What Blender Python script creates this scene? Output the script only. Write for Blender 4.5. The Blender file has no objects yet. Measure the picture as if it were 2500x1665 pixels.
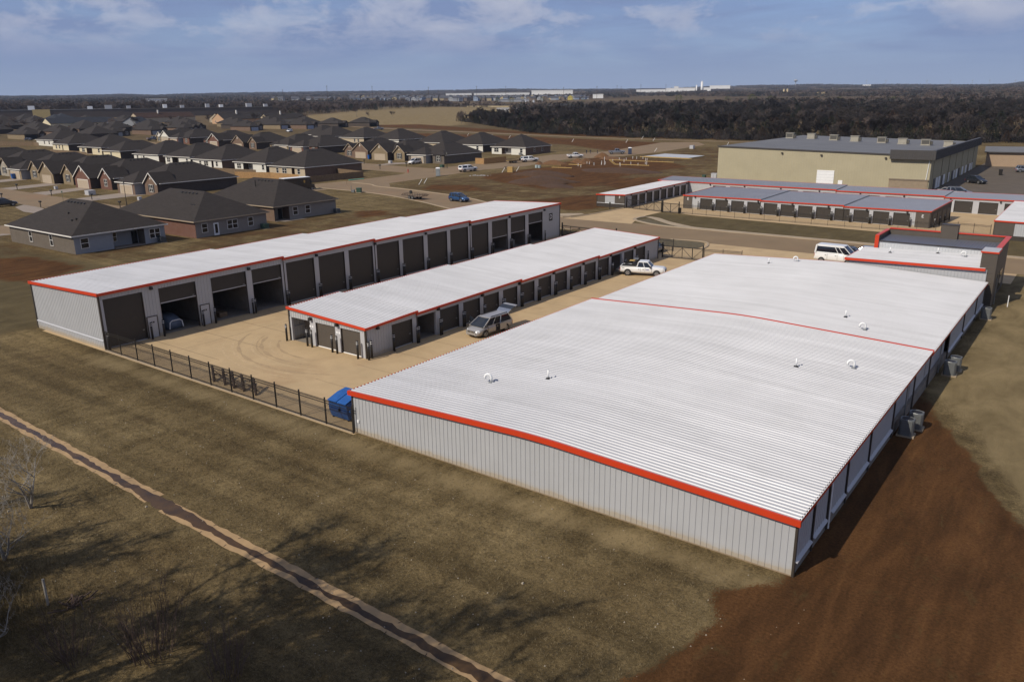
import bpy, bmesh, math, random
import numpy as np
from mathutils import Vector, Matrix
from mathutils.geometry import delaunay_2d_cdt
R = math.radians
SC = bpy.context.scene
COL = SC.collection
rng = random.Random(7)
nrng = np.random.default_rng(11)

# ------------------------------------------------------------------ camera, sky, sun, exposure
CAM_Z = 22.03
FPX, PITCH, ROLL, YAW = 1953.322, 0.291745, -0.012641, -0.643790
def cam_axes():
    cy, sy = math.cos(YAW), math.sin(YAW)
    right = Vector((cy, -sy, 0)); f0 = Vector((sy, cy, 0)); u0 = Vector((0, 0, 1))
    fwd = f0*math.cos(PITCH) - u0*math.sin(PITCH); up = u0*math.cos(PITCH) + f0*math.sin(PITCH)
    r = right*math.cos(ROLL) + up*math.sin(ROLL); u = up*math.cos(ROLL) - right*math.sin(ROLL)
    return r, u, fwd
cr, cu, cf = cam_axes()
cd = bpy.data.cameras.new("camera"); cam = bpy.data.objects.new("camera", cd); COL.objects.link(cam)
cam.matrix_world = Matrix(((cr.x, cu.x, -cf.x, 0), (cr.y, cu.y, -cf.y, 0), (cr.z, cu.z, -cf.z, CAM_Z), (0, 0, 0, 1)))
cd.sensor_width = 36; cd.sensor_fit = 'HORIZONTAL'; cd.lens = FPX/2500*36
cd.clip_start = 0.5; cd.clip_end = 60000
SC.camera = cam

SUN_EL = 41.5
SUN_DIR = Vector((-0.30*math.cos(R(SUN_EL))/math.hypot(.30, .95), -0.95*math.cos(R(SUN_EL))/math.hypot(.30, .95), math.sin(R(SUN_EL))))
sl = bpy.data.lights.new("sun", 'SUN'); sl.energy = 4.1; sl.angle = R(0.53); sl.color = (1.0, 0.92, 0.80)
so = bpy.data.objects.new("sun", sl); COL.objects.link(so)
so.rotation_euler = SUN_DIR.to_track_quat('Z', 'Y').to_euler(); so.location = (0, -60, 120)

W = bpy.data.worlds.new("World"); SC.world = W; W.use_nodes = True
nt = W.node_tree; nt.nodes.clear()
def N(t, typ, **kw):
    n = t.nodes.new(typ)
    for k, v in kw.items(): setattr(n, k, v)
    return n
wo = N(nt, 'ShaderNodeOutputWorld'); bg = N(nt, 'ShaderNodeBackground'); bg.inputs[1].default_value = 0.08
sky = N(nt, 'ShaderNodeTexSky'); sky.sky_type = 'NISHITA'; sky.sun_disc = False
sky.sun_elevation = R(SUN_EL); sky.sun_rotation = math.atan2(SUN_DIR.x, SUN_DIR.y)
sky.altitude = 300; sky.air_density = 1.0; sky.dust_density = 0.6; sky.ozone_density = 2.5
tc = N(nt, 'ShaderNodeTexCoord'); sep = N(nt, 'ShaderNodeSeparateXYZ'); nt.links.new(tc.outputs['Generated'], sep.inputs[0])
def mth(t, op, a, b=None, clamp=False):
    n = N(t, 'ShaderNodeMath', operation=op, use_clamp=clamp)
    for i, v in enumerate((a, b)):
        if v is None: continue
        if isinstance(v, (int, float)): n.inputs[i].default_value = v
        else: t.links.new(v, n.inputs[i])
    return n.outputs[0]
def mixc(t, fac, a, b, typ='MIX'):
    n = N(t, 'ShaderNodeMix', data_type='RGBA', blend_type=typ)
    for i, v in ((0, fac), (6, a), (7, b)):
        if isinstance(v, (int, float)): n.inputs[i].default_value = v
        elif isinstance(v, tuple): n.inputs[i].default_value = (*v, 1)
        else: t.links.new(v, n.inputs[i])
    return n.outputs[2]
def noise(t, vec, scale, detail=4, rough=.55, dist=0, out=0):
    n = N(t, 'ShaderNodeTexNoise'); n.inputs['Scale'].default_value = scale; n.inputs['Detail'].default_value = detail
    n.inputs['Roughness'].default_value = rough; n.inputs['Distortion'].default_value = dist
    if vec is not None: t.links.new(vec, n.inputs['Vector'])
    return n.outputs[out]
def ramp(t, fac, stops, interp='LINEAR'):
    n = N(t, 'ShaderNodeValToRGB'); n.color_ramp.interpolation = interp
    e = n.color_ramp.elements
    while len(e) < len(stops): e.new(0.5)
    for k, (p, c) in zip(e, stops): k.position = p; k.color = (*c, 1) if isinstance(c, tuple) else (c, c, c, 1)
    t.links.new(fac, n.inputs[0]); return n.outputs[0]
# a broken layer of cloud: flat grey-blue banks and brighter puffs, by direction
def dirmap(sx, sz, lx, ly, lz):
    m_ = N(nt, 'ShaderNodeMapping'); m_.inputs['Scale'].default_value = (sx, sx, sz); m_.inputs['Location'].default_value = (lx, ly, lz); nt.links.new(tc.outputs['Generated'], m_.inputs[0]); return m_.outputs[0]
zc = mth(nt, 'MAXIMUM', sep.outputs[2], 0.0)
big = noise(nt, dirmap(2.6, 13, .9, 3.1, .2), 1.0, 5, .55, .4)
mid = noise(nt, dirmap(7, 46, 2.4, .6, .35), 1.0, 8, .60, .5)
puf = noise(nt, dirmap(13, 30, 5.1, 2.2, .7), 1.0, 9, .62, .3)
lo = ramp(nt, zc, [(.012, 0.), (.055, 1.)])
bank = mth(nt, 'MULTIPLY', ramp(nt, mth(nt, 'ADD', mth(nt, 'MULTIPLY', big, .6), mth(nt, 'MULTIPLY', mid, .4)), [(.37, 0.), (.53, 1.)]), lo)
puff = mth(nt, 'MULTIPLY', ramp(nt, mth(nt, 'ADD', mth(nt, 'MULTIPLY', puf, .6), mth(nt, 'MULTIPLY', big, .4)), [(.465, 0.), (.52, .5), (.62, 1.)]), ramp(nt, zc, [(.045, 0.), (.09, 1.)]))
skyc = mixc(nt, 1.0, sky.outputs[0], (.60, .80, 1.22), 'MULTIPLY')
skyc = mixc(nt, 1.0, skyc, ramp(nt, zc, [(.15, 1.), (.45, .58)]), 'MULTIPLY')
skyc = mixc(nt, ramp(nt, zc, [(.0, .9), (.10, .55), (.30, 0.)]), skyc, (3.65, 4.5, 6.65))
c1 = mixc(nt, mth(nt, 'MULTIPLY', bank, .8), skyc, (2.45, 3.25, 5.7))
c2 = mixc(nt, mth(nt, 'MULTIPLY', puff, .76), c1, (6.9, 7.1, 8.2))
nt.links.new(c2, bg.inputs[0]); nt.links.new(bg.outputs[0], wo.inputs[0])

SC.view_settings.view_transform = 'Standard'; SC.view_settings.look = 'None'
SC.view_settings.exposure = 0.0; SC.view_settings.gamma = 1.0
SC.render.engine = 'CYCLES'; SC.cycles.use_denoising = True; SC.cycles.max_bounces = 6; SC.cycles.diffuse_bounces = 3
SC.cycles.transparent_max_bounces = 8; SC.cycles.volume_bounces = 0; SC.cycles.sample_clamp_indirect = 4.0

# ------------------------------------------------------------------ helpers
def terr(d):
    d = np.asarray(d, float)
    return 0.0125*np.maximum(0, np.sqrt(np.maximum(d-180, 0)**2 + 1600) - 40)
def tz(x, y): return float(terr(math.hypot(x, y)))

MATS = {}
def mat(name, col, rough=.7, metal=0., spec=.5, var=.12, scale=1.5, bump=0., bscale=20., coat=0., stain=None, emis=None):
    """Principled material whose base colour carries a little procedural variation."""
    if name in MATS: return MATS[name]
    m = bpy.data.materials.new(name); m.use_nodes = True; t = m.node_tree; b = t.nodes['Principled BSDF']
    b.inputs['Roughness'].default_value = rough; b.inputs['Metallic'].default_value = metal
    b.inputs['Specular IOR Level'].default_value = spec; b.inputs['Coat Weight'].default_value = coat
    g = N(t, 'ShaderNodeNewGeometry')
    n = noise(t, g.outputs['Position'], scale, 5, .6)
    lo = tuple(c*(1-var) for c in col); hi = tuple(min(1, c*(1+var)) for c in col)
    c = ramp(t, n, [(.3, lo), (.7, hi)])
    if stain:
        sc, amt, scol = stain
        f = ramp(t, noise(t, g.outputs['Position'], sc, 5, .65, .4), [(.52, 0.), (.75, amt)])
        c = mixc(t, f, c, scol)
    t.links.new(c, b.inputs['Base Color'])
    if bump:
        bn = N(t, 'ShaderNodeBump'); bn.inputs['Strength'].default_value = bump; bn.inputs['Distance'].default_value = .05
        t.links.new(noise(t, g.outputs['Position'], bscale, 4), bn.inputs['Height']); t.links.new(bn.outputs[0], b.inputs['Normal'])
    if emis:
        b.inputs['Emission Color'].default_value = (*emis[0], 1); b.inputs['Emission Strength'].default_value = emis[1]
    MATS[name] = m; return m

def tmat(name, kind, ca, cb, cm, sx, sz, rough=.85):
    """Brick or shingle pattern laid on walls (u = x+y, v = z) or roofs."""
    if name in MATS: return MATS[name]
    m = bpy.data.materials.new(name); m.use_nodes = True; t = m.node_tree; b = t.nodes['Principled BSDF']
    b.inputs['Roughness'].default_value = rough; b.inputs['Specular IOR Level'].default_value = .25
    g = N(t, 'ShaderNodeNewGeometry'); s = N(t, 'ShaderNodeSeparateXYZ'); t.links.new(g.outputs['Position'], s.inputs[0])
    cb_ = N(t, 'ShaderNodeCombineXYZ')
    t.links.new(mth(t, 'ADD', s.outputs[0], s.outputs[1]), cb_.inputs[0]); t.links.new(s.outputs[2], cb_.inputs[1])
    br = N(t, 'ShaderNodeTexBrick'); t.links.new(cb_.outputs[0], br.inputs['Vector'])
    br.inputs['Color1'].default_value = (*ca, 1); br.inputs['Color2'].default_value = (*cb, 1); br.inputs['Mortar'].default_value = (*cm, 1)
    br.inputs['Scale'].default_value = 1; br.inputs['Brick Width'].default_value = sx; br.inputs['Row Height'].default_value = sz
    br.inputs['Mortar Size'].default_value = .012 if kind == 'brick' else .006
    n1 = noise(t, g.outputs['Position'], .8, 5, .65)
    c = mixc(t, ramp(t, n1, [(.35, 0.), (.7, .6)]), br.outputs[0], tuple((a+b_)*.5*.72 for a, b_ in zip(ca, cb)))
    n2 = noise(t, g.outputs['Position'], 9, 3, .6)
    c = mixc(t, .35, c, ramp(t, n2, [(.3, tuple(x*.7 for x in ca)), (.7, tuple(min(1, x*1.3) for x in cb))]))
    t.links.new(c, b.inputs['Base Color']); MATS[name] = m; return m

class MB:
    """Collects geometry and links it as one mesh object."""
    def __init__(s): s.v = []; s.f = []; s.mi = []; s.cur = 0
    def quad(s, *p):
        i = len(s.v); s.v += [tuple(q) for q in p]; s.f.append(tuple(range(i, i+len(p)))); s.mi.append(s.cur)
    def box(s, x0, x1, y0, y1, z0, z1, top=1.):
        i = len(s.v); cx, cy = (x0+x1)/2, (y0+y1)/2
        for z, k in ((z0, 1.), (z1, top)):
            for x, y in ((x0, y0), (x1, y0), (x1, y1), (x0, y1)): s.v.append((cx+(x-cx)*k, cy+(y-cy)*k, z))
        for f in ((3, 2, 1, 0), (4, 5, 6, 7), (0, 1, 5, 4), (1, 2, 6, 5), (2, 3, 7, 6), (3, 0, 4, 7)):
            s.f.append(tuple(i+k for k in f)); s.mi.append(s.cur)
    def bar(s, p, q, w, h=None):
        """A square bar from p to q."""
        h = h or w; p, q = Vector(p), Vector(q); d = (q-p)
        if d.length < 1e-6: return
        d.normalize(); a = d.cross(Vector((0, 0, 1)))
        if a.length < .05: a = d.cross(Vector((0, 1, 0)))
        a.normalize(); b = d.cross(a); i = len(s.v)
        for c in (p, q):
            for sa, sb in ((-1, -1), (1, -1), (1, 1), (-1, 1)): s.v.append(tuple(c + a*sa*w/2 + b*sb*h/2))
        for f in ((3, 2, 1, 0), (4, 5, 6, 7), (0, 1, 5, 4), (1, 2, 6, 5), (2, 3, 7, 6), (3, 0, 4, 7)):
            s.f.append(tuple(i+k for k in f)); s.mi.append(s.cur)
    def tube(s, pts, r, n=8, cap=True):
        pts = [Vector(p) for p in pts]; rr = r if isinstance(r, (list, tuple)) else [r]*len(pts); rings = []
        a = None
        for k, p in enumerate(pts):
            d = (pts[min(k+1, len(pts)-1)] - pts[max(k-1, 0)]).normalized()
            if a is None:
                a = d.cross(Vector((0, 0, 1)));
                if a.length < .05: a = d.cross(Vector((0, 1, 0)))
            a = (a - d*a.dot(d)).normalized(); b = d.cross(a); i = len(s.v)
            for j in range(n):
                t = 2*math.pi*j/n; s.v.append(tuple(p + (a*math.cos(t)+b*math.sin(t))*rr[k]))
            rings.append(i)
        for k in range(len(rings)-1):
            for j in range(n):
                s.f.append((rings[k]+j, rings[k]+(j+1) % n, rings[k+1]+(j+1) % n, rings[k+1]+j)); s.mi.append(s.cur)
        if cap:
            s.f.append(tuple(rings[0]+j for j in reversed(range(n)))); s.mi.append(s.cur)
            s.f.append(tuple(rings[-1]+j for j in range(n))); s.mi.append(s.cur)
    def prism(s, poly, z0, z1):
        i = len(s.v); n = len(poly)
        for z in (z0, z1): s.v += [(x, y, z) for x, y in poly]
        s.f.append(tuple(i+k for k in reversed(range(n)))); s.f.append(tuple(i+n+k for k in range(n))); s.mi += [s.cur]*2
        for k in range(n):
            s.f.append((i+k, i+(k+1) % n, i+n+(k+1) % n, i+n+k)); s.mi.append(s.cur)
    def extr(s, poly, axis, a0, a1):
        """Polygon in the plane across an axis (x: (y,z), y: (x,z)) drawn out from a0 to a1."""
        i = len(s.v); n = len(poly)
        for a in (a0, a1): s.v += [((a, p, q) if axis == 'x' else (p, a, q)) for p, q in poly]
        s.f.append(tuple(i+k for k in reversed(range(n)))); s.f.append(tuple(i+n+k for k in range(n))); s.mi += [s.cur]*2
        for k in range(n):
            s.f.append((i+k, i+(k+1) % n, i+n+(k+1) % n, i+n+k)); s.mi.append(s.cur)
    def loft(s, rings, cap=True):
        ids = []
        for r_ in rings:
            ids.append(len(s.v)); s.v += [tuple(p) for p in r_]
        n = len(rings[0])
        for k in range(len(ids)-1):
            for j in range(n):
                s.f.append((ids[k]+j, ids[k]+(j+1) % n, ids[k+1]+(j+1) % n, ids[k+1]+j)); s.mi.append(s.cur)
        if cap:
            s.f.append(tuple(ids[0]+j for j in reversed(range(n)))); s.f.append(tuple(ids[-1]+j for j in range(n))); s.mi += [s.cur]*2
    def mesh(s, name, mats, smooth=False):
        me = bpy.data.meshes.new(name); me.from_pydata(s.v, [], s.f)
        for m in (mats if isinstance(mats, (list, tuple)) else [mats]): me.materials.append(m)
        if any(s.mi): me.polygons.foreach_set('material_index', s.mi)
        if smooth: me.polygons.foreach_set('use_smooth', [True]*len(s.f))
        me.update(); return me
    def build(s, name, mats, parent=None, smooth=False, loc=None, label=None):
        o = bpy.data.objects.new(name, s.mesh(name, mats, smooth)); COL.objects.link(o)
        if parent: o.parent = parent
        if loc: o.location = loc
        if label: o['label'] = label
        return o

def thing(name, label, cat, loc=(0, 0, 0), rz=0., group=None):
    o = bpy.data.objects.new(name, None); COL.objects.link(o); o.empty_display_size = .3
    o.location = loc; o.rotation_euler = (0, 0, rz); o['label'] = label; o['category'] = cat
    if group: o['group'] = group
    return o
def tag(o, label, cat, group=None, loc=None):
    o['label'] = label; o['category'] = cat
    if group: o['group'] = group
    if loc: o.location = loc
    return o
def kind(o, k, label=None):
    o['kind'] = k
    if label: o['label'] = label
    return o
def dup(root, loc, rz=None, label=None, scale=None):
    r = root.copy(); COL.objects.link(r); r.location = loc
    if rz is not None: r.rotation_euler = (0, 0, rz)
    if label: r['label'] = label
    if scale: r.scale = (scale,)*3
    for ch in list(root.children):
        c = ch.copy(); COL.objects.link(c); c.parent = r
        for g in list(ch.children):
            d = g.copy(); COL.objects.link(d); d.parent = c
    return r
ORD = ['first', 'second', 'third', 'fourth', 'fifth', 'sixth', 'seventh', 'eighth', 'ninth', 'tenth', 'eleventh', 'twelfth', 'thirteenth',
       'fourteenth', 'fifteenth', 'sixteenth', 'seventeenth', 'eighteenth', 'nineteenth', 'twentieth', 'twenty-first', 'twenty-second',
       'twenty-third', 'twenty-fourth', 'twenty-fifth', 'twenty-sixth', 'twenty-seventh', 'twenty-eighth', 'twenty-ninth', 'thirtieth']

def inpoly(px, py, poly):
    c = np.zeros(px.shape, bool); n = len(poly)
    for i in range(n):
        x0, y0 = poly[i]; x1, y1 = poly[(i+1) % n]
        k = ((y0 > py) != (y1 > py)) & (px < (x1-x0)*(py-y0)/((y1-y0) or 1e-9)+x0); c ^= k
    return c
def sdf(px, py, poly):
    d = np.full(px.shape, 1e9); n = len(poly)
    for i in range(n):
        a = np.array(poly[i], float); b = np.array(poly[(i+1) % n], float); e = b-a
        t = np.clip(((px-a[0])*e[0]+(py-a[1])*e[1])/(e@e+1e-9), 0, 1)
        d = np.minimum(d, np.hypot(px-a[0]-t*e[0], py-a[1]-t*e[1]))
    return np.where(inpoly(px, py, poly), d, -d)
def jag(poly, step, amp, seed, closed=True):
    """Outline with extra points and a slightly uneven edge."""
    r = random.Random(seed); out = []; n = len(poly)
    for i in range(n if closed else n-1):
        a, b = Vector(poly[i]), Vector(poly[(i+1) % n]); L = (b-a).length; k = max(1, int(L/step))
        for j in range(k):
            p = a.lerp(b, j/k); o = r.uniform(-amp, amp); nn = Vector((-(b-a).y, (b-a).x)).normalized() if L > 0 else Vector((0, 0))
            out.append((p.x+nn.x*o, p.y+nn.y*o))
    if not closed: out.append(tuple(poly[-1]))
    return out
def sheet(name, poly, dz, m, grid=4., label=None, zf=None):
    """Flat surface that follows the terrain dz above it."""
    xs = [p[0] for p in poly]; ys = [p[1] for p in poly]
    gx, gy = np.meshgrid(np.arange(min(xs), max(xs), grid), np.arange(min(ys), max(ys), grid))
    gx, gy = gx.ravel(), gy.ravel(); k = sdf(gx, gy, poly) > grid*.25
    vs = [Vector(p) for p in poly] + [Vector((float(a), float(b))) for a, b in zip(gx[k], gy[k])]
    n = len(poly)
    ov, _, of, *_ = delaunay_2d_cdt(vs, [(i, (i+1) % n) for i in range(n)], [], 1, 1e-4)
    mb = MB(); mb.v = [(p.x, p.y, (zf(p.x, p.y) if zf else tz(p.x, p.y))+dz) for p in ov]; mb.f = [tuple(f) for f in of]; mb.mi = [0]*len(of)
    o = mb.build(name, m); kind(o, 'structure')
    if label: o['label'] = label
    return o
def ribbon(pts, w0, w1):
    """Polygon along a centre line, offset w0 to the left and w1 to the right."""
    L, Rr = [], []; P = [Vector(p) for p in pts]
    for i, p in enumerate(P):
        d = (P[min(i+1, len(P)-1)]-P[max(i-1, 0)]).normalized(); nn = Vector((-d.y, d.x))
        L.append(tuple(p+nn*w0)); Rr.append(tuple(p-nn*w1))
    return L + Rr[::-1]
def smooth_line(pts, n=8):
    P = [Vector(p) for p in pts]; out = []
    for i in range(len(P)-1):
        p0, p1, p2, p3 = P[max(i-1, 0)], P[i], P[i+1], P[min(i+2, len(P)-1)]
        for k in range(n):
            t = k/n; out.append(tuple(.5*((2*p1)+(p2-p0)*t+(2*p0-5*p1+4*p2-p3)*t*t+(3*p1-p0-3*p2+p3)*t**3)))
    out.append(tuple(P[-1])); return out

# ------------------------------------------------------------------ materials
M_RED = mat('red_trim', (.53, .045, .012), .38, var=.06, scale=.6)
M_ROOF = mat('galvalume_roof', (.465, .465, .475), .42, metal=.06, spec=.5, var=.06, scale=.18, stain=(.32, .55, (.40, .40, .405)))
def panel_tone(m):   # each metal panel weathers a little differently, with faint runs along the slope
    t = m.node_tree; b = t.nodes['Principled BSDF']; l = b.inputs['Base Color'].links[0].from_socket; g = N(t, 'ShaderNodeNewGeometry'); sp = N(t, 'ShaderNodeSeparateXYZ'); t.links.new(g.outputs['Position'], sp.inputs[0])
    w = N(t, 'ShaderNodeTexWhiteNoise'); w.noise_dimensions = '1D'; t.links.new(mth(t, 'FLOOR', mth(t, 'DIVIDE', sp.outputs[1], 1.005)), w.inputs['W'])
    mp = N(t, 'ShaderNodeMapping'); mp.inputs['Scale'].default_value = (.10, 2.6, .1); t.links.new(g.outputs['Position'], mp.inputs[0])
    k = mth(t, 'ADD', mth(t, 'MULTIPLY', w.outputs[0], .10), mth(t, 'MULTIPLY', noise(t, mp.outputs[0], 1., 5, .6), .34)); c = ramp(t, k, [(.0, .78), (.5, 1.2)])
    t.links.new(mixc(t, 1., l, c, 'MULTIPLY'), b.inputs['Base Color']); t.links.new(ramp(t, k, [(.1, .50), (.36, .37)]), b.inputs['Roughness'])
panel_tone(M_ROOF)
M_ROOFB = mat('galvalume_roof_dusty', (.345, .343, .36), .45, metal=.25, spec=.5, var=.05, scale=.25)
M_PANEL = mat('grey_wall_panel', (.40, .405, .41), .5, var=.04, scale=.5, stain=(.35, .2, (.36, .35, .33)))
def dust_base(m):
    t = m.node_tree; b = t.nodes['Principled BSDF']; l = b.inputs['Base Color'].links[0].from_socket; g = N(t, 'ShaderNodeNewGeometry'); sp = N(t, 'ShaderNodeSeparateXYZ'); t.links.new(g.outputs['Position'], sp.inputs[0])
    f = ramp(t, mth(t, 'SUBTRACT', sp.outputs[2], mth(t, 'MULTIPLY', noise(t, g.outputs['Position'], 1.1, 5, .6), .5)), [(.0, .55), (.10, .16), (.32, 0.)]); t.links.new(mixc(t, f, l, (.37, .275, .14)), b.inputs['Base Color'])
dust_base(M_PANEL)
M_PANELB = mat('pale_grey_pier', (.42, .42, .43), .5, var=.04, scale=.5)
M_DOOR = mat('dark_bronze_door', (.050, .042, .034), .5, var=.08, scale=2)
M_BRONZE = mat('bronze_trim', (.045, .036, .028), .5, var=.1)
M_BRONZEW = mat('bronze_wall_panel', (.085, .070, .055), .5, var=.06)
M_WHITE = mat('white_paint', (.78, .78, .77), .4, var=.03)
M_BLACK = mat('black_steel', (.018, .016, .014), .45, var=.1)
M_DARK = mat('dark_void', (.012, .012, .013), .9, var=.1)
M_GLASS = mat('dark_glass', (.012, .015, .02), .06, spec=.8, var=.02)
M_STEM = mat('stem_wall_concrete', (.20, .175, .145), .85, var=.15, stain=(1.2, .6, (.16, .09, .05)))
M_YARD = mat('yard_concrete', (.44, .315, .17), .85, var=.10, scale=.35, bump=.15, bscale=6, stain=(.16, .8, (.345, .225, .115)))
M_ROAD = mat('street_concrete', (.20, .137, .072), .85, var=.10, scale=.15, stain=(.08, .7, (.22, .125, .062)))
M_WALK = mat('walk_concrete', (.34, .265, .175), .85, var=.12, scale=.5, stain=(.2, .5, (.26, .18, .11)))
M_DRIVE = mat('drive_concrete', (.26, .21, .165), .85, var=.10, scale=.5)
M_PVC = mat('white_pipe', (.80, .80, .78), .35, var=.03)
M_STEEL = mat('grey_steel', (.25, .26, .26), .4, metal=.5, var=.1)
M_RUST = mat('rusty_steel', (.06, .04, .03), .7, var=.35, scale=3)
M_WOOD = mat('new_fence_wood', (.36, .21, .085), .8, var=.2, scale=2.5)
M_WOODO = mat('worn_fence_wood', (.17, .115, .065), .85, var=.25, scale=2.5)
M_LUMBER = mat('yellow_lumber', (.40, .27, .09), .75, var=.15)
M_TYRE = mat('tyre_rubber', (.015, .015, .015), .8, var=.1)
M_RIM = mat('alloy_rim', (.45, .45, .46), .3, metal=.6, var=.05)
M_BLUEP = mat('blue_dumpster_paint', (.012, .085, .30), .45, var=.15, scale=2, stain=(1.5, .5, (.03, .09, .22)))
M_GREEN = mat('green_utility_paint', (.035, .075, .05), .5, var=.1)

# ------------------------------------------------------------------ terrain
DIRT = [
    [(-14, 6), (-12.5, 23.6), (-11.8, 25.7), (-11.3, 27.6), (-10.7, 29.8), (-11.6, 30.5), (-11.8, 31.7), (-10, 33.6), (-9.6, 36), (-9.6, 66),
     (-8.2, 62), (-6.6, 58.5), (-4.6, 55), (-2.8, 50), (-1.4, 47), (6, 43), (40, 38), (40, 2)],
    [(-150, 186), (-154, 196), (-155, 214), (-150, 228), (-157, 236), (-158, 262), (-148, 270), (-128, 262), (-112, 246), (-118, 222), (-110, 186), (-118, 172), (-136, 178)],
    [(-300, 372), (-225, 362), (-175, 352), (-158, 300), (-172, 296), (-205, 320), (-300, 340), (-420, 362)],
    [(-470, 432), (-312, 398), (-225, 381), (-165, 384), (-110, 386), (-95, 396), (-170, 398), (-290, 408), (-440, 470)],
    [(-145, 155), (-150, 164), (-140, 170), (-128, 160)], [(-128, 116), (-121, 110), (-118, 116), (-125, 121)],
    [(-136, 46), (-128, 40), (-112, 44), (-116, 54), (-132, 53)], [(-108, 150), (-90, 140), (-86, 150), (-100, 170)],
    [(-120, 196), (-95, 176), (-90, 196), (-105, 215)],
]
PALE = [
    [(-690, 520), (-560, 480), (-400, 425), (-395, 470), (-480, 600), (-580, 780), (-700, 960), (-900, 1000), (-980, 960), (-830, 760), (-740, 620)],
    [(-9, 66), (-6, 61), (-3, 52), (0, 47), (8, 44), (8, 120), (-8.5, 120)],
    [(-1150, 2250), (-700, 2150), (-420, 2250), (-420, 2420), (-1000, 2500)],
    [(-74, 32), (-38, 32), (-9, 32.4), (-9, 34), (-38, 34), (-74, 34)],
]
PATCHY = [[(-158, 163), (-146, 154), (-118, 146), (-98, 152), (-92, 170), (-92, 205), (-112, 250), (-150, 270), (-158, 240), (-152, 200)],
    [(-150, 270), (-120, 250), (-92, 222), (-92, 330), (-140, 345), (-148, 300)], [(-175, 20), (-128, 20), (-128, 56), (-152, 57), (-175, 50)], [(-160, 58), (-122, 57), (-90, 100), (-90, 118), (-118, 132), (-124, 118)]]
DIM = [  # olive strips of turf beyond the street
    [(-80, 133), (10, 133), (10, 150), (-20, 150), (-68, 146), (-80, 150)], [(-60, 113), (-40, 113), (-40, 118), (-60, 118)],
    [(-170, 20), (-88, 20), (-88, 55), (-126, 55), (-152, 56), (-170, 56)],
]
def zone(px, py, polys, w):
    f = np.full(px.shape, -1e9)
    for p in polys: f = np.maximum(f, sdf(px, py, p))
    return np.clip(.5 + f/(2*w), 0, 1)
SKYLINE = [(-600, 238), (0, 234), (175, 233), (300, 229), (380, 232), (430, 229), (640, 225), (800, 223), (1000, 221), (1080, 220), (1150, 219), (1260, 216),
           (1340, 218), (1500, 217), (1600, 216), (1735, 211), (1840, 208), (1900, 207), (2000, 205), (2100, 207), (2180, 205), (2300, 206), (2400, 206), (2460, 205), (2500, 199), (2600, 196), (3100, 206)]
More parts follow.
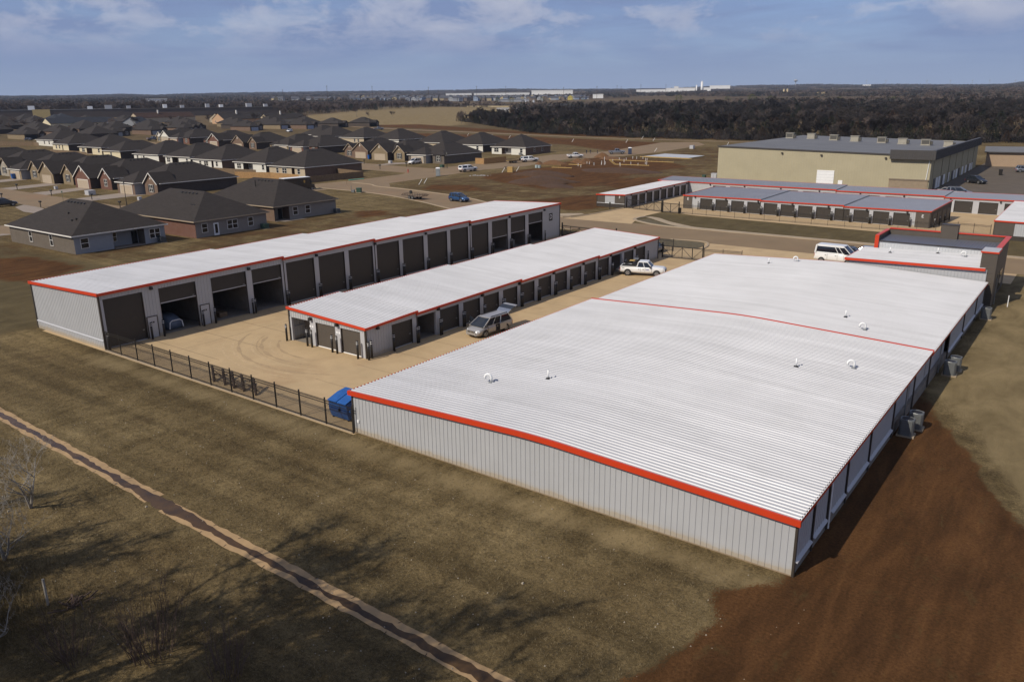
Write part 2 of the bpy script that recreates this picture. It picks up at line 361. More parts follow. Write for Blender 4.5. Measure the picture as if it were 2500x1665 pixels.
def build_ground():
    az = np.concatenate([np.linspace(-math.pi, YAW-R(44), 40, endpoint=False), np.linspace(YAW-R(44), YAW+R(44), 240), np.linspace(YAW+R(44), math.pi, 50)[1:]])
    rr = [2.]
    while rr[-1] < 11000: rr.append(rr[-1] + (max(.7, rr[-1]*.018) if rr[-1] < 800 else rr[-1]*.035))
    rr = np.array(rr); A, Rd = np.meshgrid(az[:-1], rr)      # the last azimuth equals the first
    X, Y = np.sin(A)*Rd, np.cos(A)*Rd
    Z = terr(Rd)
    # far hills follow the height of the land on the horizon, azimuth by azimuth
    sx = np.array([p[0] for p in SKYLINE]); sy = np.array([p[1] for p in SKYLINE]); hz = []; ha = []
    for x, y in zip(sx, sy):
        d = cf + cr*((x-1250)/FPX) - cu*((y-832.5)/FPX); ha.append(math.atan2(d.x, d.y)); hz.append(d.z/math.hypot(d.x, d.y))
    slope = np.interp(A, ha, hz, left=hz[0], right=hz[-1]) 
    zt = CAM_Z + slope*Rd - 9
    k = np.clip((Rd-3200)/4200, 0, 1); k = k*k*(3-2*k)
    Z = Z*(1-k) + zt*k
    far = Rd > 7600; Z = np.where(far, (CAM_Z + slope*7600 - 9) - (Rd-7600)*.03, Z)
    Z = Z + np.where(Rd > 1500, np.sin(X*.0031+1.3)*np.sin(Y*.0023)*5*np.clip((Rd-1500)/2500, 0, 1)*(1-k), 0)
    nr, na = Rd.shape
    V = np.stack([X, Y, Z], -1).reshape(-1, 3)
    idx = np.arange(nr*na).reshape(nr, na); nx = np.roll(idx, -1, 1)
    F = np.stack([idx[:-1], idx[1:], nx[1:], nx[:-1]], -1).reshape(-1, 4)
    me = bpy.data.meshes.new('ground'); me.from_pydata(V.tolist(), [], F.tolist())
    px, py = V[:, 0], V[:, 1]; w = np.clip(np.hypot(px, py)*.012, .6, 12)
    for nm, polys in (('dirt', DIRT), ('pale', PALE), ('dim', DIM), ('patchy', PATCHY)):
        a = me.attributes.new(nm, 'FLOAT', 'POINT'); f = np.full(px.shape, -1e9)
        for p in polys: f = np.maximum(f, sdf(px, py, p))
        a.data.foreach_set('value', np.clip(.5+f/(4*w), 0, 1).astype(np.float32))
    a = me.attributes.new('farland', 'FLOAT', 'POINT'); a.data.foreach_set('value', np.clip((np.hypot(px, py)-330)/500, 0, 1).astype(np.float32))
    me.polygons.foreach_set('use_smooth', [True]*len(F)); me.update()
    m = bpy.data.materials.new('dormant_turf'); m.use_nodes = True; t = m.node_tree; b = t.nodes['Principled BSDF']
    b.inputs['Roughness'].default_value = 1.; b.inputs['Specular IOR Level'].default_value = .1
    g = N(t, 'ShaderNodeNewGeometry'); P = g.outputs['Position']
    def att(n): 
        a_ = N(t, 'ShaderNodeAttribute'); a_.attribute_name = n; return a_.outputs['Fac']
    mp = N(t, 'ShaderNodeMapping'); mp.inputs['Scale'].default_value = (1, .45, 1); mp.inputs['Rotation'].default_value = (0, 0, R(14)); t.links.new(P, mp.inputs[0])
    nb = noise(t, P, .045, 6, .6); nm_ = noise(t, mp.outputs[0], .42, 7, .68, .5); nf = noise(t, P, 6.5, 5, .75); nff = noise(t, P, 26, 3, .7)
    turf = ramp(t, nm_, [(.28, (.088, .062, .028)), (.45, (.142, .103, .048)), (.60, (.182, .134, .064)), (.76, (.236, .177, .087))])
    turf = mixc(t, ramp(t, nb, [(.4, 0.), (.65, .65)]), turf, (.085, .058, .026))
    spk = ramp(t, nf, [(.30, .52), (.5, 1.), (.72, 1.55)]); turf = mixc(t, 1., turf, spk, 'MULTIPLY')
    turf = mixc(t, 1., turf, ramp(t, nff, [(.30, .6), (.7, 1.42)]), 'MULTIPLY')
    clump = ramp(t, noise(t, P, 1.7, 6, .72, .7), [(.30, 1.22), (.5, 1.), (.60, .78), (.74, .56)]); turf = mixc(t, 1., turf, clump, 'MULTIPLY')
    mow = N(t, 'ShaderNodeMapping'); mow.inputs['Scale'].default_value = (.03, .75, 1); t.links.new(P, mow.inputs[0]); turf = mixc(t, 1., turf, ramp(t, noise(t, mow.outputs[0], 1., 3, .5), [(.35, .76), (.65, 1.2)]), 'MULTIPLY')
    # far country: browner with field patches
    vor = N(t, 'ShaderNodeTexVoronoi'); vor.inputs['Scale'].default_value = .0035; t.links.new(P, vor.inputs['Vector'])
    fl = ramp(t, vor.outputs['Color'], [(.2, (.075, .052, .030)), (.55, (.115, .082, .045)), (.8, (.06, .045, .028))])
    turf = mixc(t, att('farland'), turf, fl)
    edge = mth(t, 'ADD', mth(t, 'MULTIPLY', mth(t, 'SUBTRACT', nm_, .5), .9), mth(t, 'MULTIPLY', mth(t, 'SUBTRACT', nf, .5), .6))
    def mask(n, lo=.45, hi=.56): return ramp(t, mth(t, 'ADD', att(n), edge), [(lo, 0.), (hi, 1.)])
    dim = mixc(t, ramp(t, nm_, [(.3, 0.), (.7, 1.)]), (.080, .062, .031), (.118, .092, .047))
    turf = mixc(t, mth(t, 'MULTIPLY', mask('dim', .35, .7), .8), turf, dim)
    pale = mixc(t, ramp(t, nm_, [(.3, 0.), (.7, 1.)]), (.155, .115, .056), (.29, .218, .112))
    turf = mixc(t, mth(t, 'MULTIPLY', mask('pale', .35, .75), .85), turf, pale)
    dirt = mixc(t, ramp(t, nm_, [(.3, 0.), (.72, 1.)]), (.060, .0285, .011), (.120, .056, .020))
    dirt = mixc(t, 1., dirt, ramp(t, nf, [(.28, .55), (.72, 1.5)]), 'MULTIPLY')
    rut = N(t, 'ShaderNodeMapping'); rut.inputs['Scale'].default_value = (.55, .08, 1); rut.inputs['Rotation'].default_value = (0, 0, R(24)); t.links.new(P, rut.inputs[0]); dirt = mixc(t, 1., dirt, ramp(t, noise(t, rut.outputs[0], 1.4, 5, .6, .4), [(.35, .72), (.65, 1.25)]), 'MULTIPLY')
    dirt = mixc(t, ramp(t, noise(t, mp.outputs[0], 1.1, 6, .7, .8), [(.58, 0.), (.72, .75)]), dirt, (.088, .062, .024))
    pn = ramp(t, noise(t, P, .12, 6, .68, .8), [(.40, 0.), (.60, .85)]); turf = mixc(t, mth(t, 'MULTIPLY', mask('patchy', .3, .7), pn), turf, mixc(t, .55, dirt, (.062, .040, .020)))
    c = mixc(t, mask('dirt'), turf, dirt)
    # thin bare patches everywhere
    c = mixc(t, ramp(t, noise(t, P, .16, 6, .7, .6), [(.64, 0.), (.74, .55)]), c, (.060, .034, .018))
    t.links.new(c, b.inputs['Base Color'])
    bn = N(t, 'ShaderNodeBump'); bn.inputs['Strength'].default_value = .7; bn.inputs['Distance'].default_value = .12
    t.links.new(mth(t, 'ADD', nf, mth(t, 'MULTIPLY', nff, .4)), bn.inputs['Height']); t.links.new(bn.outputs[0], b.inputs['Normal'])
    me.materials.append(m)
    o = bpy.data.objects.new('ground', me); COL.objects.link(o); kind(o, 'structure', 'dormant brown turf and red soil reaching to wooded hills on the horizon')
build_ground()

# ------------------------------------------------------------------ roads, yard, walks
main_c = smooth_line([(60, 123.5), (-20, 125.2), (-60, 125.6), (-88, 127.5), (-110, 134.5), (-128, 142.5), (-143, 146.5), (-156, 148.5), (-172, 149.5)], 8)
sheet('road', ribbon(main_c, 6.2, 6.2), .020, M_ROAD, 3., 'tan concrete street curving past the storage yard')
sheet('road', [(-181, 142), (-163.5, 146), (-150, 152.4), (-156, 154.5), (-163, 161), (-163.5, 180), (-165, 206), (-160.5, 222), (-163, 250), (-152, 276), (-149, 300), (-150, 345), (-161, 362), (-175, 352), (-170, 292),
               (-180, 268), (-182, 226), (-181.5, 201), (-196, 201), (-260, 210), (-420, 236), (-420, 224), (-262, 198), (-200, 186.5), (-180.5, 185.5), (-178, 182), (-177.5, 160)], .024, M_ROAD, 3., 'concrete side street climbing past the new houses')
sheet('road', smooth_line([(-560, 440), (-449, 418), (-380, 402), (-312, 392), (-223, 377), (-170, 373), (-140, 373), (-140, 369), (-170, 368.5), (-223, 371.5), (-312, 386), (-380, 396), (-449, 411), (-560, 433)], 3), .05, M_ROAD, 6., 'pale concrete road running across the red soil')
sheet('road', [(-172, 10), (-160, 10), (-158.5, 60), (-159.5, 80), (-165, 92), (-166, 142), (-176, 142), (-177, 100), (-182, 93.5), (-300, 94.5), (-300, 83), (-186, 82), (-172, 74)], .024, M_ROAD, 4., 'concrete street between the brick houses')
YARD = [(-86, 34.35), (-39.6, 34.35), (-39.6, 98), (-39.6, 114), (-41, 119.6), (-74.5, 119.6), (-73, 113.5), (-86, 113)]
yard = sheet('yard', YARD, .012, M_YARD, 4., 'tan dusty concrete yard between the storage buildings')
sheet('yard', [(-24, 112), (-8.4, 112), (-8.4, 119.6), (-41, 119.6), (-39.6, 97.2), (-24.5, 97.2)], .018, M_YARD, 4., 'tan concrete parking strip behind the big roof')
sheet('driveway', [(-85, 130.5), (-70.5, 131), (-72.2, 136), (-73.5, 139), (-73, 149), (-82.3, 150), (-83.5, 140)], .030, M_YARD, 3., 'concrete driveway up to the far black gate')
sheet('yard', [(-82.4, 150), (-68.5, 148.3), (-66, 147.3), (-15, 144), (-14, 178), (-78, 181.5), (-82.6, 181)], .026, M_YARD, 4., 'concrete drive aisles of the far storage yard')
M_ASPH = mat('worn_asphalt', (.095, .074, .052), .9, var=.2, scale=.3, stain=(.1, .7, (.10, .075, .045)))
sheet('parking_lot', [(-35, 205), (-35, 300), (-10, 300), (40, 290), (40, 186), (-14, 186), (-34, 188)], .03, M_ASPH, 5., 'worn asphalt lot beside the beige warehouse')
sheet('path', smooth_line([(-72, 141.5), (-69.5, 140.5), (-66, 137.5), (-61, 134.6), (-56.4, 133.4), (-30, 132.9), (30, 131.5), (30, 130.1), (-30, 131.3), (-57, 131.8), (-62, 132.6), (-67, 136), (-70.5, 139), (-72.5, 140.3)], 4), .034, M_WALK, 2., 'pale concrete walk along the far side of the street')
sheet('path', [(-97, 132.0), (-86, 133.5), (-84.6, 137.5), (-86, 138.5), (-90, 135.6), (-99, 134)], .034, M_WALK, 2., 'pale concrete walk corner left of the driveway')
def kerb(name, pts, label, w=.18, h=.13, m=M_WALK, n=6, z0=0.):
    P = smooth_line(pts, n) if n > 1 else pts
    mb = MB(); L = []; Rr = []; V_ = [Vector(p) for p in P]
    rings = []
    for i, p in enumerate(V_):
        d = (V_[min(i+1, len(V_)-1)]-V_[max(i-1, 0)]).normalized(); nn = Vector((-d.y, d.x)); z = tz(p.x, p.y)+z0
        rings.append([(p.x+nn.x*w, p.y+nn.y*w, z-.05), (p.x+nn.x*w, p.y+nn.y*w, z+h), (p.x-nn.x*w, p.y-nn.y*w, z+h), (p.x-nn.x*w, p.y-nn.y*w, z-.05)])
    mb.loft(rings); o = mb.build(name, m); kind(o, 'structure', label); return o
kerb('kerb', [(-173, 156.5), (-165.6, 156.2), (-160, 153.6), (-150, 152.8), (-141, 151.3), (-126, 148.2), (-112, 141.8), (-98, 134.8), (-86, 131.9)], 'kerb round the red soil lot')
kerb('kerb', [(-84.5, 132), (-83.5, 137), (-82.6, 150)], 'kerb left of the far driveway')
kerb('kerb', [(-72.8, 141), (-73.2, 138), (-71.8, 135.2), (-66, 132.2), (-58, 131.5), (-30, 131.2), (40, 129.8)], 'kerb along the far verge', w=.35)
kerb('kerb', [(-176, 143), (-150, 142.2), (-130, 136.6), (-114, 130), (-94, 121.8), (-76, 119.4)], 'kerb on the near side of the curve', h=.1)
kerb('kerb', [(-57, 119.4), (-51.6, 120), (-49.6, 117.2), (-49, 113.8)], 'kerb round the small grass island by the gate', w=.15)
sheet('grass_island', smooth_line([(-59, 119), (-52, 119.4), (-50.2, 117), (-50.6, 113.5), (-58, 113.3)], 3), .05, mat('island_turf', (.095, .074, .038), 1., var=.3, scale=2, bump=.5), 2., 'small island of brown grass by the near gate')
sheet('grass_island', smooth_line([(-71.9, 136.6), (-70.8, 135), (-66, 132.8), (-63.2, 132.5), (-67.5, 135.6), (-70.8, 138.4)], 4), .06, MATS['island_turf'], 2., 'narrow wedge of grass between kerb and walk')
# curved tyre tracks: thin dusty bands swept round the end of the short row
M_TRACK = mat('tyre_dust', (.36, .255, .14), .9, var=.2, scale=3)
M_TRACKL = mat('tyre_dust_pale', (.455, .33, .185), .9, var=.15, scale=3)
tr = MB(); 
for k, (rad, ww, a0, a1) in enumerate(((5.2, .16, 150, 292), (5.9, .1, 160, 300), (6.6, .2, 168, 300), (7.4, .14, 175, 308), (8.5, .2, 190, 312), (9.0, .12, 200, 300), (7.0, .08, 182, 290), (9.8, .1, 215, 300))):
    prev = None; ph = rng.uniform(0, 6)
    for j in range(71):
        a = R(a0+(a1-a0)*j/70); rx, ry = rad*1.25, rad; w = ww*(.25+.75*abs(math.sin(j*.31+ph)))*min(1, j/10, (70-j)/10)
        c = (-57.2+math.cos(a)*rx, 48.8+math.sin(a)*ry); dv = (math.cos(a), math.sin(a))
        p = [(c[0]-dv[0]*w, c[1]-dv[1]*w, .0165), (c[0]+dv[0]*w, c[1]+dv[1]*w, .0165)]
        if prev and c[1] < 46: tr.cur = k % 2; tr.quad(prev[0], prev[1], p[1], p[0])
        prev = p
kind(tr.build('tyre_tracks', [M_TRACK, M_TRACKL]), 'structure', 'curved tyre marks swept over the dusty yard')
jn = MB()
for y in np.arange(39, 118, 4.6): jn.quad((-73.5, y-.03, .0168), (-62.2 if y < 108 else -40, y-.03, .0168), (-62.2 if y < 108 else -40, y+.03, .0168), (-73.5, y+.03, .0168))
for y in np.arange(36, 118, 4.6): jn.quad((-51, y-.02, .0169), (-40, y-.02, .0169), (-40, y+.02, .0169), (-51, y+.02, .0169))
for x in (-68, -45.5): jn.quad((x-.02, 34.5, .0172), (x+.02, 34.5, .0172), (x+.02, 118, .0172), (x-.02, 118, .0172))
kind(jn.build('yard_joints', mat('joint_line', (.20, .14, .08), .95)), 'structure', 'sawn joints in the yard slab')  # sawn joints drawn as thin dark lines
# row-house driveways on the near street and the crossing street
for i, (x0, x1, xs0, xs1) in enumerate(((-206.5, -197, -204, -196.5), (-229, -223, -226, -218), (-248.5, -241.5, -245, -238), (-271, -264, -268, -261))):
    sheet('driveway', [(x0, 109.2), (x1, 109.2), (xs1, 93.2), (xs0, 93.2)], .032, M_DRIVE, 4., 'concrete driveway')
sheet('driveway', [(-204, 208), (-196.5, 214.6), (-205.5, 214.6), (-211, 210), (-208, 198)], .034, M_DRIVE, 4., 'concrete driveway under the white crossover')
sheet('path', [(-204, 83), (-196, 82.4), (-187, 80.6), (-184, 77), (-190, 76.6), (-200, 79)], .032, M_DRIVE, 3., 'concrete walk at the street corner')
sheet('path', [(-160.5, 60.6), (-158, 61.5), (-158.6, 56), (-161, 50)], .034, M_DRIVE, 3., 'concrete walk behind the nearest house')
sheet('patio', [(-132, 97.4), (-128.4, 98.2), (-128.4, 103.6), (-132, 103.6)], .03, M_DRIVE, 3., 'small concrete patio behind the third house')

# pilot channel in the lawn: broken concrete strips with shallow water between
def chan(y0, y1, xs, amp, seed): 
    r = random.Random(seed); return [(x, y0+(y1-y0)*(x-xs[0])/(xs[-1]-xs[0])+r.uniform(-amp, amp)+.025*math.sin(x*1.1+seed)*math.sin(x*.37+seed*2)) for x in xs]
M_CHAN = mat('channel_concrete', (.36, .235, .115), .85, var=.16, scale=.9, bump=.2, stain=(.6, .6, (.17, .115, .062)))
m = bpy.data.materials.new('ditch_water'); m.use_nodes = True; t = m.node_tree; b = t.nodes['Principled BSDF']
b.inputs['Base Color'].default_value = (.028, .020, .014, 1); b.inputs['Roughness'].default_value = .16; b.inputs['Specular IOR Level'].default_value = .16
g_ = N(t, 'ShaderNodeNewGeometry'); bn = N(t, 'ShaderNodeBump'); bn.inputs['Strength'].default_value = .12; bn.inputs['Distance'].default_value = .03
t.links.new(noise(t, g_.outputs['Position'], 3.5, 4), bn.inputs['Height']); t.links.new(bn.outputs[0], b.inputs['Normal'])
t.links.new(ramp(t, noise(t, g_.outputs['Position'], .9, 5, .6), [(.35, (.046, .028, .016)), (.7, (.10, .056, .022))]), b.inputs['Base Color'])
M_WATER = m
xa = list(np.arange(-95, -41.8, .55)); xb = list(np.arange(-40.6, 42, .5))
for xs, f0, f1, n0, n1, nm in ((xa, 23.0, 21.75, 22.0, 20.65, 'upper'), (xb, 21.6, 20.03, 20.5, 19.35, 'lower')):
    far_ = chan(f0, f1, xs, .06, 3); near = chan(n0, n1, xs, .06, 4)
    sheet('channel', far_ + near[::-1], .006, M_CHAN, 1.2, 'broken concrete drainage channel, %s run' % nm)
wxs = list(np.arange(-95, 42, .45)); r_ = random.Random(9); wn = []; wf = []
for x in wxs:
    k = (x+65)/50; mid = (22.45-.98*min(1, max(k, -.6))) - .30; mid = np.interp(x, [-95, -65.7, -50, -42, -37, -31, -23.5, -16, -12, 42], [22.5, 21.75, 21.35, 21.12, 21.0, 20.88, 20.72, 20.6, 20.5, 19.7])
    h = np.interp(x, [-95, -60, -48, -43, -41.5, -39.5, -36, -28, -20, -12], [.25, .23, .22, .33, .55, .44, .21, .17, .24, .38])
    wf.append((x, mid+h*.92+r_.uniform(-.09, .09)+.03*math.sin(x*1.7))); wn.append((x, mid-h*.92+r_.uniform(-.09, .09)+.03*math.sin(x*2.1+1)))
wsh = sheet('water', wf + wn[::-1], .011, M_WATER, 1.0, 'shallow muddy water in the drainage channel')
cj = MB()
for x in np.arange(-92, -13, 2.9):
    x += rng.uniform(-.5, .5); yv = np.interp(x, [-95, -42, -40.6, -12], [22.5, 21.2, 21.05, 20.57])
    for s_ in (-1, 1):
        a = yv + s_*.36; cj.quad((x, a, .0145), (x+.05, a, .0145), (x+.12, a+s_*.2, .0145), (x+.07, a+s_*.2, .0145))
kind(cj.build('channel_joints', mat('crack', (.05, .035, .02), .95)), 'structure', 'cracked joints across the channel strips')

# ------------------------------------------------------------------ ribbed metal sheets
PER = .335
def rib_roof(mb, O, U, Vd, L, cols, rib=.052, thick=True):
    """Ribbed roof sheet: profile repeats along U, columns (v, z) run along Vd; steep face of each rib looks back along -U."""
    O, U, Vd = Vector(O), Vector(U), Vector(Vd); us = []; n = int(L/PER+.5); p = L/n
    for i in range(n):
        for f, h in ((0, 0), (.60, 0), (.73, rib), (.87, rib), (.955, 0)): us.append(((i+f)*p, h))
    us.append((L, 0)); b = len(mb.v); nc = len(cols)
    for u, h in us:
        for v, z in cols:
            q = O + U*u + Vd*v; mb.v.append((q.x, q.y, q.z+z+h))
    for i in range(len(us)-1):
        for j in range(nc-1):
            a = b+i*nc+j; mb.f.append((a, a+1, a+nc+1, a+nc)); mb.mi.append(mb.cur)
def wall_sheet(mb, A, B, zb, zt, out, per=PER, rib=.03, zb2=None, zt2=None, zf=None):
    """Upright ribbed panel wall from A to B (2D), ribs standing towards out."""
    A, B, out = Vector(A), Vector(B), Vector(out).normalized(); d = B-A; L = d.length; d.normalize(); n = max(1, int(L/per+.5)); p = L/n; pts = []
    for i in range(n):
        for f, h in ((0, 0), (.70, 0), (.76, rib), (.90, rib), (.96, 0)): pts.append(((i+f)*p, h))
    pts.append((L, 0)); b = len(mb.v); zb2 = zb if zb2 is None else zb2; zt2 = zt if zt2 is None else zt2
    for u, h in pts:
        q = A + d*u + out*h; k = u/L
        mb.v.append((q.x, q.y, zb+(zb2-zb)*k)); mb.v.append((q.x, q.y, zf(u) if zf else zt+(zt2-zt)*k))
    for i in range(len(pts)-1):
        a = b+2*i; mb.f.append((a, a+2, a+3, a+1)); mb.mi.append(mb.cur)
def slat_door(mb, x0, x1, y, z0, z1, step=.085):
    """Roll-up curtain: rounded horizontal slats, facing -y."""
    n = max(2, int((z1-z0)/step)); s = (z1-z0)/n; b = len(mb.v)
    for i in range(n):
        for f, h in ((0, 0), (.18, .022), (.72, .022), (.9, 0)):
            z = z0+(i+f)*s; mb.v += [(x0, y-h, z), (x1, y-h, z)]
    mb.v += [(x0, y, z1), (x1, y, z1)]
    for i in range((len(mb.v)-b)//2-1):
        a = b+2*i; mb.f.append((a, a+1, a+3, a+2)); mb.mi.append(mb.cur)

def text_obj(name, body, size, m, parent, loc, rot, ext=.006):
    cu = bpy.data.curves.new(name, 'FONT'); cu.body = body; cu.size = size; cu.align_x = 'CENTER'; cu.align_y = 'CENTER'; cu.extrude = ext
    cu.materials.append(m); q = bpy.data.objects.new(name, cu); COL.objects.link(q); me = bpy.data.meshes.new_from_object(q.evaluated_get(bpy.context.evaluated_depsgraph_get())); bpy.data.objects.remove(q)
    o = bpy.data.objects.new(name, me); COL.objects.link(o); o.parent = parent; o.location = loc; o.rotation_euler = rot; return o

BOLL = None
def bollard(x, y, label, group):
    global BOLL
    if BOLL is None:
        r = thing('bollard', label, 'bollard', (x, y, .012), 0, group)
        m = MB(); m.tube([(0, 0, 0), (0, 0, 1.62)], .105, 10); m.tube([(0, 0, 1.62), (0, 0, 1.67), (0, 0, 1.70)], [.11, .09, .02], 10); m.build('post', M_BLACK, r, True)
        for z in (1.36, 1.53):
            k = MB(); k.tube([(0, 0, z), (0, 0, z+.04)], .109, 10); k.build('reflective_band', M_WHITE, r, True)
        BOLL = r; return r
    r = dup(BOLL, (x, y, .012), 0, label); r['group'] = group; return r

def storage_row(name, label, loc, rz, L, D, h0, h1, dtop, doors, steps, roof=M_ROOF, lights=(), fas=.2, panel_gaps=(), ends=(True, True), end_bronze=False, overh=.12, base_ledge=False, front_end_open=None):
    """Row of storage units. Local frame: door wall at y=0 facing -y, x along the row, roof from h0 (doors) to h1 (back)."""
    t = thing(name, label, 'storage building', loc, rz)
    top0 = h0-.1
    # header, end walls, back wall, piers
    w = MB(); hd = MB()
    wall_sheet(w, (0, 0), (L, 0), dtop+.03, top0, (0, -1)); w.build('header_wall', M_PANEL, t)
    if front_end_open is None:
        e = MB(); wall_sheet(e, (0, D), (0, 0), 0, h1-.03, (-1, 0), zt2=h0-.03); e.build('end_wall', M_BRONZEW if end_bronze else M_PANEL, t)
    e = MB(); wall_sheet(e, (L, 0), (L, D), 0, h0-.03, (1, 0), zt2=h1-.03); e.build('end_wall', M_BRONZEW if end_bronze else M_PANEL, t)
    e = MB(); wall_sheet(e, (L, D), (0, D), 0, h1-.03, (0, 1)); e.build('back_wall', M_PANEL, t)
    e = MB(); e.quad((.1, .2, .02), (L-.1, .2, .02), (L-.1, D-.1, .02), (.1, D-.1, .02)); e.build('interior_floor', M_STEM, t)
    e = MB(); z0 = h0-.25; e.quad((.05, .05, z0), (L-.05, .05, z0), (L-.05, D-.05, h1-.25), (.05, D-.05, h1-.25)); e.build('ceiling', M_STEM, t)
    # partitions behind the piers keep open bays dark
    xs = sorted(doors, key=lambda d: d[0]); edge = 0.
    for i, d in enumerate(xs + [(L, L, None)]):
        a, b = edge, d[0]
        if b-a > .05:
            p = MB()
            if b-a > 1.3: wall_sheet(p, (a, 0), (b, 0), 0, dtop+.03, (0, -1)); p.build('wall_panel', M_PANEL, t)
            else:
                p.box(a+.02, b-.02, -.03, .22, 0, dtop+.028); p.build('pier', M_PANELB, t)
            q = MB(); cx = (a+b)/2; 
            if .2 < cx < L-.2: q.box(cx-.02, cx+.02, .24, D-.12, .03, min(h0, h1)-.3); q.build('partition', M_STEM, t)
        edge = d[1]
    for i, d in enumerate(xs):
        a, b, zo = d[0], d[1], d[2]
        if zo is not None and zo > dtop-.35: continue
        zo = zo or .05
        m = MB(); slat_door(m, a-.01, b+.01, .13, zo, dtop+.1); dr = m.build('roll_up_door', M_DOOR, t)
        k = MB(); k.box(a, b, .08, .15, zo-.06, zo+.03); k.build('bottom_bar', M_PANELB, dr)
        k = MB(); k.box(b-.38, b-.22, .05, .1, max(.95, zo+.12), max(1.05, zo+.2)); k.build('latch', M_STEEL, dr)
        for x in (a, b): fr = MB(); fr.box(x-.035, x+.035, -.012, .12, .012, dtop); fr.build('door_jamb', M_BRONZE, t)
    for x in lights:
        m = MB(); m.box(x-.14, x+.14, -.30, -.034, dtop+.1, dtop+.38, .85); m.build('wall_light', M_BLACK, t)
    # roof in level runs that step down
    cuts = [0] + list(steps) + [L]; up = .20
    for i in range(len(cuts)-1):
        a, b = cuts[i], cuts[i+1]; m = MB(); x0 = a-(overh if i == 0 else 0); x1 = b+(overh if i == len(cuts)-2 else .06)
        dz = up*(1 if i < len(cuts)-2 else 1)
        # sheet rises by up towards its far end, then steps down
        b0 = len(m.v); rib_roof(m, (x0, 0, 0), (1, 0, 0), (0, 1, 0), x1-x0, [(-.14, h0-.066), (D*.5, (h0+h1)/2-.06), (D+.14, h1-.06)])
        m.v = [(x, y, z+dz*(x-x0)/(x1-x0)) for x, y, z in m.v]; m.build('roof_section', roof, t)
        f = MB()
        f.bar((x0-.02, -.15, h0-.12), (x1, -.15, h0-.12+dz), .10, fas)
        f.build('eave_trim', M_RED, t)
        f = MB(); f.bar((x0, D+.15, h1-.12), (x1, D+.15, h1-.12+dz), .10, fas*.9); f.build('eave_trim', M_RED, t)
        if i < len(cuts)-2:
            f = MB(); f.bar((x1, -.16, h0-.16+dz), (x1, D+.16, h1-.16+dz), .05, .2); f.build('step_shadow_line', M_STEEL, t); f = MB(); f.box(x1-.02, x1+.12, -.24, -.08, h0-.1, h0+dz-.02); f.build('trim_end_cap', M_RED, t)  # strip drawn as the dark shadow line along each roof step, then red cap
        if i > 0:
            ds = MB(); ds.tube([(a+.05, -.16, h0-.1), (a+.12, -.07, dtop-.1), (a+.12, -.07, .1)], .045, 6); ds.build('downspout', M_BRONZE, t)
    f = MB(); f.bar((-overh-.03, -.2, h0-.10), (-overh-.03, D+.2, h1-.10), .10, fas*1.1); f.build('rake_trim', M_RED, t)
    f = MB(); f.bar((L+overh+.03, -.2, h0-.10+up), (L+overh+.03, D+.2, h1-.10+up), .10, fas); f.build('rake_trim', M_RED, t)
    for x, y, h in ((-.01, -.01, h0), (L+.01, -.01, h0), (-.01, D+.01, h1), (L+.01, D+.01, h1)): c = MB(); c.box(x-.08, x+.08, y-.08, y+.08, 0, h-.16); c.build('corner_trim', M_BRONZE, t)
    return t

# ---- tall row on the left
Y0 = 34.78
lt_doors = [(35.15, 39.0, None), (40.7, 44.7, 3.24), (46.5, 50.75, 3.21), (51.5, 55.4, 3.18), (56.1, 60.1, None), (60.8, 64.8, None), (65.5, 69.5, None), (70.2, 74.2, None), (74.9, 78.9, None),
            (79.7, 83.7, None), (84.4, 88.3, None), (89.1, 93.0, None), (93.9, 97.8, 2.22), (98.6, 102.4, 2.36), (103.3, 107.2, 3.23)]
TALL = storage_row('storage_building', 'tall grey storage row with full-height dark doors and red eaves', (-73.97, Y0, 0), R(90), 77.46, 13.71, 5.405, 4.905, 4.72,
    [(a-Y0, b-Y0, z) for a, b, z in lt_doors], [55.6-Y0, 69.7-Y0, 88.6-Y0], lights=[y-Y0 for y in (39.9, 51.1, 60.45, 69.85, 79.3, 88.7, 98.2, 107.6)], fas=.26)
mb = MB(); mb.extr([(-.035, .82), (-.14, .80), (-.05, .90)], 'y', .1, 13.6); mb.build('drip_ledge', M_PANELB, TALL)
mb = MB(); wall_sheet(mb, (-.055, 13.6), (-.055, .1), 0., .80, (-1, 0)); mb.build('skirt_panel', M_PANEL, TALL)
for a, n in ((39.15, 1), (44.95, 2)):
    x = a-Y0; d = MB(); d.box(x, x+.96, -.075, -.035, .05, 2.12); dr = d.build('entry_door', M_PANELB, TALL)
    f = MB()
    for q in ((x-.08, x, .05, 2.2), (x+.96, x+1.04, .05, 2.2), (x, x+.96, 2.12, 2.2)): f.box(q[0], q[1], -.085, -.03, q[2], q[3])
    f.build('door_frame', M_BRONZE, TALL)
    s = MB(); s.box(x+.26, x+.66, -.084, -.078, 1.50, 1.66); s.build('number_plate', M_BLACK, dr)
    text_obj('plate_number', 'B%d' % n, .13, M_WHITE, dr, (x+.46, -.088, 1.58), (R(90), 0, 0), .001)
s = MB(); s.box(74.3, 75.3, -.05, -.035, 3.0, 4.2); sg = s.build('building_sign', M_BLACK, TALL)
text_obj('sign_letter', 'D', 1.0, M_WHITE, sg, (74.8, -.056, 3.6), (R(90), 0, 0), .002)
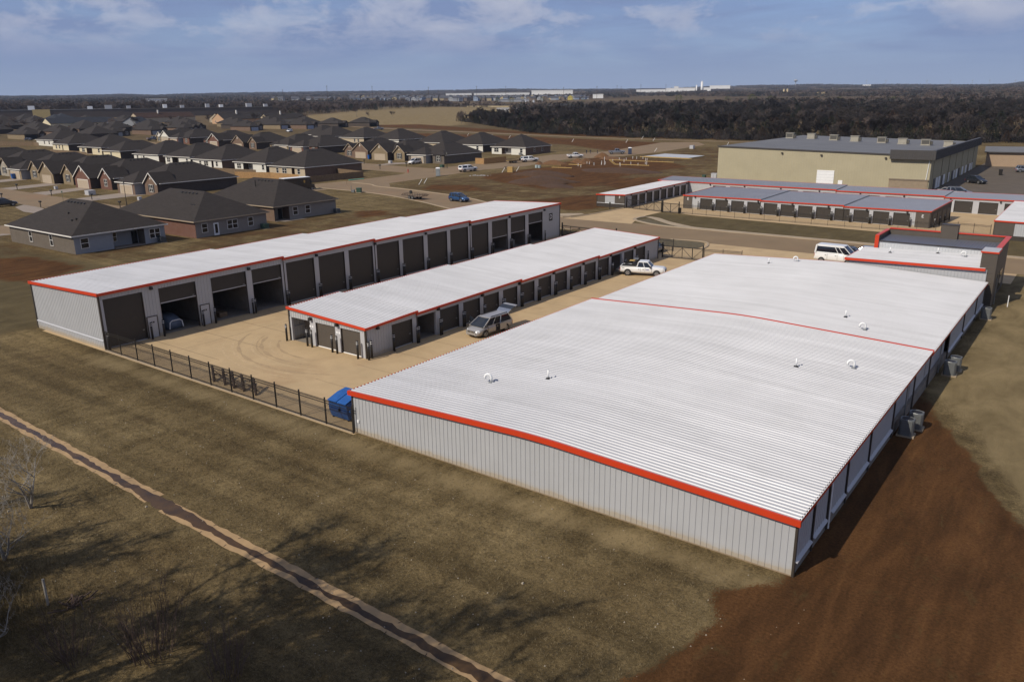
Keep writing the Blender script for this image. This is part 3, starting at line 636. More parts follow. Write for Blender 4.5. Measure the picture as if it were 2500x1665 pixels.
# ---- short row in the middle
Y1 = 46.84
md = [(50.1, 52.8, None), (53.45, 56.1, 2.3), (56.75, 59.6, None), (60.3, 63.0, None), (63.6, 66.25, None), (67.0, 69.6, None), (70.3, 72.9, None), (73.7, 76.3, None), (77.1, 79.7, None), (80.4, 82.95, None),
      (83.7, 86.4, None), (87.2, 89.7, None), (90.35, 93.1, 2.3), (93.75, 96.35, None), (97.0, 99.75, None)]
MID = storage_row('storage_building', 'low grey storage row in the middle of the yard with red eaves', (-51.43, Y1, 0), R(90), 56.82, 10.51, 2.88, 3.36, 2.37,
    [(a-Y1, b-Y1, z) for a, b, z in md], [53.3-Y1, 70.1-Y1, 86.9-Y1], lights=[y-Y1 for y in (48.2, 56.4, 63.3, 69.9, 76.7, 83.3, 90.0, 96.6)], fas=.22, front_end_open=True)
# its near end has one open bay and two doors; local x=0 plane, y from 0 (right corner) to 10.51 (left corner)
e = MB(); wall_sheet(e, (0, 10.51), (0, 0), 2.36, 3.33, (-1, 0), zt2=2.85); e.build('header_wall', M_PANEL, MID)
def X2L(x): return -51.43 - x           # world x to the local depth
for a, b in ((-61.94, -61.62), (-58.95, -58.12), (-55.45, -54.68), (-52.12, -51.43)):
    p = MB(); y0, y1 = X2L(b), X2L(a); p.box(-.03, .22, y0+.02, y1-.02, 0, 2.36); p.build('pier', M_PANELB, MID)
for a, b in ((-58.12, -55.45), (-54.68, -52.12)):
    y0, y1 = X2L(b), X2L(a); m = MB(); slat_door(m, -y1, -y0, .13, .06, 2.45); m.v = [(y, -x, z) for x, y, z in m.v]; dr = m.build('roll_up_door', M_BRONZEW, MID)
    k = MB(); k.box(.07, .15, y0+.02, y1-.02, .0, .09); k.build('bottom_bar', M_WHITE, dr)
    for yy in (y0, y1): f = MB(); f.box(-.012, .12, yy-.035, yy+.035, .012, 2.36); f.build('door_jamb', M_BRONZE, MID)
p = MB(); p.box(2.9, 2.96, X2L(-58.5), 10.4, .03, 2.3); p.build('partition', M_PANEL, MID)
p = MB(); wall_sheet(p, (.3, 10.40), (3, 10.40), .03, 2.3, (0, -1)); p.bar((.3, 10.33, 1.25), (2.9, 10.33, 1.25), .06, .16); p.build('liner_wall', M_PANEL, MID)
p = MB(); p.box(.3, 2.9, X2L(-58.6), X2L(-58.5), .03, 2.3); p.build('partition', M_STEM, MID)
for y in (X2L(-58.7), X2L(-55.0)):
    m = MB(); m.box(-.32, -.034, y-.15, y+.15, 2.5, 2.78, .85); m.build('wall_light', M_BLACK, MID)
    s = MB()
    for q in (-.26, .06): s.box(-.045, -.032, y+q, y+q+.22, 1.78, 1.98)
    n_ = s.build('unit_plate', M_WHITE, MID)
# ---- bollards beside every pier
def pairs(doors, side, gname, row, wallx, dx):
    k = 0; ds = sorted(doors)
    for i, (a, b, z) in enumerate(ds):
        for y, w_ in ((a-.22, 'near'), (b+.22, 'far')):
            if i == len(ds)-1 and w_ == 'far' and row == 'x': continue
            bollard(wallx+dx, y, 'black bollard at the %s side of the %s door of the %s' % (w_, ORD[i], row), gname)
pairs(lt_doors, 1, 'bollards along the tall storage row', 'tall storage row', -73.97, .42)
pairs(md, 1, 'bollards along the low middle row', 'low middle storage row', -51.43, .42)
for i, (x, w_) in enumerate(((-62.05, 'left of the open bay'), (-59.0, 'right of the open bay'), (-58.35, 'left of the first end door'), (-55.5, 'right of the first end door'), (-54.85, 'left of the second end door'), (-52.1, 'right of the second end door'))):
    bollard(x, Y1-.45, 'black steel bollard %s of the middle row' % w_, 'bollards along the low middle row')
bollard(-51.0, Y1-.15, 'black steel bollard guarding the near corner of the middle row', 'bollards along the low middle row')
bollard(-51.15, Y1+.35, 'black steel bollard tight against the blank wall of the middle row', 'bollards along the low middle row')
# things seen inside the half-open bays
t = thing('covered_car', 'pale grey covered car nose just inside an open tall bay', 'car', (-74.9, 42.6, .02), R(0))
mb = MB(); mb.loft([[(0, -.8, .1), (0, .8, .1), (0, .74, .75), (0, .5, .95), (0, -.5, .95), (0, -.74, .75)], [(-1.2, -.86, .1), (-1.2, .86, .1), (-1.2, .82, .85), (-1.2, .6, 1.35), (-1.2, -.6, 1.35), (-1.2, -.82, .85)], [(-3.2, -.86, .1), (-3.2, .86, .1), (-3.2, .82, .85), (-3.2, .6, 1.4), (-3.2, -.6, 1.4), (-3.2, -.82, .85)]])
mb.build('body', mat('faded_blue_cover', (.10, .13, .18), .6), t, True)
mb = MB(); mb.tube([(.03, -.76, .15), (.03, -.66, .8), (.03, -.4, .97), (.03, .4, .97), (.03, .66, .8), (.03, .76, .15)], .05, 6); mb.build('rim_trim', M_WHITE, t)
def crate(loc, s, m, label):
    mb = MB(); x, y, z = s
    mb.box(-x/2, x/2, -y/2, y/2, .05, z)
    for k in range(5): mb.box(-x/2-.02, x/2+.02, -y/2-.025, -y/2, .08+k*z/5, .08+k*z/5+z/7)
    return tag(mb.build('crate', m), label, 'crate', loc=loc)
crate((-75.6, 48.2, .02), (1.2, .9, .5), M_WOODO, 'low wooden crate on the floor of the second half-open tall bay')
crate((-75.8, 100.6, .02), (1.4, 1.1, .9), M_STEEL, 'grey steel crate inside a half-open tall bay at the far end')

# ---- the wide main building with a rounded ridge
XA, XB, RX = -39.93, -9.45, -24.5
def zroof(x, e, r):
    """Two shallow slopes with a rounded ridge."""
    k = abs(x-RX); h = (XB-XA)/2; s = (r+.0-e)/h; k0 = 2.2
    return r - s*(k if k > k0 else (k*k/(2*k0)+k0/2)) + s*k0*.0
MAIN = thing('storage_building', 'very wide white-roofed storage building with red rake in the foreground', 'storage building', ((XA+XB)/2, 34.78, 0))
ox, oy = (XA+XB)/2, 34.78
def roof_cols(e, r, x0, x1): 
    xs = sorted(set([x0, -33, -29, RX-2.2, RX-1.6, RX-1.0, RX-.5, RX, RX+.5, RX+1.0, RX+1.6, RX+2.2, -20, -16, x1])); return [(x-ox, zroof(x, e, r)) for x in xs if x0 <= x <= x1]
m = MB(); rib_roof(m, (0, -.12, 0), (0, 1, 0), (1, 0, 0), 32.0, roof_cols(3.06, 3.64, XA-.15, XB+.15)); m.build('roof_section', M_ROOF, MAIN)
m = MB(); rib_roof(m, (0, 31.82, 0), (0, 1, 0), (1, 0, 0), 30.35, roof_cols(2.86, 3.46, XA-.15, XB+.15)); m.build('roof_section', M_ROOF, MAIN)
def rake(y, e, r, h, w, x0, x1, nm='rake_trim', zo=0.):
    f = MB(); P = [(x, zroof(x, e, r)) for x in np.linspace(x0, x1, 60)]; rings = []
    for x, z in P: rings.append([(x-ox, y-w/2-oy, z+.05+zo), (x-ox, y+w/2-oy, z+.05+zo), (x-ox, y+w/2-oy, z-h+zo), (x-ox, y-w/2-oy, z-h+zo)])
    f.loft(rings); return f.build(nm, M_RED, MAIN)
rake(34.60, 3.06, 3.64, .27, .14, XA-.2, XB+.2)
rake(66.70, 3.06, 3.64, .34, .22, XA-.2, XB+.2, zo=.05)
rake(97.0, 2.86, 3.46, .25, .12, XA-.2, -24, zo=.0)
for x, s in ((XA-.19, -1), (XB+.09, 1)):
    for y0, y1, e in ((34.55, 66.7, 3.06), (66.75, 97.0, 2.86)):
        f = MB(); f.bar((x-ox, y0-oy, e-.12), (x-ox, y1-oy, e-.12), .1, .17); f.build('eave_trim', M_RED, MAIN)
        n = int((y1-y0)/PER); pl = [(y0-oy, e-.06)]      # toothed closure strip under the rib ends
        for k in range(n): yy = y0-oy+.2+k*PER; pl += [(yy, e-.02), (yy+.02, e+.035), (yy+.11, e+.035), (yy+.13, e-.02)]
        g2 = MB(); pl.append((y1-oy, e-.02)); pl.append((y1-oy, e-.06)); pl.insert(1, (y0-oy, e-.02)); g2.extr(pl, 'x', x-ox-.02, x-ox+.02)
        g2.build('rib_closure', M_BRONZE if s > 0 else M_RED, MAIN)
w = MB(); wall_sheet(w, (XA-ox, 0), (XB-ox, 0), 0, 3, (0, -1), zf=lambda u: zroof(XA+u, 3.06, 3.64)-.02); w.build('end_wall', M_PANEL, MAIN)
dirt_ = MB(); dirt_.quad((XA-ox, -.036, .0), (XB-ox, -.036, .0), (XB-ox, -.036, .07), (XA-ox, -.036, .07)); dirt_.build('base_trim', mat('soil_stained_trim', (.26, .19, .12), .8), MAIN)
w = MB(); w.quad((XA-ox, .05, 0), (XA-ox, 62, 0), (XA-ox, 62, 2.8), (XA-ox, .05, 2.8)); w.build('side_wall', M_PANEL, MAIN)
w = MB(); w.quad((XA-ox, 62.0, 0), (XB-ox, 62.0, 0), (XB-ox, 62.0, 2.8), (XA-ox, 62.0, 2.8)); w.build('back_wall', M_PANEL, MAIN)
# shaded long wall on the right: stem wall, ribbed panels between dark posts, recessed bays with condensers
side = [(34.78, 37.2, 1), (37.5, 39.8, 1), (40.7, 43.3, 1), (43.6, 48.3, 1), (48.6, 54.4, 1), (54.7, 60.7, 0), (61.0, 66.4, 0), (66.7, 74.8, 0), (75.1, 82.6, 1), (83.2, 90.2, 1), (90.6, 95.6, 1)]
lx = XB-ox
for a, b, k in side:
    xx = lx if k else lx-.25
    m = MB(); wall_sheet(m, (xx, a-oy), (xx, b-oy), .85 if k else .1, 2.98 if a < 66 else 2.78, (1, 0)); m.build('side_panel', M_PANEL if k else M_PANELB, MAIN)
    if k:
        m = MB(); m.extr([(lx-.02, .88), (lx+.17, .78), (lx+.17, .74), (lx-.02, .80)], 'y', a-oy+.02, b-oy-.02); m.build('drip_ledge', M_PANELB, MAIN)
    d = MB(); d.tube([(lx+.06, b-oy+.15, 2.95 if a < 66 else 2.75), (lx+.06, b-oy+.15, .15)], .055, 6); d.build('downspout', M_BRONZE, MAIN)
m = MB(); m.box(lx-.4, lx-.02, .07, 61.5, 0, .8); m.build('stem_wall', M_STEM, MAIN)
m = MB(); m.box(lx-.42, lx-.27, .07, 61.5, .8, 2.75); m.build('side_wall', M_BRONZE, MAIN)
for x in (lx, XA-ox): c = MB(); c.box(x-.06, x+.06, -.06, .08, 0, 2.82); c.build('corner_trim', M_BRONZE, MAIN)
for y in (58.2, 71.0, 40.2):
    d = MB(); d.tube([(lx+.09, y-oy, 2.75), (lx+.09, y-oy, .1)], .05, 8); d.build('conduit', M_PVC if y < 50 else M_STEEL, MAIN)
s = MB(); s.box(.40-ox+XA, .56-ox+XA, -.09, -.03, .82, 1.02); s.build('meter_box', M_WHITE, MAIN)
# roof vents stand on the sheet: swan-neck pipes and straight pipes
def gooseneck(x, y, z, rz, label):
    t = thing('roof_vent', label, 'vent pipe', (x, y, z), rz, 'white swan-neck roof vents')
    mb = MB(); pts = [(0, 0, 0), (0, 0, .45)] + [(.32-.32*math.cos(a), 0, .45+.32*math.sin(a)) for a in np.linspace(.2, math.pi, 9)] + [(.64, 0, .3)]
    pts = [(a*.72, b, c*.72) for a, b, c in pts]; mb.tube(pts, .085, 10); mb.build('pipe', M_PVC, t, True)
    f = MB(); f.tube([(0, 0, -.03), (0, 0, .05)], [.24, .14], 10); f.build('flashing', M_STEEL, t)
def stack(x, y, z, label):
    t = thing('roof_vent', label, 'vent pipe', (x, y, z), 0, 'white straight roof vents')
    mb = MB(); mb.tube([(0, 0, 0), (0, 0, .62)], .06, 8); mb.build('pipe', M_PVC, t, True)
    f = MB(); f.tube([(0, 0, -.03), (0, 0, .08)], [.22, .1], 10); f.build('flashing', M_BLACK, t)
for x, y, lab in ((-32.6, 41.0, 'nearest swan-neck pipe at the left of the big roof'), (-13.1, 58.6, 'swan-neck pipe just in front of the red roof seam'), (-15.1, 69.9, 'swan-neck pipe just beyond the red roof seam'), (-29.0, 95.4, 'swan-neck pipe at the far edge of the big roof')):
    gooseneck(x, y, zroof(x, 3.06 if y < 66 else 2.86, 3.64 if y < 66 else 3.46)+.02, R(200), 'white '+lab)
for x, y, lab in ((-29.6, 43.6, 'nearest short pipe on the big roof'), (-16.5, 56.2, 'short pipe in front of the red roof seam'), (-17.5, 72.9, 'short pipe beyond the red roof seam'), (-31.6, 93.0, 'short pipe near the far edge of the big roof')):
    stack(x, y, zroof(x, 3.06 if y < 66 else 2.86, 3.64 if y < 66 else 3.46)+.02, 'white '+lab)

# ---- office end: higher flat roof, bronze stair tower and parapet block with red coping
OFF = thing('office_building', 'office block with bronze parapets, red coping and square corner tower', 'office building', (-16.5, 101.5, 0))
bx, by = -16.5, 101.5
def ob(nm, mt, *boxes):
    m = MB()
    for b_ in boxes: m.box(b_[0]-bx, b_[1]-bx, b_[2]-by, b_[3]-by, b_[4], b_[5])
    return m.build(nm, mt, OFF)
m = MB(); rib_roof(m, (-23.9-bx, 97.0-by, 0), (0, 1, 0), (1, 0, 0), 8.6, [(-.1, 4.02), (14.1, 4.28)]); m.build('roof_section', M_ROOF, OFF)
m = MB(); wall_sheet(m, (-23.6-bx, 97.2-by), (-9.6-bx, 97.2-by), 0, 3.9, (0, -1), zt2=4.15); m.build('end_wall', M_PANEL, OFF)
m = MB(); wall_sheet(m, (-23.6-bx, 105.4-by), (-23.6-bx, 97.2-by), 0, 3.95, (-1, 0)); m.build('side_wall', M_PANEL, OFF)
m = MB(); m.bar((-24.1-bx, 96.95-by, 3.93), (-9.75-bx, 96.95-by, 4.18), .16, .28); m.build('eave_trim', M_RED, OFF)
m = MB(); m.bar((-24.05-bx, 96.9-by, 3.93), (-24.05-bx, 105.5-by, 3.93), .1, .2); m.build('rake_trim', M_RED, OFF)
stack(-20.4, 102.5, 4.15, 'white short pipe on the office roof'); stack(-15.6, 104.4, 4.25, 'white short pipe by the parapet block on the office roof')
gooseneck(-12.6, 103.6, 4.27, R(190), 'white swan-neck pipe on the office roof')
# parapet block behind
m = MB(); wall_sheet(m, (-22.6-bx, 105.5-by), (-10.0-bx, 105.5-by), 3.8, 4.95, (0, -1)); m.build('parapet_face', mat('bright_wall_panel', (.52, .53, .54), .5, var=.04), OFF)
m = MB(); rib_roof(m, (-22.5-bx, 0, 0), (1, 0, 0), (0, 1, 0), 12.6, [(105.4-by, 4.98), (110.8-by, 5.05)], rib=.04); m.build('roof_section', mat('blue_grey_roof', (.14, .15, .18), .45, metal=.3, var=.05), OFF)
ob('roof_edge', M_BRONZE, (-22.6, -10.0, 105.36, 105.46, 4.9, 5.0))
ob('parapet', M_BRONZEW, (-22.75, -22.5, 105.4, 111.1, 0, 5.55), (-22.5, -9.2, 110.85, 111.1, 0, 5.75), (-9.45, -9.2, 101.5, 110.85, 0, 5.75))
ob('coping', M_RED, (-22.85, -22.4, 105.35, 111.2, 5.551, 5.68), (-22.399, -16.55, 110.75, 111.2, 5.751, 5.87), (-14.6, -9.0, 110.75, 111.2, 5.751, 5.87), (-9.55, -9.0, 101.4, 110.749, 5.751, 5.87), (-22.85, -22.4, 105.22, 105.349, 3.85, 5.6))
ob('chimney_block', M_BRONZEW, (-16.5, -14.65, 110.5, 111.6, 4.9, 6.72)); ob('chimney_cap', M_BRONZE, (-16.55, -14.6, 110.45, 111.65, 6.72, 6.8))
ob('office_wall', M_BRONZEW, (-9.44, -9.2, 99.9, 101.49, 0, 5.2), (-23.4, -9.46, 110.6, 110.84, 0, 4.5))
tw = MB()
for k in range(22): tw.box(-10.35-bx, -8.85-bx, 97.3-by, 99.85-by, k*.27, k*.27+.235); tw.box(-10.32-bx, -8.88-bx, 97.33-by, 99.82-by, k*.27+.235, k*.27+.27)
tw.build('tower', M_BRONZEW, OFF)
ob('tower_cap', M_RED, (-10.45, -8.75, 97.2, 99.95, 5.94, 6.1)); ob('tower_roof', M_PANELB, (-10.4, -8.8, 97.25, 99.9, 6.1, 6.16))
ob('window', M_GLASS, (-9.19, -9.17, 103, 104.6, .4, 2.6), (-9.19, -9.17, 106, 108.4, .4, 2.6))
d = MB(); d.tube([(-8.8-bx, 99.3-by, 3), (-8.7-bx, 99.3-by, .1)], .05, 6); d.build('downspout', M_STEEL, OFF)

# ---- far storage yard: long rear row, side row F, front row E, right row G
fr = R(90)
FROW = storage_row('storage_building', 'narrow far storage row with white roof running away left of the far gate', (-82.5, 150.0, 0), R(90), 31.0, 6.7, 2.86, 2.62, 2.3, [(3.0+i*3.45, 5.6+i*3.45, None) for i in range(8)], [], lights=[2.6+i*6.9 for i in range(5)], fas=.2, front_end_open=True)
m = MB(); wall_sheet(m, (0, 4.75), (0, 2.35), .85, 2.66, (-1, 0)); m.build('end_wall', M_PANEL, FROW)
for a, b in ((0, 2.35), (4.75, 6.7)):
    m = MB()
    for k in range(9): m.box(-.03, .1, a, b, .86+k*.205, .86+k*.205+.17); m.box(-.01, .08, a+.01, b-.01, .86+k*.205+.17, .86+(k+1)*.205)
    m.build('end_cladding', M_BRONZEW, FROW)
m = MB(); m.box(-.05, .1, 0, 6.7, 0, .8); m.build('end_base', M_BRONZE, FROW); m = MB(); m.box(-.1, .1, -.02, 6.72, .8, .856); m.build('drip_ledge', M_WHITE, FROW)
text_obj('building_letter', 'F', .75, M_WHITE, FROW, (-.045, 1.2, 2.15), (R(90), 0, R(-90)))
er = math.atan2(153.4-156.4, 47.2)
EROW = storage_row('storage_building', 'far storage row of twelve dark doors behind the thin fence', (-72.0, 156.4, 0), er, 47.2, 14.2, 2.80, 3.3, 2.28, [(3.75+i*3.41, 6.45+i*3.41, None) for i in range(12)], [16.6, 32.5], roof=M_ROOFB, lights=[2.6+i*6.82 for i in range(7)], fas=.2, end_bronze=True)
for a, b, ch in ((0.02, 1.9, 'E'), (44.9, 47.18, 'E')):
    m = MB()
    for k in range(13): m.box(a, b, -.09, -.035, .02+k*.205, .02+k*.205+.17); m.box(a+.01, b-.01, -.08, -.035, .02+k*.205+.17, .02+(k+1)*.205)
    m.build('corner_cladding', M_BRONZEW, EROW); text_obj('building_letter', ch, .75, M_WHITE, EROW, ((a+b)/2, -.1, 2.0), (R(90), 0, 0))
for i in range(12):
    for k, dx in (('left', -.25), ('right', 2.95)):
        p = Matrix.Rotation(er, 3, 'Z') @ Vector((3.75+i*3.41+dx, -.42, 0)); bollard(-72+p.x, 156.4+p.y, 'black bollard %s of the %s door behind the thin far fence' % (k, ORD[i]), 'bollards along the far storage row')
for i in range(4):
    p = Matrix.Rotation(er, 3, 'Z') @ Vector((47.75, 1.2+i*3.5, 0)); bollard(-72+p.x, 156.4+p.y, 'black bollard, %s along the right end of the thin-fenced far row' % ORD[i], 'bollards along the far storage row')
for i in range(4):
    m = MB(); m.box(47.23, 47.26, 1.6+i*3.3, 4.2+i*3.3, .05, 2.3); m.build('roll_up_door', M_DOOR, EROW)
rr_ = math.atan2(176.4-181.6, 78)
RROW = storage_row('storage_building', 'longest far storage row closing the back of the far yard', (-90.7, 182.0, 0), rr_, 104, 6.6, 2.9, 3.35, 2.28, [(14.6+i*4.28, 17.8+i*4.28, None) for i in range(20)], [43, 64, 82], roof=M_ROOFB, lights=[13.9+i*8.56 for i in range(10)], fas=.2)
GROW = storage_row('storage_building', 'far storage row cut off by the right edge with bronze end and pale roof', (4.5, 147.0, 0), R(90), 27, 19, 2.9, 3.0, 2.3, [(3+i*3.5, 5.8+i*3.5, None) for i in range(6)], [], fas=.2)
m = MB()
for k in range(10): m.box(-.1, -.035, 16.3, 18.98, .75+k*.205, .75+k*.205+.17); m.box(-.09, -.035, 16.31, 18.97, .75+k*.205+.17, .75+(k+1)*.205)
m.build('corner_cladding', M_BRONZEW, GROW); m = MB(); m.box(-.12, -.035, .02, 18.98, 0, .72); m.build('end_base', M_BRONZE, GROW)

# ------------------------------------------------------------------ iron fences and gates
def iron_fence(name, label, A, B, h=1.95, span=2.76, pick=.105, posts=None, skip_first=False, hi=.0, thin=1.0):
    A, B = Vector(A), Vector(B); d = B-A; L = d.length; rz = math.atan2(d.y, d.x); z = tz(A.x, A.y)
    t = thing(name, label, 'fence', (A.x, A.y, z), rz)
    n = max(1, round(L/span)); s = L/n
    for i in range(n+1):
        if i == 0 and skip_first: continue
        m = MB(); m.box(i*s-.035*thin, i*s+.035*thin, -.035*thin, .035*thin, 0, h+.1); m.box(i*s-.05*thin, i*s+.05*thin, -.05*thin, .05*thin, h+.1, h+.13); m.build('post', M_BLACK, t)
    for zz in (.16, h-.30, h-.12):
        m = MB(); m.box(0, L, -.02*thin, .02*thin, zz, zz+.045*thin); m.build('rail', M_BLACK, t)
    for i in range(n):
        m = MB(); k = int(s/pick)
        for j in range(1, k): x = i*s+j*s/k; m.box(x-.0095*thin, x+.0095*thin, -.0095*thin, .0095*thin, .08, h+.02)
        m.build('pickets', M_BLACK, t)
    return t
iron_fence('iron_fence', 'black iron picket fence between the tall row and the big roof', (-73.7, 34.62), (-39.75, 34.5), span=2.76)
mb = MB(); mb.box(-73.7, -39.9, 34.44, 34.72, 0, .055); kind(mb.build('kerb', M_WALK), 'structure', 'thin concrete mow strip under the iron fence')
iron_fence('iron_fence', 'thin black fence in front of the far row of twelve doors', (-69.2, 148.28), (-22.8, 147.2), h=1.9, span=2.95, pick=.16, thin=.8)
iron_fence('iron_fence', 'short black fence right of the far row, before the pale-roofed row', (-22.5, 150.5), (-15.2, 149.5), h=1.8, span=2.4, pick=.16)
def gate(name, label, A, B, h, bays, post_h=None, opener=False):
    A, B = Vector(A), Vector(B); d = B-A; L = d.length; rz = math.atan2(d.y, d.x); z = tz(A.x, A.y)
    t = thing(name, label, 'gate', (A.x, A.y, z), rz)
    f = MB(); f.box(0, L, -.035, .035, .12, .22); f.box(0, L, -.035, .035, h-.1, h)
    s = L/bays
    for i in range(bays+1): f.box(i*s-.04, i*s+.04, -.036, .036, .121, h-.001)
    f.build('gate_frame', M_BLACK, t)
    f = MB()
    for i in range(bays):
        a, b = (i*s, (i+1)*s); f.bar((a, 0, h-.12) if i % 2 == 0 else (a, 0, .18), (b, 0, .18) if i % 2 == 0 else (b, 0, h-.12), .05)
    f.build('brace', M_BLACK, t)
    f = MB(); n = int(L/.13)
    for k in range(n): x = k*L/n; f.box(x-.009, x+.009, -.009, .009, .15, h+.12)
    f.build('pickets', M_BLACK, t)
    for x in (0., L):
        p = MB(); p.box(x-.08, x+.08, .06, .22, 0, h+.45); p.build('post', M_BLACK, t)
    if opener:
        p = MB(); p.box(L-.3, L+.2, .3, .8, 0, 1.1); p.build('gate_opener', M_BLACK, t)
    return t
gate('sliding_gate', 'black sliding gate beside the parked white pickup', (-51.2, 104.7), (-45.2, 105.2), 1.75, 4)
iron_fence('iron_fence', 'short black fence right of the near gate behind the white roof', (-45.0, 105.3), (-39.9, 106.2), h=1.75, span=2.5, pick=.13)
gate('sliding_gate', 'black braced gate between the tall row and the middle row', (-73.6, 112.4), (-62.8, 111.6), 1.9, 6)
iron_fence('iron_fence', 'black fence from the braced gate to the middle row', (-62.6, 111.5), (-52.0, 110.0), h=1.75, span=2.7, pick=.13)
gate('sliding_gate', 'black braced gate of the far yard left of its driveway', (-82.2, 150.2), (-73.2, 148.4), 1.9, 5)
gate('swing_gate', 'short black gate leaf of the far yard with operator box', (-72.9, 148.35), (-69.3, 148.25), 1.9, 2, opener=True)
mb = MB(); mb.box(-.06, .06, -.06, .06, 0, 1.5); mb.box(-.12, .12, -.1, .1, 1.15, 1.5); tag(mb.build('keypad_post', M_BLACK), 'black keypad post beside the far driveway', 'keypad post', loc=(-84.3, 147.0, 0))

# ------------------------------------------------------------------ blue dumpster behind the fence
t = thing('dumpster', 'blue front-load dumpster between the fence and the big roof corner', 'dumpster', (-42.5, 36.3, .012))
mb = MB(); w = .95; mb.loft([[(-w, -.55, .12), (w, -.55, .12), (w, .85, .12), (-w, .85, .12)], [(-w, -.75, .8), (w, -.75, .8), (w, .95, .8), (-w, .95, .8)], [(-w, -.75, 1.35), (w, -.75, 1.35), (w, .95, 1.75), (-w, .95, 1.75)]])
mb.build('body', M_BLUEP, t)
for k in (-.5, .5):
    mb = MB(); mb.loft([[(k-.46, -.85, 1.38), (k+.46, -.85, 1.38), (k+.46, -.85, 1.42), (k-.46, -.85, 1.42)], [(k-.46, .2, 1.70), (k+.46, .2, 1.70), (k+.46, .2, 1.75), (k-.46, .2, 1.75)], [(k-.46, 1.0, 1.80), (k+.46, 1.0, 1.80), (k+.46, 1.0, 1.84), (k-.46, 1.0, 1.84)]]); mb.build('lid', M_BLUEP, t)
for s in (-1, 1):
    mb = MB(); mb.box(s*(w+.09)-.08, s*(w+.09)+.08, -.55, .6, .75, .95); mb.build('lift_pocket', M_BLUEP, t)
mb = MB(); mb.box(.15, .3, -.83, -.76, .75, .95); mb.build('plate', M_DARK, t)
mb = MB()
for x, y in ((-.8, -.5), (.8, -.5), (-.8, .8), (.8, .8)): mb.tube([(x-.05, y, .07), (x+.05, y, .07)], .07, 8)
mb.build('caster', M_TYRE, t)

# ------------------------------------------------------------------ stack of dark steel rack frames behind the fence
t = thing('rack_frames', 'pile of dark steel rack frames leaning behind the iron fence', 'rack frames', (-57.9, 35.25, .012))
for i, x in enumerate((0., 1.5, 2.75, 4.05, 5.6)):
    m = MB(); top = (x-.75, .75, 1.0); bot = (x+.55, .0, .06); m.bar(bot, top, .17, .12)
    for k in range(7):
        q = Vector(bot).lerp(Vector(top), .1+.13*k); m.box(q.x-.05, q.x+.17, q.y-.05, q.y+.05, q.z-.03, q.z+.12)
    m.build('upright', M_RUST, t)
m = MB(); r_ = random.Random(3)
for k in range(26):
    x = r_.uniform(-.6, 4.8); z = r_.uniform(.1, .85); m.bar((x, .05+z*.7, z), (x+r_.uniform(.6, 1.5), .05+z*.7+r_.uniform(-.1, .1), max(.05, z-r_.uniform(.0, .35))), .035)
for z in (.25, .55, .85): m.bar((.3-z*1.1, .0+z*.75, z), (5.8-z*1.1, .0+z*.75, z-.06), .04)
m.build('cross_bar', M_RUST, t)

# ------------------------------------------------------------------ condensers on the right wall
def condenser(x, y, label, first=[None]):
    if first[0] is None:
        t = thing('air_conditioner', label, 'air conditioner', (x, y, 0), R(3), 'condensers along the shaded wall of the big building')
        m = MB(); m.box(-.55, .55, -.5, .5, 0, .09); m.build('pad', M_WALK, t)
        m = MB(); w = .44; rings = []
        for z, k in ((.1, 1.), (1.18, 1.)): rings.append([(a*w*k, b*w*k, z) for a, b in ((-1, -.75), (-.75, -1), (.75, -1), (1, -.75), (1, .75), (.75, 1), (-.75, 1), (-1, .75))])
        m.loft(rings); m.build('casing', mat('condenser_grey', (.17, .175, .17), .45, metal=.3, var=.08), t)
        m = MB()
        for k in range(22):
            z = .2+k*.042; m.loft([[(a*.452, b*.452, zz) for a, b in ((-1, -.75), (-.75, -1), (.75, -1), (1, -.75), (1, .75), (.75, 1), (-.75, 1), (-1, .75))] for zz in (z, z+.015)], cap=False)
        m.build('louvre', M_STEEL, t)
        m = MB(); m.tube([(0, 0, 1.175), (0, 0, 1.2)], .36, 16); m.build('fan_grille', M_BLACK, t)
        m = MB(); m.tube([(math.cos(a)*.4, math.sin(a)*.4, 1.2) for a in np.linspace(0, 2*math.pi, 20)], .03, 5); m.build('top_ring', M_STEEL, t)
        first[0] = t; return t
    return dup(first[0], (x, y, 0), None, label)
for x, y, l in ((-8.75, 56.0, 'nearest'), (-8.5, 57.6, 'second nearest'), (-8.55, 71.2, 'third nearest'), (-8.4, 72.7, 'fourth nearest'), (-8.6, 92.4, 'farthest')):
    condenser(x, y, l+' grey condenser in the shade of the big building')
mb = MB(); mb.tube([(0, 0, 0), (0, 0, 1.25)], .045, 6); tag(mb.build('marker_post', M_PVC), 'white plastic marker post in the grass beyond the tower shadow', 'marker post', loc=(-7.4, 99.3, 0))

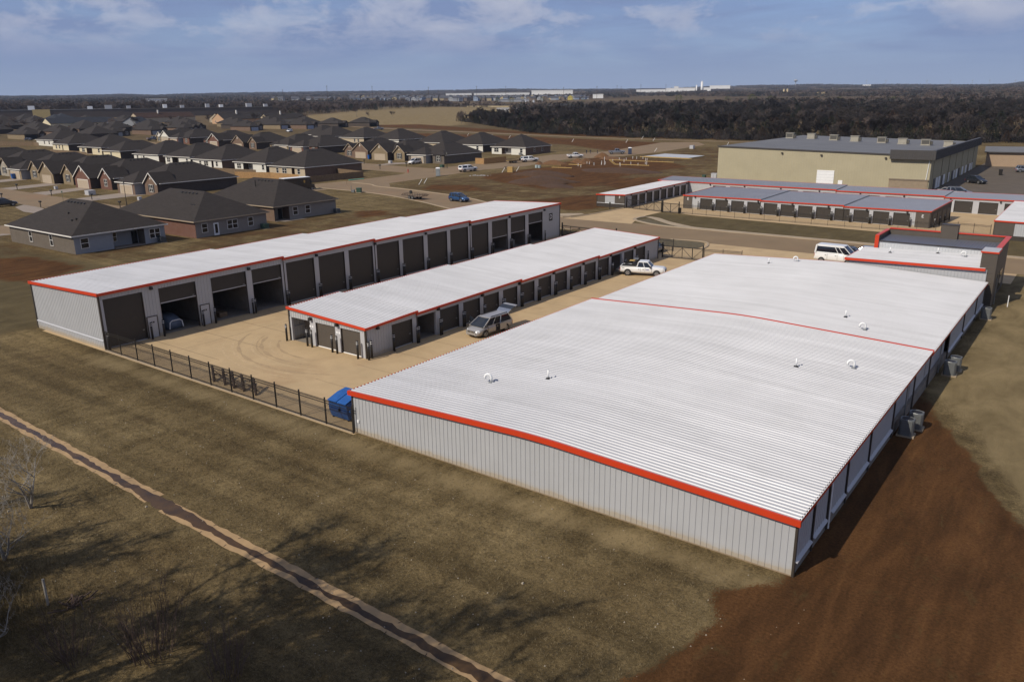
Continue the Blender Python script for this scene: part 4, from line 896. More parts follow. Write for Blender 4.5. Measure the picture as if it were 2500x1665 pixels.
# ------------------------------------------------------------------ beige warehouse
WH = thing('warehouse', 'large beige metal warehouse with dark parapet and roof units', 'warehouse', (-61.5, 211, .25))
wx, wy = -61.5, 211.0; M_BEIGE = mat('beige_metal_wall', (.38, .335, .22), .55, var=.05, scale=.3); M_FASC = mat('charcoal_fascia', (.055, .05, .047), .55, var=.06)
M_GROOF = mat('grey_membrane_roof', (.135, .135, .138), .7, var=.08, scale=.12, stain=(.05, .6, (.185, .183, .18)))
m = MB(); wall_sheet(m, (-87.8-wx, 0), (-35.5-wx, 0), -1.2, 9.3, (0, -1), per=.62, rib=.022, zt2=8.15); m.build('front_wall', M_BEIGE, WH)
m = MB(); wall_sheet(m, (-35.5-wx, 0), (-35.5-wx, 72), -1.2, 8.1, (1, 0), per=.62, rib=.05); m.build('side_wall', M_BEIGE, WH)
m = MB(); m.quad((-87.8-wx, 0, -1), (-87.8-wx, 72, -1), (-87.8-wx, 72, 9.3), (-87.8-wx, 0, 9.3)); m.quad((-87.8-wx, 72, -1), (-35.5-wx, 72, -1), (-35.5-wx, 72, 8.2), (-87.8-wx, 72, 9.3)); m.build('back_wall', M_BEIGE, WH)
m = MB(); m.quad((-88-wx, -.15, 9.32), (-35.4-wx, -.15, 8.17), (-35.4-wx, 72, 8.17), (-88-wx, 72, 9.32))
for k in range(1, 9): y = k*8.; m.quad((-88-wx, y, 9.335), (-35.6-wx, y, 8.185), (-35.6-wx, y+.12, 8.185), (-88-wx, y+.12, 9.335))
m.build('roof', M_GROOF, WH)
m = MB(); m.bar((-88.1-wx, -.2, 9.3), (-44.4-wx, -.2, 8.36), .12, .3); m.build('eave_trim', M_FASC, WH)
m = MB(); wall_sheet(m, (-44.5-wx, -1.0), (-34.6-wx, -1.0), 7.35, 9.5, (0, -1), per=.5, rib=.04); wall_sheet(m, (-34.6-wx, -1.0), (-34.6-wx, 71), 7.35, 9.55, (1, 0), per=.5, rib=.04)
m.box(-44.5-wx, -34.65-wx, -.96, 0, 7.4, 9.45); m.box(-35.6-wx, -34.65-wx, 0, 71, 7.45, 9.45); m.build('parapet', M_FASC, WH)
m = MB(); m.box(-61.3-wx, -57.1-wx, -.12, -.02, -1, 4.05); dr = m.build('overhead_door', M_WHITE, WH)
m = MB()
for k in range(6): m.box(-61.3-wx, -57.1-wx, -.135, -.12, .2+k*.7, .23+k*.7)
m.build('panel_seam', M_PANELB, dr)
m = MB(); m.box(-56-wx, -54.95-wx, -.12, -.02, -1, 1.75); m.build('entry_door', M_WHITE, WH)
m = MB(); m.box(-44.2-wx, -35.7-wx, -.2, -.05, -1, 2.45); m.build('wainscot', mat('tan_block', (.26, .20, .135), .8, var=.1), WH)
m = MB(); m.box(-44.25-wx, -35.6-wx, -.3, -.05, 2.45, 2.75); m.build('sill_band', mat('tan_block_dark', (.18, .14, .10), .8), WH)
m = MB(); m.tube([(-35.9-wx, -.12, 7.4), (-36.4-wx, -.12, 0)], .08, 6); m.build('downspout', M_WHITE, WH)
for x, z in ((-70.5, 7.95), (-60.6, 7.7), (-45.5, 7.45)):
    m = MB(); m.box(x-.22-wx, x+.22-wx, -.4, -.06, z-.15, z+.2); m.build('wall_light', M_BRONZE, WH)
for k, y in enumerate((5, 8.2, 11.4, 14.6, 17.8, 24, 30, 33, 36.5, 40, 46, 52, 55, 59, 63)):
    m = MB(); m.box(-35.48-wx, -35.38-wx, y, y+2.3, -.5, 2.6); m.build('dock_door', M_WHITE if k % 3 else M_FASC, WH)
for k, y in enumerate((3, 14, 24, 34, 44, 54, 64)):
    m = MB(); m.box(-35.46-wx, -35.30-wx, y, y+.35, 0, 7.3); m.build('pilaster', M_BEIGE, WH)
M_UNIT = mat('roof_unit_tan', (.30, .275, .22), .6, var=.08); M_UNITD = mat('roof_unit_dark', (.07, .065, .055), .6)
for i, (px, py) in enumerate(((-85.5, 51), (-79.5, 53), (-71.5, 49), (-65.0, 47.5), (-57.0, 45.5), (-51.0, 43.5), (-44.8, 42.5), (-38.6, 39.5))):
    zr = 9.32-(px+88)/52.6*1.15
    t = thing('roof_unit', '%s rooftop air handler from the left on the beige warehouse' % ORD[i], 'air handler', (px, 211+py, zr+.26), R(4), 'air handlers on the warehouse roof'); t.scale = (.74, .74, .74)
    m = MB(); m.box(-1.5, 1.5, -1.1, 1.1, .25, 2.05); m.box(-1.6, 1.6, -1.2, 1.2, 0, .25); m.build('cabinet', M_UNIT, t)
    m = MB(); m.box(-1.3, 1.3, -1.14, -1.1, .45, 1.8); m.build('intake', M_UNITD if i % 2 == 0 else M_UNIT, t)
    m = MB(); m.box(-1.7, 1.7, -1.3, 1.3, 2.05, 2.2); m.build('hood', M_UNIT, t)
    m = MB(); m.box(1.55, 2.4, -.7, .7, .2, 1.5); m.build('duct', M_UNITD, t)
    m = MB(); m.quad((-2.4, -2.3, .02), (1.8, -2.3, .02), (1.8, -1.7, .02), (-2.4, -1.7, .02)); m.build('walkway_pad', M_WHITE, t)
m = MB(); m.box(-.45, .45, -.35, .35, 0, 1.1); m.box(-.5, .5, -.4, .4, 1.1, 1.2); tag(m.build('utility_cabinet', M_GREEN), 'green utility cabinet left of the beige warehouse', 'utility cabinet', loc=(-93.1, 214.6, .28))
m = MB(); m.box(-.8, .8, -.6, .6, 0, 1.7); m.box(-.85, .85, -.65, .65, 1.7, 1.85); m.box(-.7, -.1, -.66, -.6, .2, 1.5); m.box(.1, .7, -.66, -.6, .2, 1.5); tag(m.build('utility_cabinet', M_PANELB), 'pale grey cabinet against the left edge of the beige warehouse', 'utility cabinet', loc=(-89.6, 213.6, .28))
# tan shed to the right of the warehouse
t = thing('tan_building', 'low tan building with grey roof at the right edge beyond the lot', 'building', (-33.5, 287.4, .95), math.atan2(4.7, 10.2)*.25)
m = MB(); m.box(0, 30, 0, 14, -.5, 4.2); m.build('wall', mat('tan_stucco', (.33, .235, .155), .8, var=.06), t)
m = MB(); m.extr([(-.6, 4.2), (7, 5.4), (14.6, 4.2), (14.6, 4.35), (7, 5.6), (-.6, 4.38)], 'x', -.6, 30.6); m.build('roof', M_GROOF, t)
m = MB(); m.box(-.6, 30.6, -.68, -.6, 4.1, 4.4); m.build('eave_trim', M_FASC, t)

# ------------------------------------------------------------------ houses
M_SHING = tmat('charcoal_shingles', 'shingle', (.0275, .0225, .0195), (.043, .0355, .031), (.019, .016, .014), .9, .145, .9)
M_SHING2 = tmat('blue_grey_shingles', 'shingle', (.026, .028, .034), (.040, .042, .050), (.02, .021, .026), .9, .145, .9)
M_SHING3 = tmat('red_brown_shingles', 'shingle', (.045, .024, .018), (.062, .035, .025), (.03, .018, .015), .9, .145, .9)
BR = {
    'grey': tmat('grey_brick', 'brick', (.105, .085, .065), (.145, .12, .095), (.16, .14, .115), .22, .075),
    'tan': tmat('tan_brick', 'brick', (.19, .14, .08), (.25, .19, .115), (.25, .21, .15), .22, .075),
    'brown': tmat('brown_brick', 'brick', (.125, .078, .052), (.18, .115, .08), (.2, .16, .125), .22, .075),
    'red': tmat('red_brick', 'brick', (.115, .048, .032), (.165, .075, .052), (.17, .13, .105), .22, .075),
    'stone': tmat('pale_stone', 'brick', (.26, .23, .18), (.36, .32, .26), (.33, .30, .25), .5, .2),
    'dark': tmat('dark_shaded_brick', 'brick', (.05, .038, .032), (.075, .058, .05), (.09, .08, .07), .22, .075),  # side walls' shade put into a darker brick colour; dark houses share it
}
M_SIDW = mat('white_siding', (.62, .60, .53), .7, var=.04, scale=1); M_SIDT = mat('tan_siding', (.42, .345, .24), .7, var=.05)
M_SIDG = mat('blue_grey_siding', (.26, .27, .285), .7, var=.05); M_SIDB = mat('taupe_siding', (.22, .195, .17), .7, var=.05); M_CREAM = mat('cream_siding', (.60, .52, .35), .7, var=.05)
M_GAR = mat('tan_garage_door', (.40, .325, .235), .6, var=.04); M_GARB = mat('blue_grey_garage_door', (.30, .34, .42), .6, var=.04)
M_FRIEZE = mat('white_trim', (.66, .63, .57), .6, var=.03); M_FRIEZEB = mat('tan_trim', (.33, .26, .18), .6, var=.05)
M_SHUT = mat('dark_shutter', (.03, .03, .034), .6)
EAVE = 2.9
def wallprism(fp, z1, mf, ms, parent, name='wall', z0=-.6):
    """Upright walls on a footprint; faces looking along -y take mf, all others ms."""
    m = MB(); n = len(fp)
    for k in range(n):
        a, b = fp[k], fp[(k+1) % n]; nx, ny = (b[1]-a[1]), -(b[0]-a[0]); m.cur = 0 if ny < -abs(nx) else 1
        m.quad((a[0], a[1], z0), (b[0], b[1], z0), (b[0], b[1], z1), (a[0], a[1], z1))
    return m.build(name, [mf, ms], parent)
def hip(m, x0, x1, y0, y1, z, pitch, oh=.45, th=.14):
    x0 -= oh; x1 += oh; y0 -= oh; y1 += oh; w, d = x1-x0, y1-y0; s = min(w, d)/2; h = s*pitch
    if w >= d: a, b = (x0+s, (y0+y1)/2, z+h), (x1-s, (y0+y1)/2, z+h)
    else: a, b = ((x0+x1)/2, y0+s, z+h), ((x0+x1)/2, y1-s, z+h)
    c = [(x0, y0, z), (x1, y0, z), (x1, y1, z), (x0, y1, z)]
    if w >= d:
        m.quad(c[0], c[1], b, a); m.quad(c[1], c[2], b); m.quad(c[2], c[3], a, b); m.quad(c[3], c[0], a)
    else:
        m.quad(c[0], c[1], a); m.quad(c[1], c[2], b, a); m.quad(c[2], c[3], b); m.quad(c[3], c[0], a, b)
    m.quad(*[(x, y, z-.02) for x, y, z in c])
    return h
def fascia(m, x0, x1, y0, y1, z, oh=.45, t=.05, h=.17):
    x0 -= oh; x1 += oh; y0 -= oh; y1 += oh
    m.box(x0-t, x1+t, y0-t, y0, z-h, z+.02); m.box(x0-t, x1+t, y1, y1+t, z-h, z+.02); m.box(x0-t, x0, y0, y1, z-h, z+.02); m.box(x1, x1+t, y0, y1, z-h, z+.02)
def gable(m, x0, x1, y0, y1, z, pitch, oh=.35):
    """Gable roof, ridge along y, open gable towards y0."""
    c = (x0+x1)/2; h = (x1-x0)/2*pitch; e = oh*pitch
    m.extr([(x0-oh, z-e), (c, z+h), (x1+oh, z-e), (x1+oh, z-e+.16), (c, z+h+.18), (x0-oh, z-e+.16)], 'y', y0-oh, y1)
    return h
def window(parent, x, z, w, h, y=-.02, face='y', double=False, shut=False, label=None):
    def bx(m, a0, a1, d0, d1, z0, z1):
        if face == 'y': m.box(a0, a1, d0, d1, z0, z1)
        else: m.box(d0, d1, a0, a1, z0, z1)
    s = -1 if face in ('y', '-x') else 1
    m = MB(); d0, d1 = sorted((y, y+s*.03)); bx(m, x, x+w, d0, d1, z, z+h); o = m.build('window', M_GLASS, parent)
    f = MB(); d0, d1 = sorted((y, y+s*.07)); t = .08
    bx(f, x-t, x, d0, d1, z-t, z+h+t); bx(f, x+w, x+w+t, d0, d1, z-t, z+h+t); bx(f, x, x+w, d0, d1, z-t, z); bx(f, x, x+w, d0, d1, z+h, z+h+t)
    d0, d1 = sorted((y, y+s*.055)); bx(f, x, x+w, d0, d1, z+h/2-.04, z+h/2+.04)
    if double: d0, d1 = sorted((y, y+s*.065)); bx(f, x+w/2-.06, x+w/2+.06, d0, d1, z, z+h)
    f.build('frame', M_FRIEZE, o)
    if shut:
        q = MB(); d0, d1 = sorted((y, y+s*.05)); bx(q, x-.62, x-.12, d0, d1, z-.05, z+h+.05); bx(q, x+w+.12, x+w+.62, d0, d1, z-.05, z+h+.05); q.build('shutter', M_SHUT, parent)
    return o
VENT = [None]
def ridge_vents(t, pts):
    if VENT[0] is None:
        m = MB(); m.box(-.18, .18, -.2, .2, -.1, .14, .8); VENT[0] = m.mesh('roof_vent', M_BLACK)
    for p in pts:
        o = bpy.data.objects.new('roof_vent', VENT[0]); COL.objects.link(o); o.parent = t; o.location = p
def base(name, label, x, y, rz, group, z=None): return thing(name, label, 'house', (x, y, tz(x, y) if z is None else z), rz, group)

def front_house(label, xr, y, W=15.6, D=22, brick='tan', gar='hip', mirror=False, win='gable', dormer=False, side='dark', trim=None, gable_fill=None, rz=0., detail=True, shingle=None, garm=None, frontm=None, name='house'):
    t = base(name, label, xr-W, y, rz, 'houses with garages facing the streets'); sh = shingle or M_SHING; tr_ = trim or M_FRIEZEB
    bm_ = frontm or BR[brick]; sm = BR[side]
    def fx(a, b): return (W-b, W-a) if mirror else (a, b)
    wallprism([(0, 0), (W, 0), (W, D), (0, D)], EAVE, bm_, sm, t)
    m = MB(); hip(m, 0, W, 0, D, EAVE, .52); rf = m.build('roof', sh, t)
    m = MB(); fascia(m, 0, W, 0, D, EAVE); m.build('eave_trim', tr_, t)
    g0, g1 = fx(0., 8.4); gp = 3.0
    wallprism([(g0, -gp), (g1, -gp), (g1, .05), (g0, .05)], EAVE-.02, bm_, M_SIDG if gar == 'hip' else sm, t, 'garage_wing')
    m = MB()
    if gar == 'hip': 
        hip(m, g0, g1, -gp, 6, EAVE+.006, .55, .4); f = MB(); fascia(f, g0, g1, -gp, -.2, EAVE+.006, .4, h=.2); f.build('garage_trim', M_FRIEZE, t)
    else:
        gable(m, g0, g1, -gp, 5.5, EAVE, .72)
        q = MB(); c = (g0+g1)/2; q.extr([(g0, EAVE-.02), (g1, EAVE-.02), (c, EAVE+(g1-g0)/2*.72)], 'y', -gp, -gp+.2); q.build('gable_wall', gable_fill or bm_, t)
        f = MB(); h = (g1-g0)/2*.72
        f.bar((g0-.42, -gp-.4, EAVE-.2), (c, -gp-.4, EAVE+h+.07), .07, .2); f.bar((g1+.42, -gp-.4, EAVE-.2), (c, -gp-.4, EAVE+h+.07), .07, .2); f.build('rake_trim', tr_, t)
        v = MB(); v.box(c-.18, c+.18, -gp-.06, -gp, EAVE+h*.5, EAVE+h*.78); v.build('gable_vent', M_FRIEZE, t)
    m.build('garage_roof', sh, t)
    m = MB(); d0, d1 = g0+1.5, g1-1.3; m.box(d0, d1, -gp-.05, -gp, .0, 2.2); gd = m.build('garage_door', garm or M_GAR, t)
    if detail:
        m = MB()
        for k in range(1, 4): m.box(d0, d1, -gp-.058, -gp-.05, k*.55-.012, k*.55+.012)
        m.build('panel_seam', M_FRIEZEB, gd)
    f = MB(); f.box(d0-.12, d0, -gp-.07, -gp, 0, 2.3); f.box(d1, d1+.12, -gp-.07, -gp, 0, 2.3); f.box(d0, d1, -gp-.07, -gp, 2.2, 2.36); f.build('garage_frame', M_FRIEZE if gar == 'hip' else tr_, t)
    w0, w1 = fx(9.8, W-.02); wp = 1.0
    wallprism([(w0, -wp), (w1, -wp), (w1, .05), (w0, .05)], EAVE-.03, bm_, sm, t, 'window_wing'); m = MB(); c = (w0+w1)/2
    if win == 'gable':
        h = gable(m, w0, w1, -wp, 4.5, EAVE-.01, .85)
        q = MB(); q.extr([(w0, EAVE-.03), (w1, EAVE-.03), (c, EAVE+h-.01)], 'y', -wp, -wp+.2); q.build('gable_wall', gable_fill or bm_, t)
        f = MB(); f.bar((w0-.42, -wp-.4, EAVE-.24), (c, -wp-.4, EAVE+h+.07), .07, .2); f.bar((w1+.42, -wp-.4, EAVE-.24), (c, -wp-.4, EAVE+h+.07), .07, .2); f.build('rake_trim', M_FRIEZE if gable_fill or brick in ('red', 'grey') else tr_, t)
        v = MB(); v.tube([(c, -wp-.05, EAVE+h*.45), (c, -wp+.05, EAVE+h*.45)], .2, 10); v.build('gable_vent', M_FRIEZE, t)
    else: hip(m, w0, w1, -wp, 4.5, EAVE+.012, .5, .4)
    m.build('wing_roof', sh, t)
    window(t, c-.75, .75, 1.5, 1.75, -wp-.01, double=True, shut=(brick != 'red' and detail))
    e0, e1 = fx(8.45, 9.75); m = MB(); m.box(e0+.25, e1-.25, -.06, -.01, 0, 2.1); m.build('entry_door', M_DARK, t)
    if dormer:
        q = MB(); cx = w0-.6 if not mirror else w1+.6; zb = EAVE+1.0; q.box(cx-.55, cx+.55, 1.6, 4.2, zb, zb+1.25); q.build('dormer_wall', M_FRIEZE, t)
        q = MB(); gable(q, cx-.55, cx+.55, 1.6, 4.6, zb+1.25, .8, .2); q.build('dormer_roof', sh, t); window(t, cx-.25, zb+.3, .5, .8, 1.59)
    if detail: ridge_vents(t, [(W/2+.8, D*.40+k*1.1, EAVE+(W/2-.35)*.52+.03) for k in range(5)])
    return t
def back_house(label, xr, y, W=16.5, D=20, wall=None, notch=(5.5, 9.0), side='dark', wins=((1.2, 1.8, True), (13., 1., False)), rz=0., vents=True, trim=None, group='houses with their backs to the viewer', shingle=None, side_wins=()):
    t = base('house', label, xr-W, y, rz, group); wm = wall or M_SIDW; a, b = notch
    wallprism([(0, 0), (a, 0), (a, 2.1), (b, 2.1), (b, 0), (W, 0), (W, D), (0, D)], EAVE, wm, BR[side], t)
    m = MB(); hip(m, 0, W, 0, D, EAVE, .52); m.build('roof', shingle or M_SHING, t)
    m = MB(); fascia(m, 0, W, 0, D, EAVE); m.build('eave_trim', trim or M_FRIEZE, t)
    for x, w, dbl in wins: window(t, x, .85, w, 1.45, -.01, double=dbl)
    if b-a > 1.5:
        m = MB(); m.box(b-1.15, b-.2, 2.03, 2.09, 0, 2.1); m.build('patio_door', M_DARK, t); window(t, a+.4, .9, 1.2, 1.3, 2.09, double=True)
        m = MB(); m.box(a+.05, b-.05, -.4, 2.0, -.3, .06); m.build('patio_slab', M_DRIVE, t)
    for y_ in side_wins: window(t, y_, 1., .9, 1.4, W+.01, face='x')
    if vents: ridge_vents(t, [(W/2+1.0, D*.36+k*1.1, EAVE+(W/2-.4)*.52-.1) for k in range(5)])
    return t

# three nearest houses, their backs towards the storage yard
t = back_house('nearest house, grey brick side wall and blue-grey siding with recessed patio', -127.4+15.0, 57.7, W=15.0, D=22.4, wall=M_SIDG, notch=(6.1, 11.4), side='grey', wins=((1.0, 1.15, False), (12.3, 1.75, True)), rz=R(90), trim=M_FRIEZE, vents=False, group='houses backing on to the storage yard')
t.location = (-127.4, 57.7, 0)
for y in (7.0, 14.2): window(t, y, .75, .9, 1.7, -.01, face='-x')
ridge_vents(t, [(6.6, 8.6+k*1.1, EAVE+3.70) for k in range(6)])
for p in ((4, 9), (3.0, 4.5), (2.6, 5.2)):
    m = MB(); m.box(p[0]-.1, p[0]+.1, p[1]-.1, p[1]+.1, EAVE+(p[0]+.4)*.5, EAVE+(p[0]+.4)*.52+.3); m.build('vent_pipe', M_BLACK, t)
m = MB(); m.box(.0, 15, -.01, 22, -.6, .08); 
t2 = back_house('second nearest house, red brick side wall and taupe back wall with glazed white door', 0, 0, W=14.6, D=26, wall=M_SIDB, notch=(0.01, .02), side='red', wins=((1.25, 1.0, False), (6.3, 2.0, True), (10.6, 1.0, False)), rz=R(90), trim=M_FRIEZEB, vents=False, group='houses backing on to the storage yard')
t2.location = (-125.3, 77.1, 0)
m = MB(); m.box(3.5, 4.5, -.06, -.01, .05, 2.2); d = m.build('patio_door', M_WHITE, t2); m = MB(); m.box(3.72, 4.28, -.075, -.06, .4, 2.0); m.build('glass', M_GLASS, d)
ridge_vents(t2, [(6.4, 8.6+k*1.15, EAVE+3.60) for k in range(5)] + [(3.6, 5.2, EAVE+2.05), (3.6, 6.0, EAVE+2.05)])
t3 = back_house('third nearest house, taupe walls with open corner porch on a post', 0, 0, W=15.6, D=24, wall=M_SIDB, notch=(.02, 3.6), side='brown', wins=((4.5, 1.1, False), (7.6, 1.1, False)), rz=R(90), trim=M_FRIEZEB, vents=False, group='houses backing on to the storage yard')
t3.location = (-130.2, 97.2, 0)
m = MB(); m.box(.1, .3, .1, .3, 0, EAVE-.02); m.build('porch_post', M_BRONZE, t3)
ridge_vents(t3, [(6.9, 9.0+k*1.1, EAVE+3.85) for k in range(5)]); m = MB(); m.tube([(5, 12, 4), (5, 12, 7.0)], .1, 6); m.build('flue', M_BLACK, t3)
# row along the near street, garages towards the viewer
front_house('brown brick house, hip garage and stone gable, beside the lamp post on the near street', -191.6, 110, brick='brown', gar='hip', side='dark', trim=M_FRIEZE)
front_house('red-brown brick house with two white-edged gables and a dormer on the near street', -214.7, 110.4, brick='red', gar='gable', dormer=True, trim=M_FRIEZE)
front_house('tan brick house with two gables, dark shutters and dormer on the near street', -236.5, 110.8, brick='tan', gar='gable', dormer=True)
front_house('tan house with hip garage beside a blue bin on the near street', -257.9, 111.2, brick='tan', gar='hip', side='tan')
front_house('pale stone gable house at the left edge of the near street', -279.5, 111.6, brick='stone', gar='hip')
front_house('house half cut off by the left edge on the near street', -301, 112, brick='brown', gar='gable')
# next row, white backs towards the viewer
for i, (xr, y, w_, nn, wm, lab, wn) in enumerate((
    (-196.0, 158.8, 17, (10.8, 12.2), M_SIDT, 'tan back wall house above the new wooden fence, last of its row', ((3.5, 1.0, False), (6.4, 2.0, True), (13.6, 1.1, False))),
    (-219.0, 162.0, 16.5, (4.6, 9.8), M_SIDW, 'white back wall house with deep patio, second from the end of its row', ((1.4, 2.0, True), (14.6, 1.0, False))),
    (-242.0, 161.6, 17, (11.0, 12.2), M_SIDW, 'white back wall house with narrow patio slot, third from the end of its row', ((4.0, 1.0, False), (6.8, 2.2, True), (13.6, 1.0, False))),
    (-263.6, 163.6, 16, (4.4, 8.6), M_SIDW, 'white back wall house, fourth from the end of its row', ((1.2, 1.9, True), (13.4, 1.0, False))),
    (-284.0, 163.6, 17, (5.0, 5.2), M_SIDW, 'white back wall house, fifth from the end of its row', ((2.0, 1.0, False), (6.4, 1.0, False))),
    (-316.2, 166.4, 13, (.02, .03), M_CREAM, 'small cream back wall house behind the brick gables', ((5.5, 1.0, False),)),
    (-343.8, 173.2, 19, (6.2, 11), M_CREAM, 'cream back wall house with patio behind the tan brick gable', ((2.4, 2.2, True), (16, 1.2, False))),
    (-380.5, 177.0, 15, (9, 9.8), M_CREAM, 'cream back wall house with paired windows', ((3, 1.0, False), (6, 1.0, False))),
    (-422.0, 189.5, 18, (.02, .03), M_SIDW, 'white back wall house at the left end of its row', ((8, 1.0, False), (13, 1.0, False))))):
    back_house(lab, xr, y, W=w_, D=23 if i == 0 else 20, wall=wm, notch=nn, wins=wn, side='dark' if i % 2 else 'brown')
# third row, garages towards the viewer
def yrow3(x): return 216.5 + .108*(-190.4-x)
for xr, br, ga, mi, wi, do, lab, kw in (
    (-190.4, 'grey', 'hip', False, 'hip', False, 'grey brick house behind the white crossover', dict(side='grey', trim=M_FRIEZE)),
    (-211.7, 'tan', 'gable', False, 'gable', True, 'tan brick twin-gable house with dormer on the middle street', {}),
    (-231.1, 'brown', 'gable', True, 'gable', False, 'brown brick twin-gable house with a blue bin on the middle street', {}),
    (-266.8, 'red', 'hip', False, 'hip', False, 'red brick house with white eaves on the middle street', dict(trim=M_FRIEZE)),
    (-285.7, 'tan', 'hip', True, 'hip', False, 'tan house with white eaves on the middle street', dict(trim=M_FRIEZE)),
    (-314.8, 'brown', 'gable', False, 'gable', False, 'brown twin-gable house with dark shutters on the middle street', {}),
    (-345.6, 'red', 'gable', True, 'hip', False, 'red brick house with one big garage gable on the middle street', dict(trim=M_FRIEZE)),
    (-378.8, 'red', 'hip', False, 'hip', False, 'house with white garage lintel and red brick corner on the middle street', dict(trim=M_FRIEZE)),
    (-397.0, 'tan', 'gable', True, 'gable', False, 'cream house with two white-filled gables on the middle street', dict(trim=M_FRIEZE, gable_fill=M_SIDW))):
    front_house(lab, xr, yrow3(xr), brick=br, gar=ga, mirror=mi, win=wi, dormer=do, W=15.2, D=20, **kw)
# fourth row, backs towards the viewer
back_house('white back wall house standing alone beside the red soil lots', -188.2, 261.2, W=16.8, D=17.5, notch=(5, 9.8), wins=((1.3, 2.1, True), (14.2, 1.1, False)), side='brown', side_wins=(5.6, 11.0))
for i, (xr, y) in enumerate(((-213.0, 265.4), (-237, 268), (-271.5, 276), (-298.7, 279.5), (-322, 279.5), (-340, 288))):
    back_house('charcoal hip-roof house with white back wall sliver, %s beyond the lone white house' % ORD[i], xr, y, W=17, D=20, notch=(.02, .03), wins=((13.6, 1.1, False),) if i in (0, 1) else ((10, 1., False), (12.6, 1., False)), wall=M_SIDW if i % 2 == 0 else M_SIDT, vents=i < 3)
# farther rows, brick ends lit, blue-grey garages in shade
def end_house(label, x, y, brick, garm, W=14, D=17, sh=None, wing=True):
    t = base('house', label, x, y, R(90), 'farther brick houses'); bm_ = BR[brick]
    wallprism([(0, 0), (W, 0), (W, D), (0, D)], EAVE, BR['dark'], bm_, t)  # side away from the sun takes the brick with shade in its colour
    m = MB(); hip(m, 0, W, 0, D, EAVE, .52); m.build('roof', sh or M_SHING, t)
    if wing:
        wallprism([(0, -5), (7.5, -5), (7.5, .1), (0, .1)], EAVE-.02, BR['dark'], bm_, t, 'garage_wing'); m = MB(); hip(m, 0, 7.5, -5, 5, EAVE+.01, .52, .4); m.build('garage_roof', sh or M_SHING, t)
        m = MB(); m.box(1.0, 6.4, -5.06, -5, 0, 2.3); m.build('garage_door', garm, t)
        m = MB(); gable(m, 9.4, 13.2, -1.2, 4, EAVE, .85); m.build('wing_roof', sh or M_SHING, t)
        m = MB(); m.extr([(9.4, 0), (13.2, 0), (13.2, EAVE), (11.3, EAVE+1.6), (9.4, EAVE)], 'y', -1.2, .1); m.build('window_wing', BR['dark'], t); window(t, 10.6, .8, 1.4, 1.6, -1.21, double=True)
    return t
for x, y, br, gm, lab in ((-476, 339, 'brown', M_GARB, 'brick-ended house behind the brown twin-gable house'), (-479, 366, 'tan', M_GARB, 'tan brick-ended house with blue-grey garage, left of the parked white cars'),
        (-461, 374, 'brown', M_GARB, 'brick-ended house with blue-grey garage, right of the parked white cars'), (-458, 400, 'dark', M_DARK, 'dark house with two small gables at the field edge'), (-447, 420, 'dark', M_DARK, 'dark gabled house nearest the dry field'),
        (-489, 276, 'brown', M_SIDG, 'brick-ended house above the grey pickup'), (-490, 252, 'red', M_SIDG, 'red brick-ended house among the far roofs'), (-504, 209, 'tan', M_DARK, 'tan brick-ended house above the long wooden fence'),
        (-522, 236, 'brown', M_SIDG, 'far hip-roof house behind the white back wall house'), (-500, 305, 'brown', M_SIDG, 'far hip-roof house behind the cream gables'), (-540, 180, 'dark', M_SIDG, 'dark hip-roof house at the left edge of the far rows'), (-560, 205, 'dark', M_SIDG, 'far left roof with blue-grey shingles')):
    end_house(lab, x, y, br, gm, sh=M_SHING2 if 'blue-grey shingles' in lab else None)
for i, (x, y, br, w_) in enumerate(((-505, 352, 'dark', 16), (-498, 380, 'brown', 15), (-492, 402, 'dark', 16), (-520, 322, 'brown', 16), (-516, 292, 'dark', 15), (-519, 262, 'tan', 16), (-548, 235, 'dark', 16), (-545, 262, 'brown', 15), (-548, 285, 'dark', 15), (-552, 312, 'brown', 16), (-555, 342, 'dark', 16), (-540, 372, 'tan', 15), (-530, 398, 'dark', 15), (-470, 232, 'dark', 16), (-585, 250, 'dark', 16), (-590, 285, 'brown', 15), (-600, 365, 'dark', 16), (-572, 205, 'dark', 15))):
    t = end_house('%s hip-roof house, %s of those packed behind the brick-ended row' % ('dark' if br == 'dark' else br+' brick', ORD[i]), x, y, br, M_SIDG, W=w_, D=18, wing=i % 3 == 0)
for i, (x, y, br, w_) in enumerate(((-640, 228, 'dark', 19), (-655, 255, 'tan', 20), (-690, 262, 'dark', 18), (-668, 300, 'brown', 19), (-705, 300, 'dark', 20), (-745, 292, 'dark', 20), (-735, 330, 'brown', 19), (-780, 325, 'dark', 20), (-690, 335, 'dark', 18), (-770, 352, 'brown', 19), (-660, 352, 'dark', 18), (-585, 222, 'dark', 17))):
    end_house('%s-walled hip-roof house, %s of the far left cluster before the brown building' % (br, ORD[i]), x, y, br, M_SIDG, W=w_, D=20, wing=i % 2 == 0, sh=M_SHING2 if i % 3 == 0 else None)
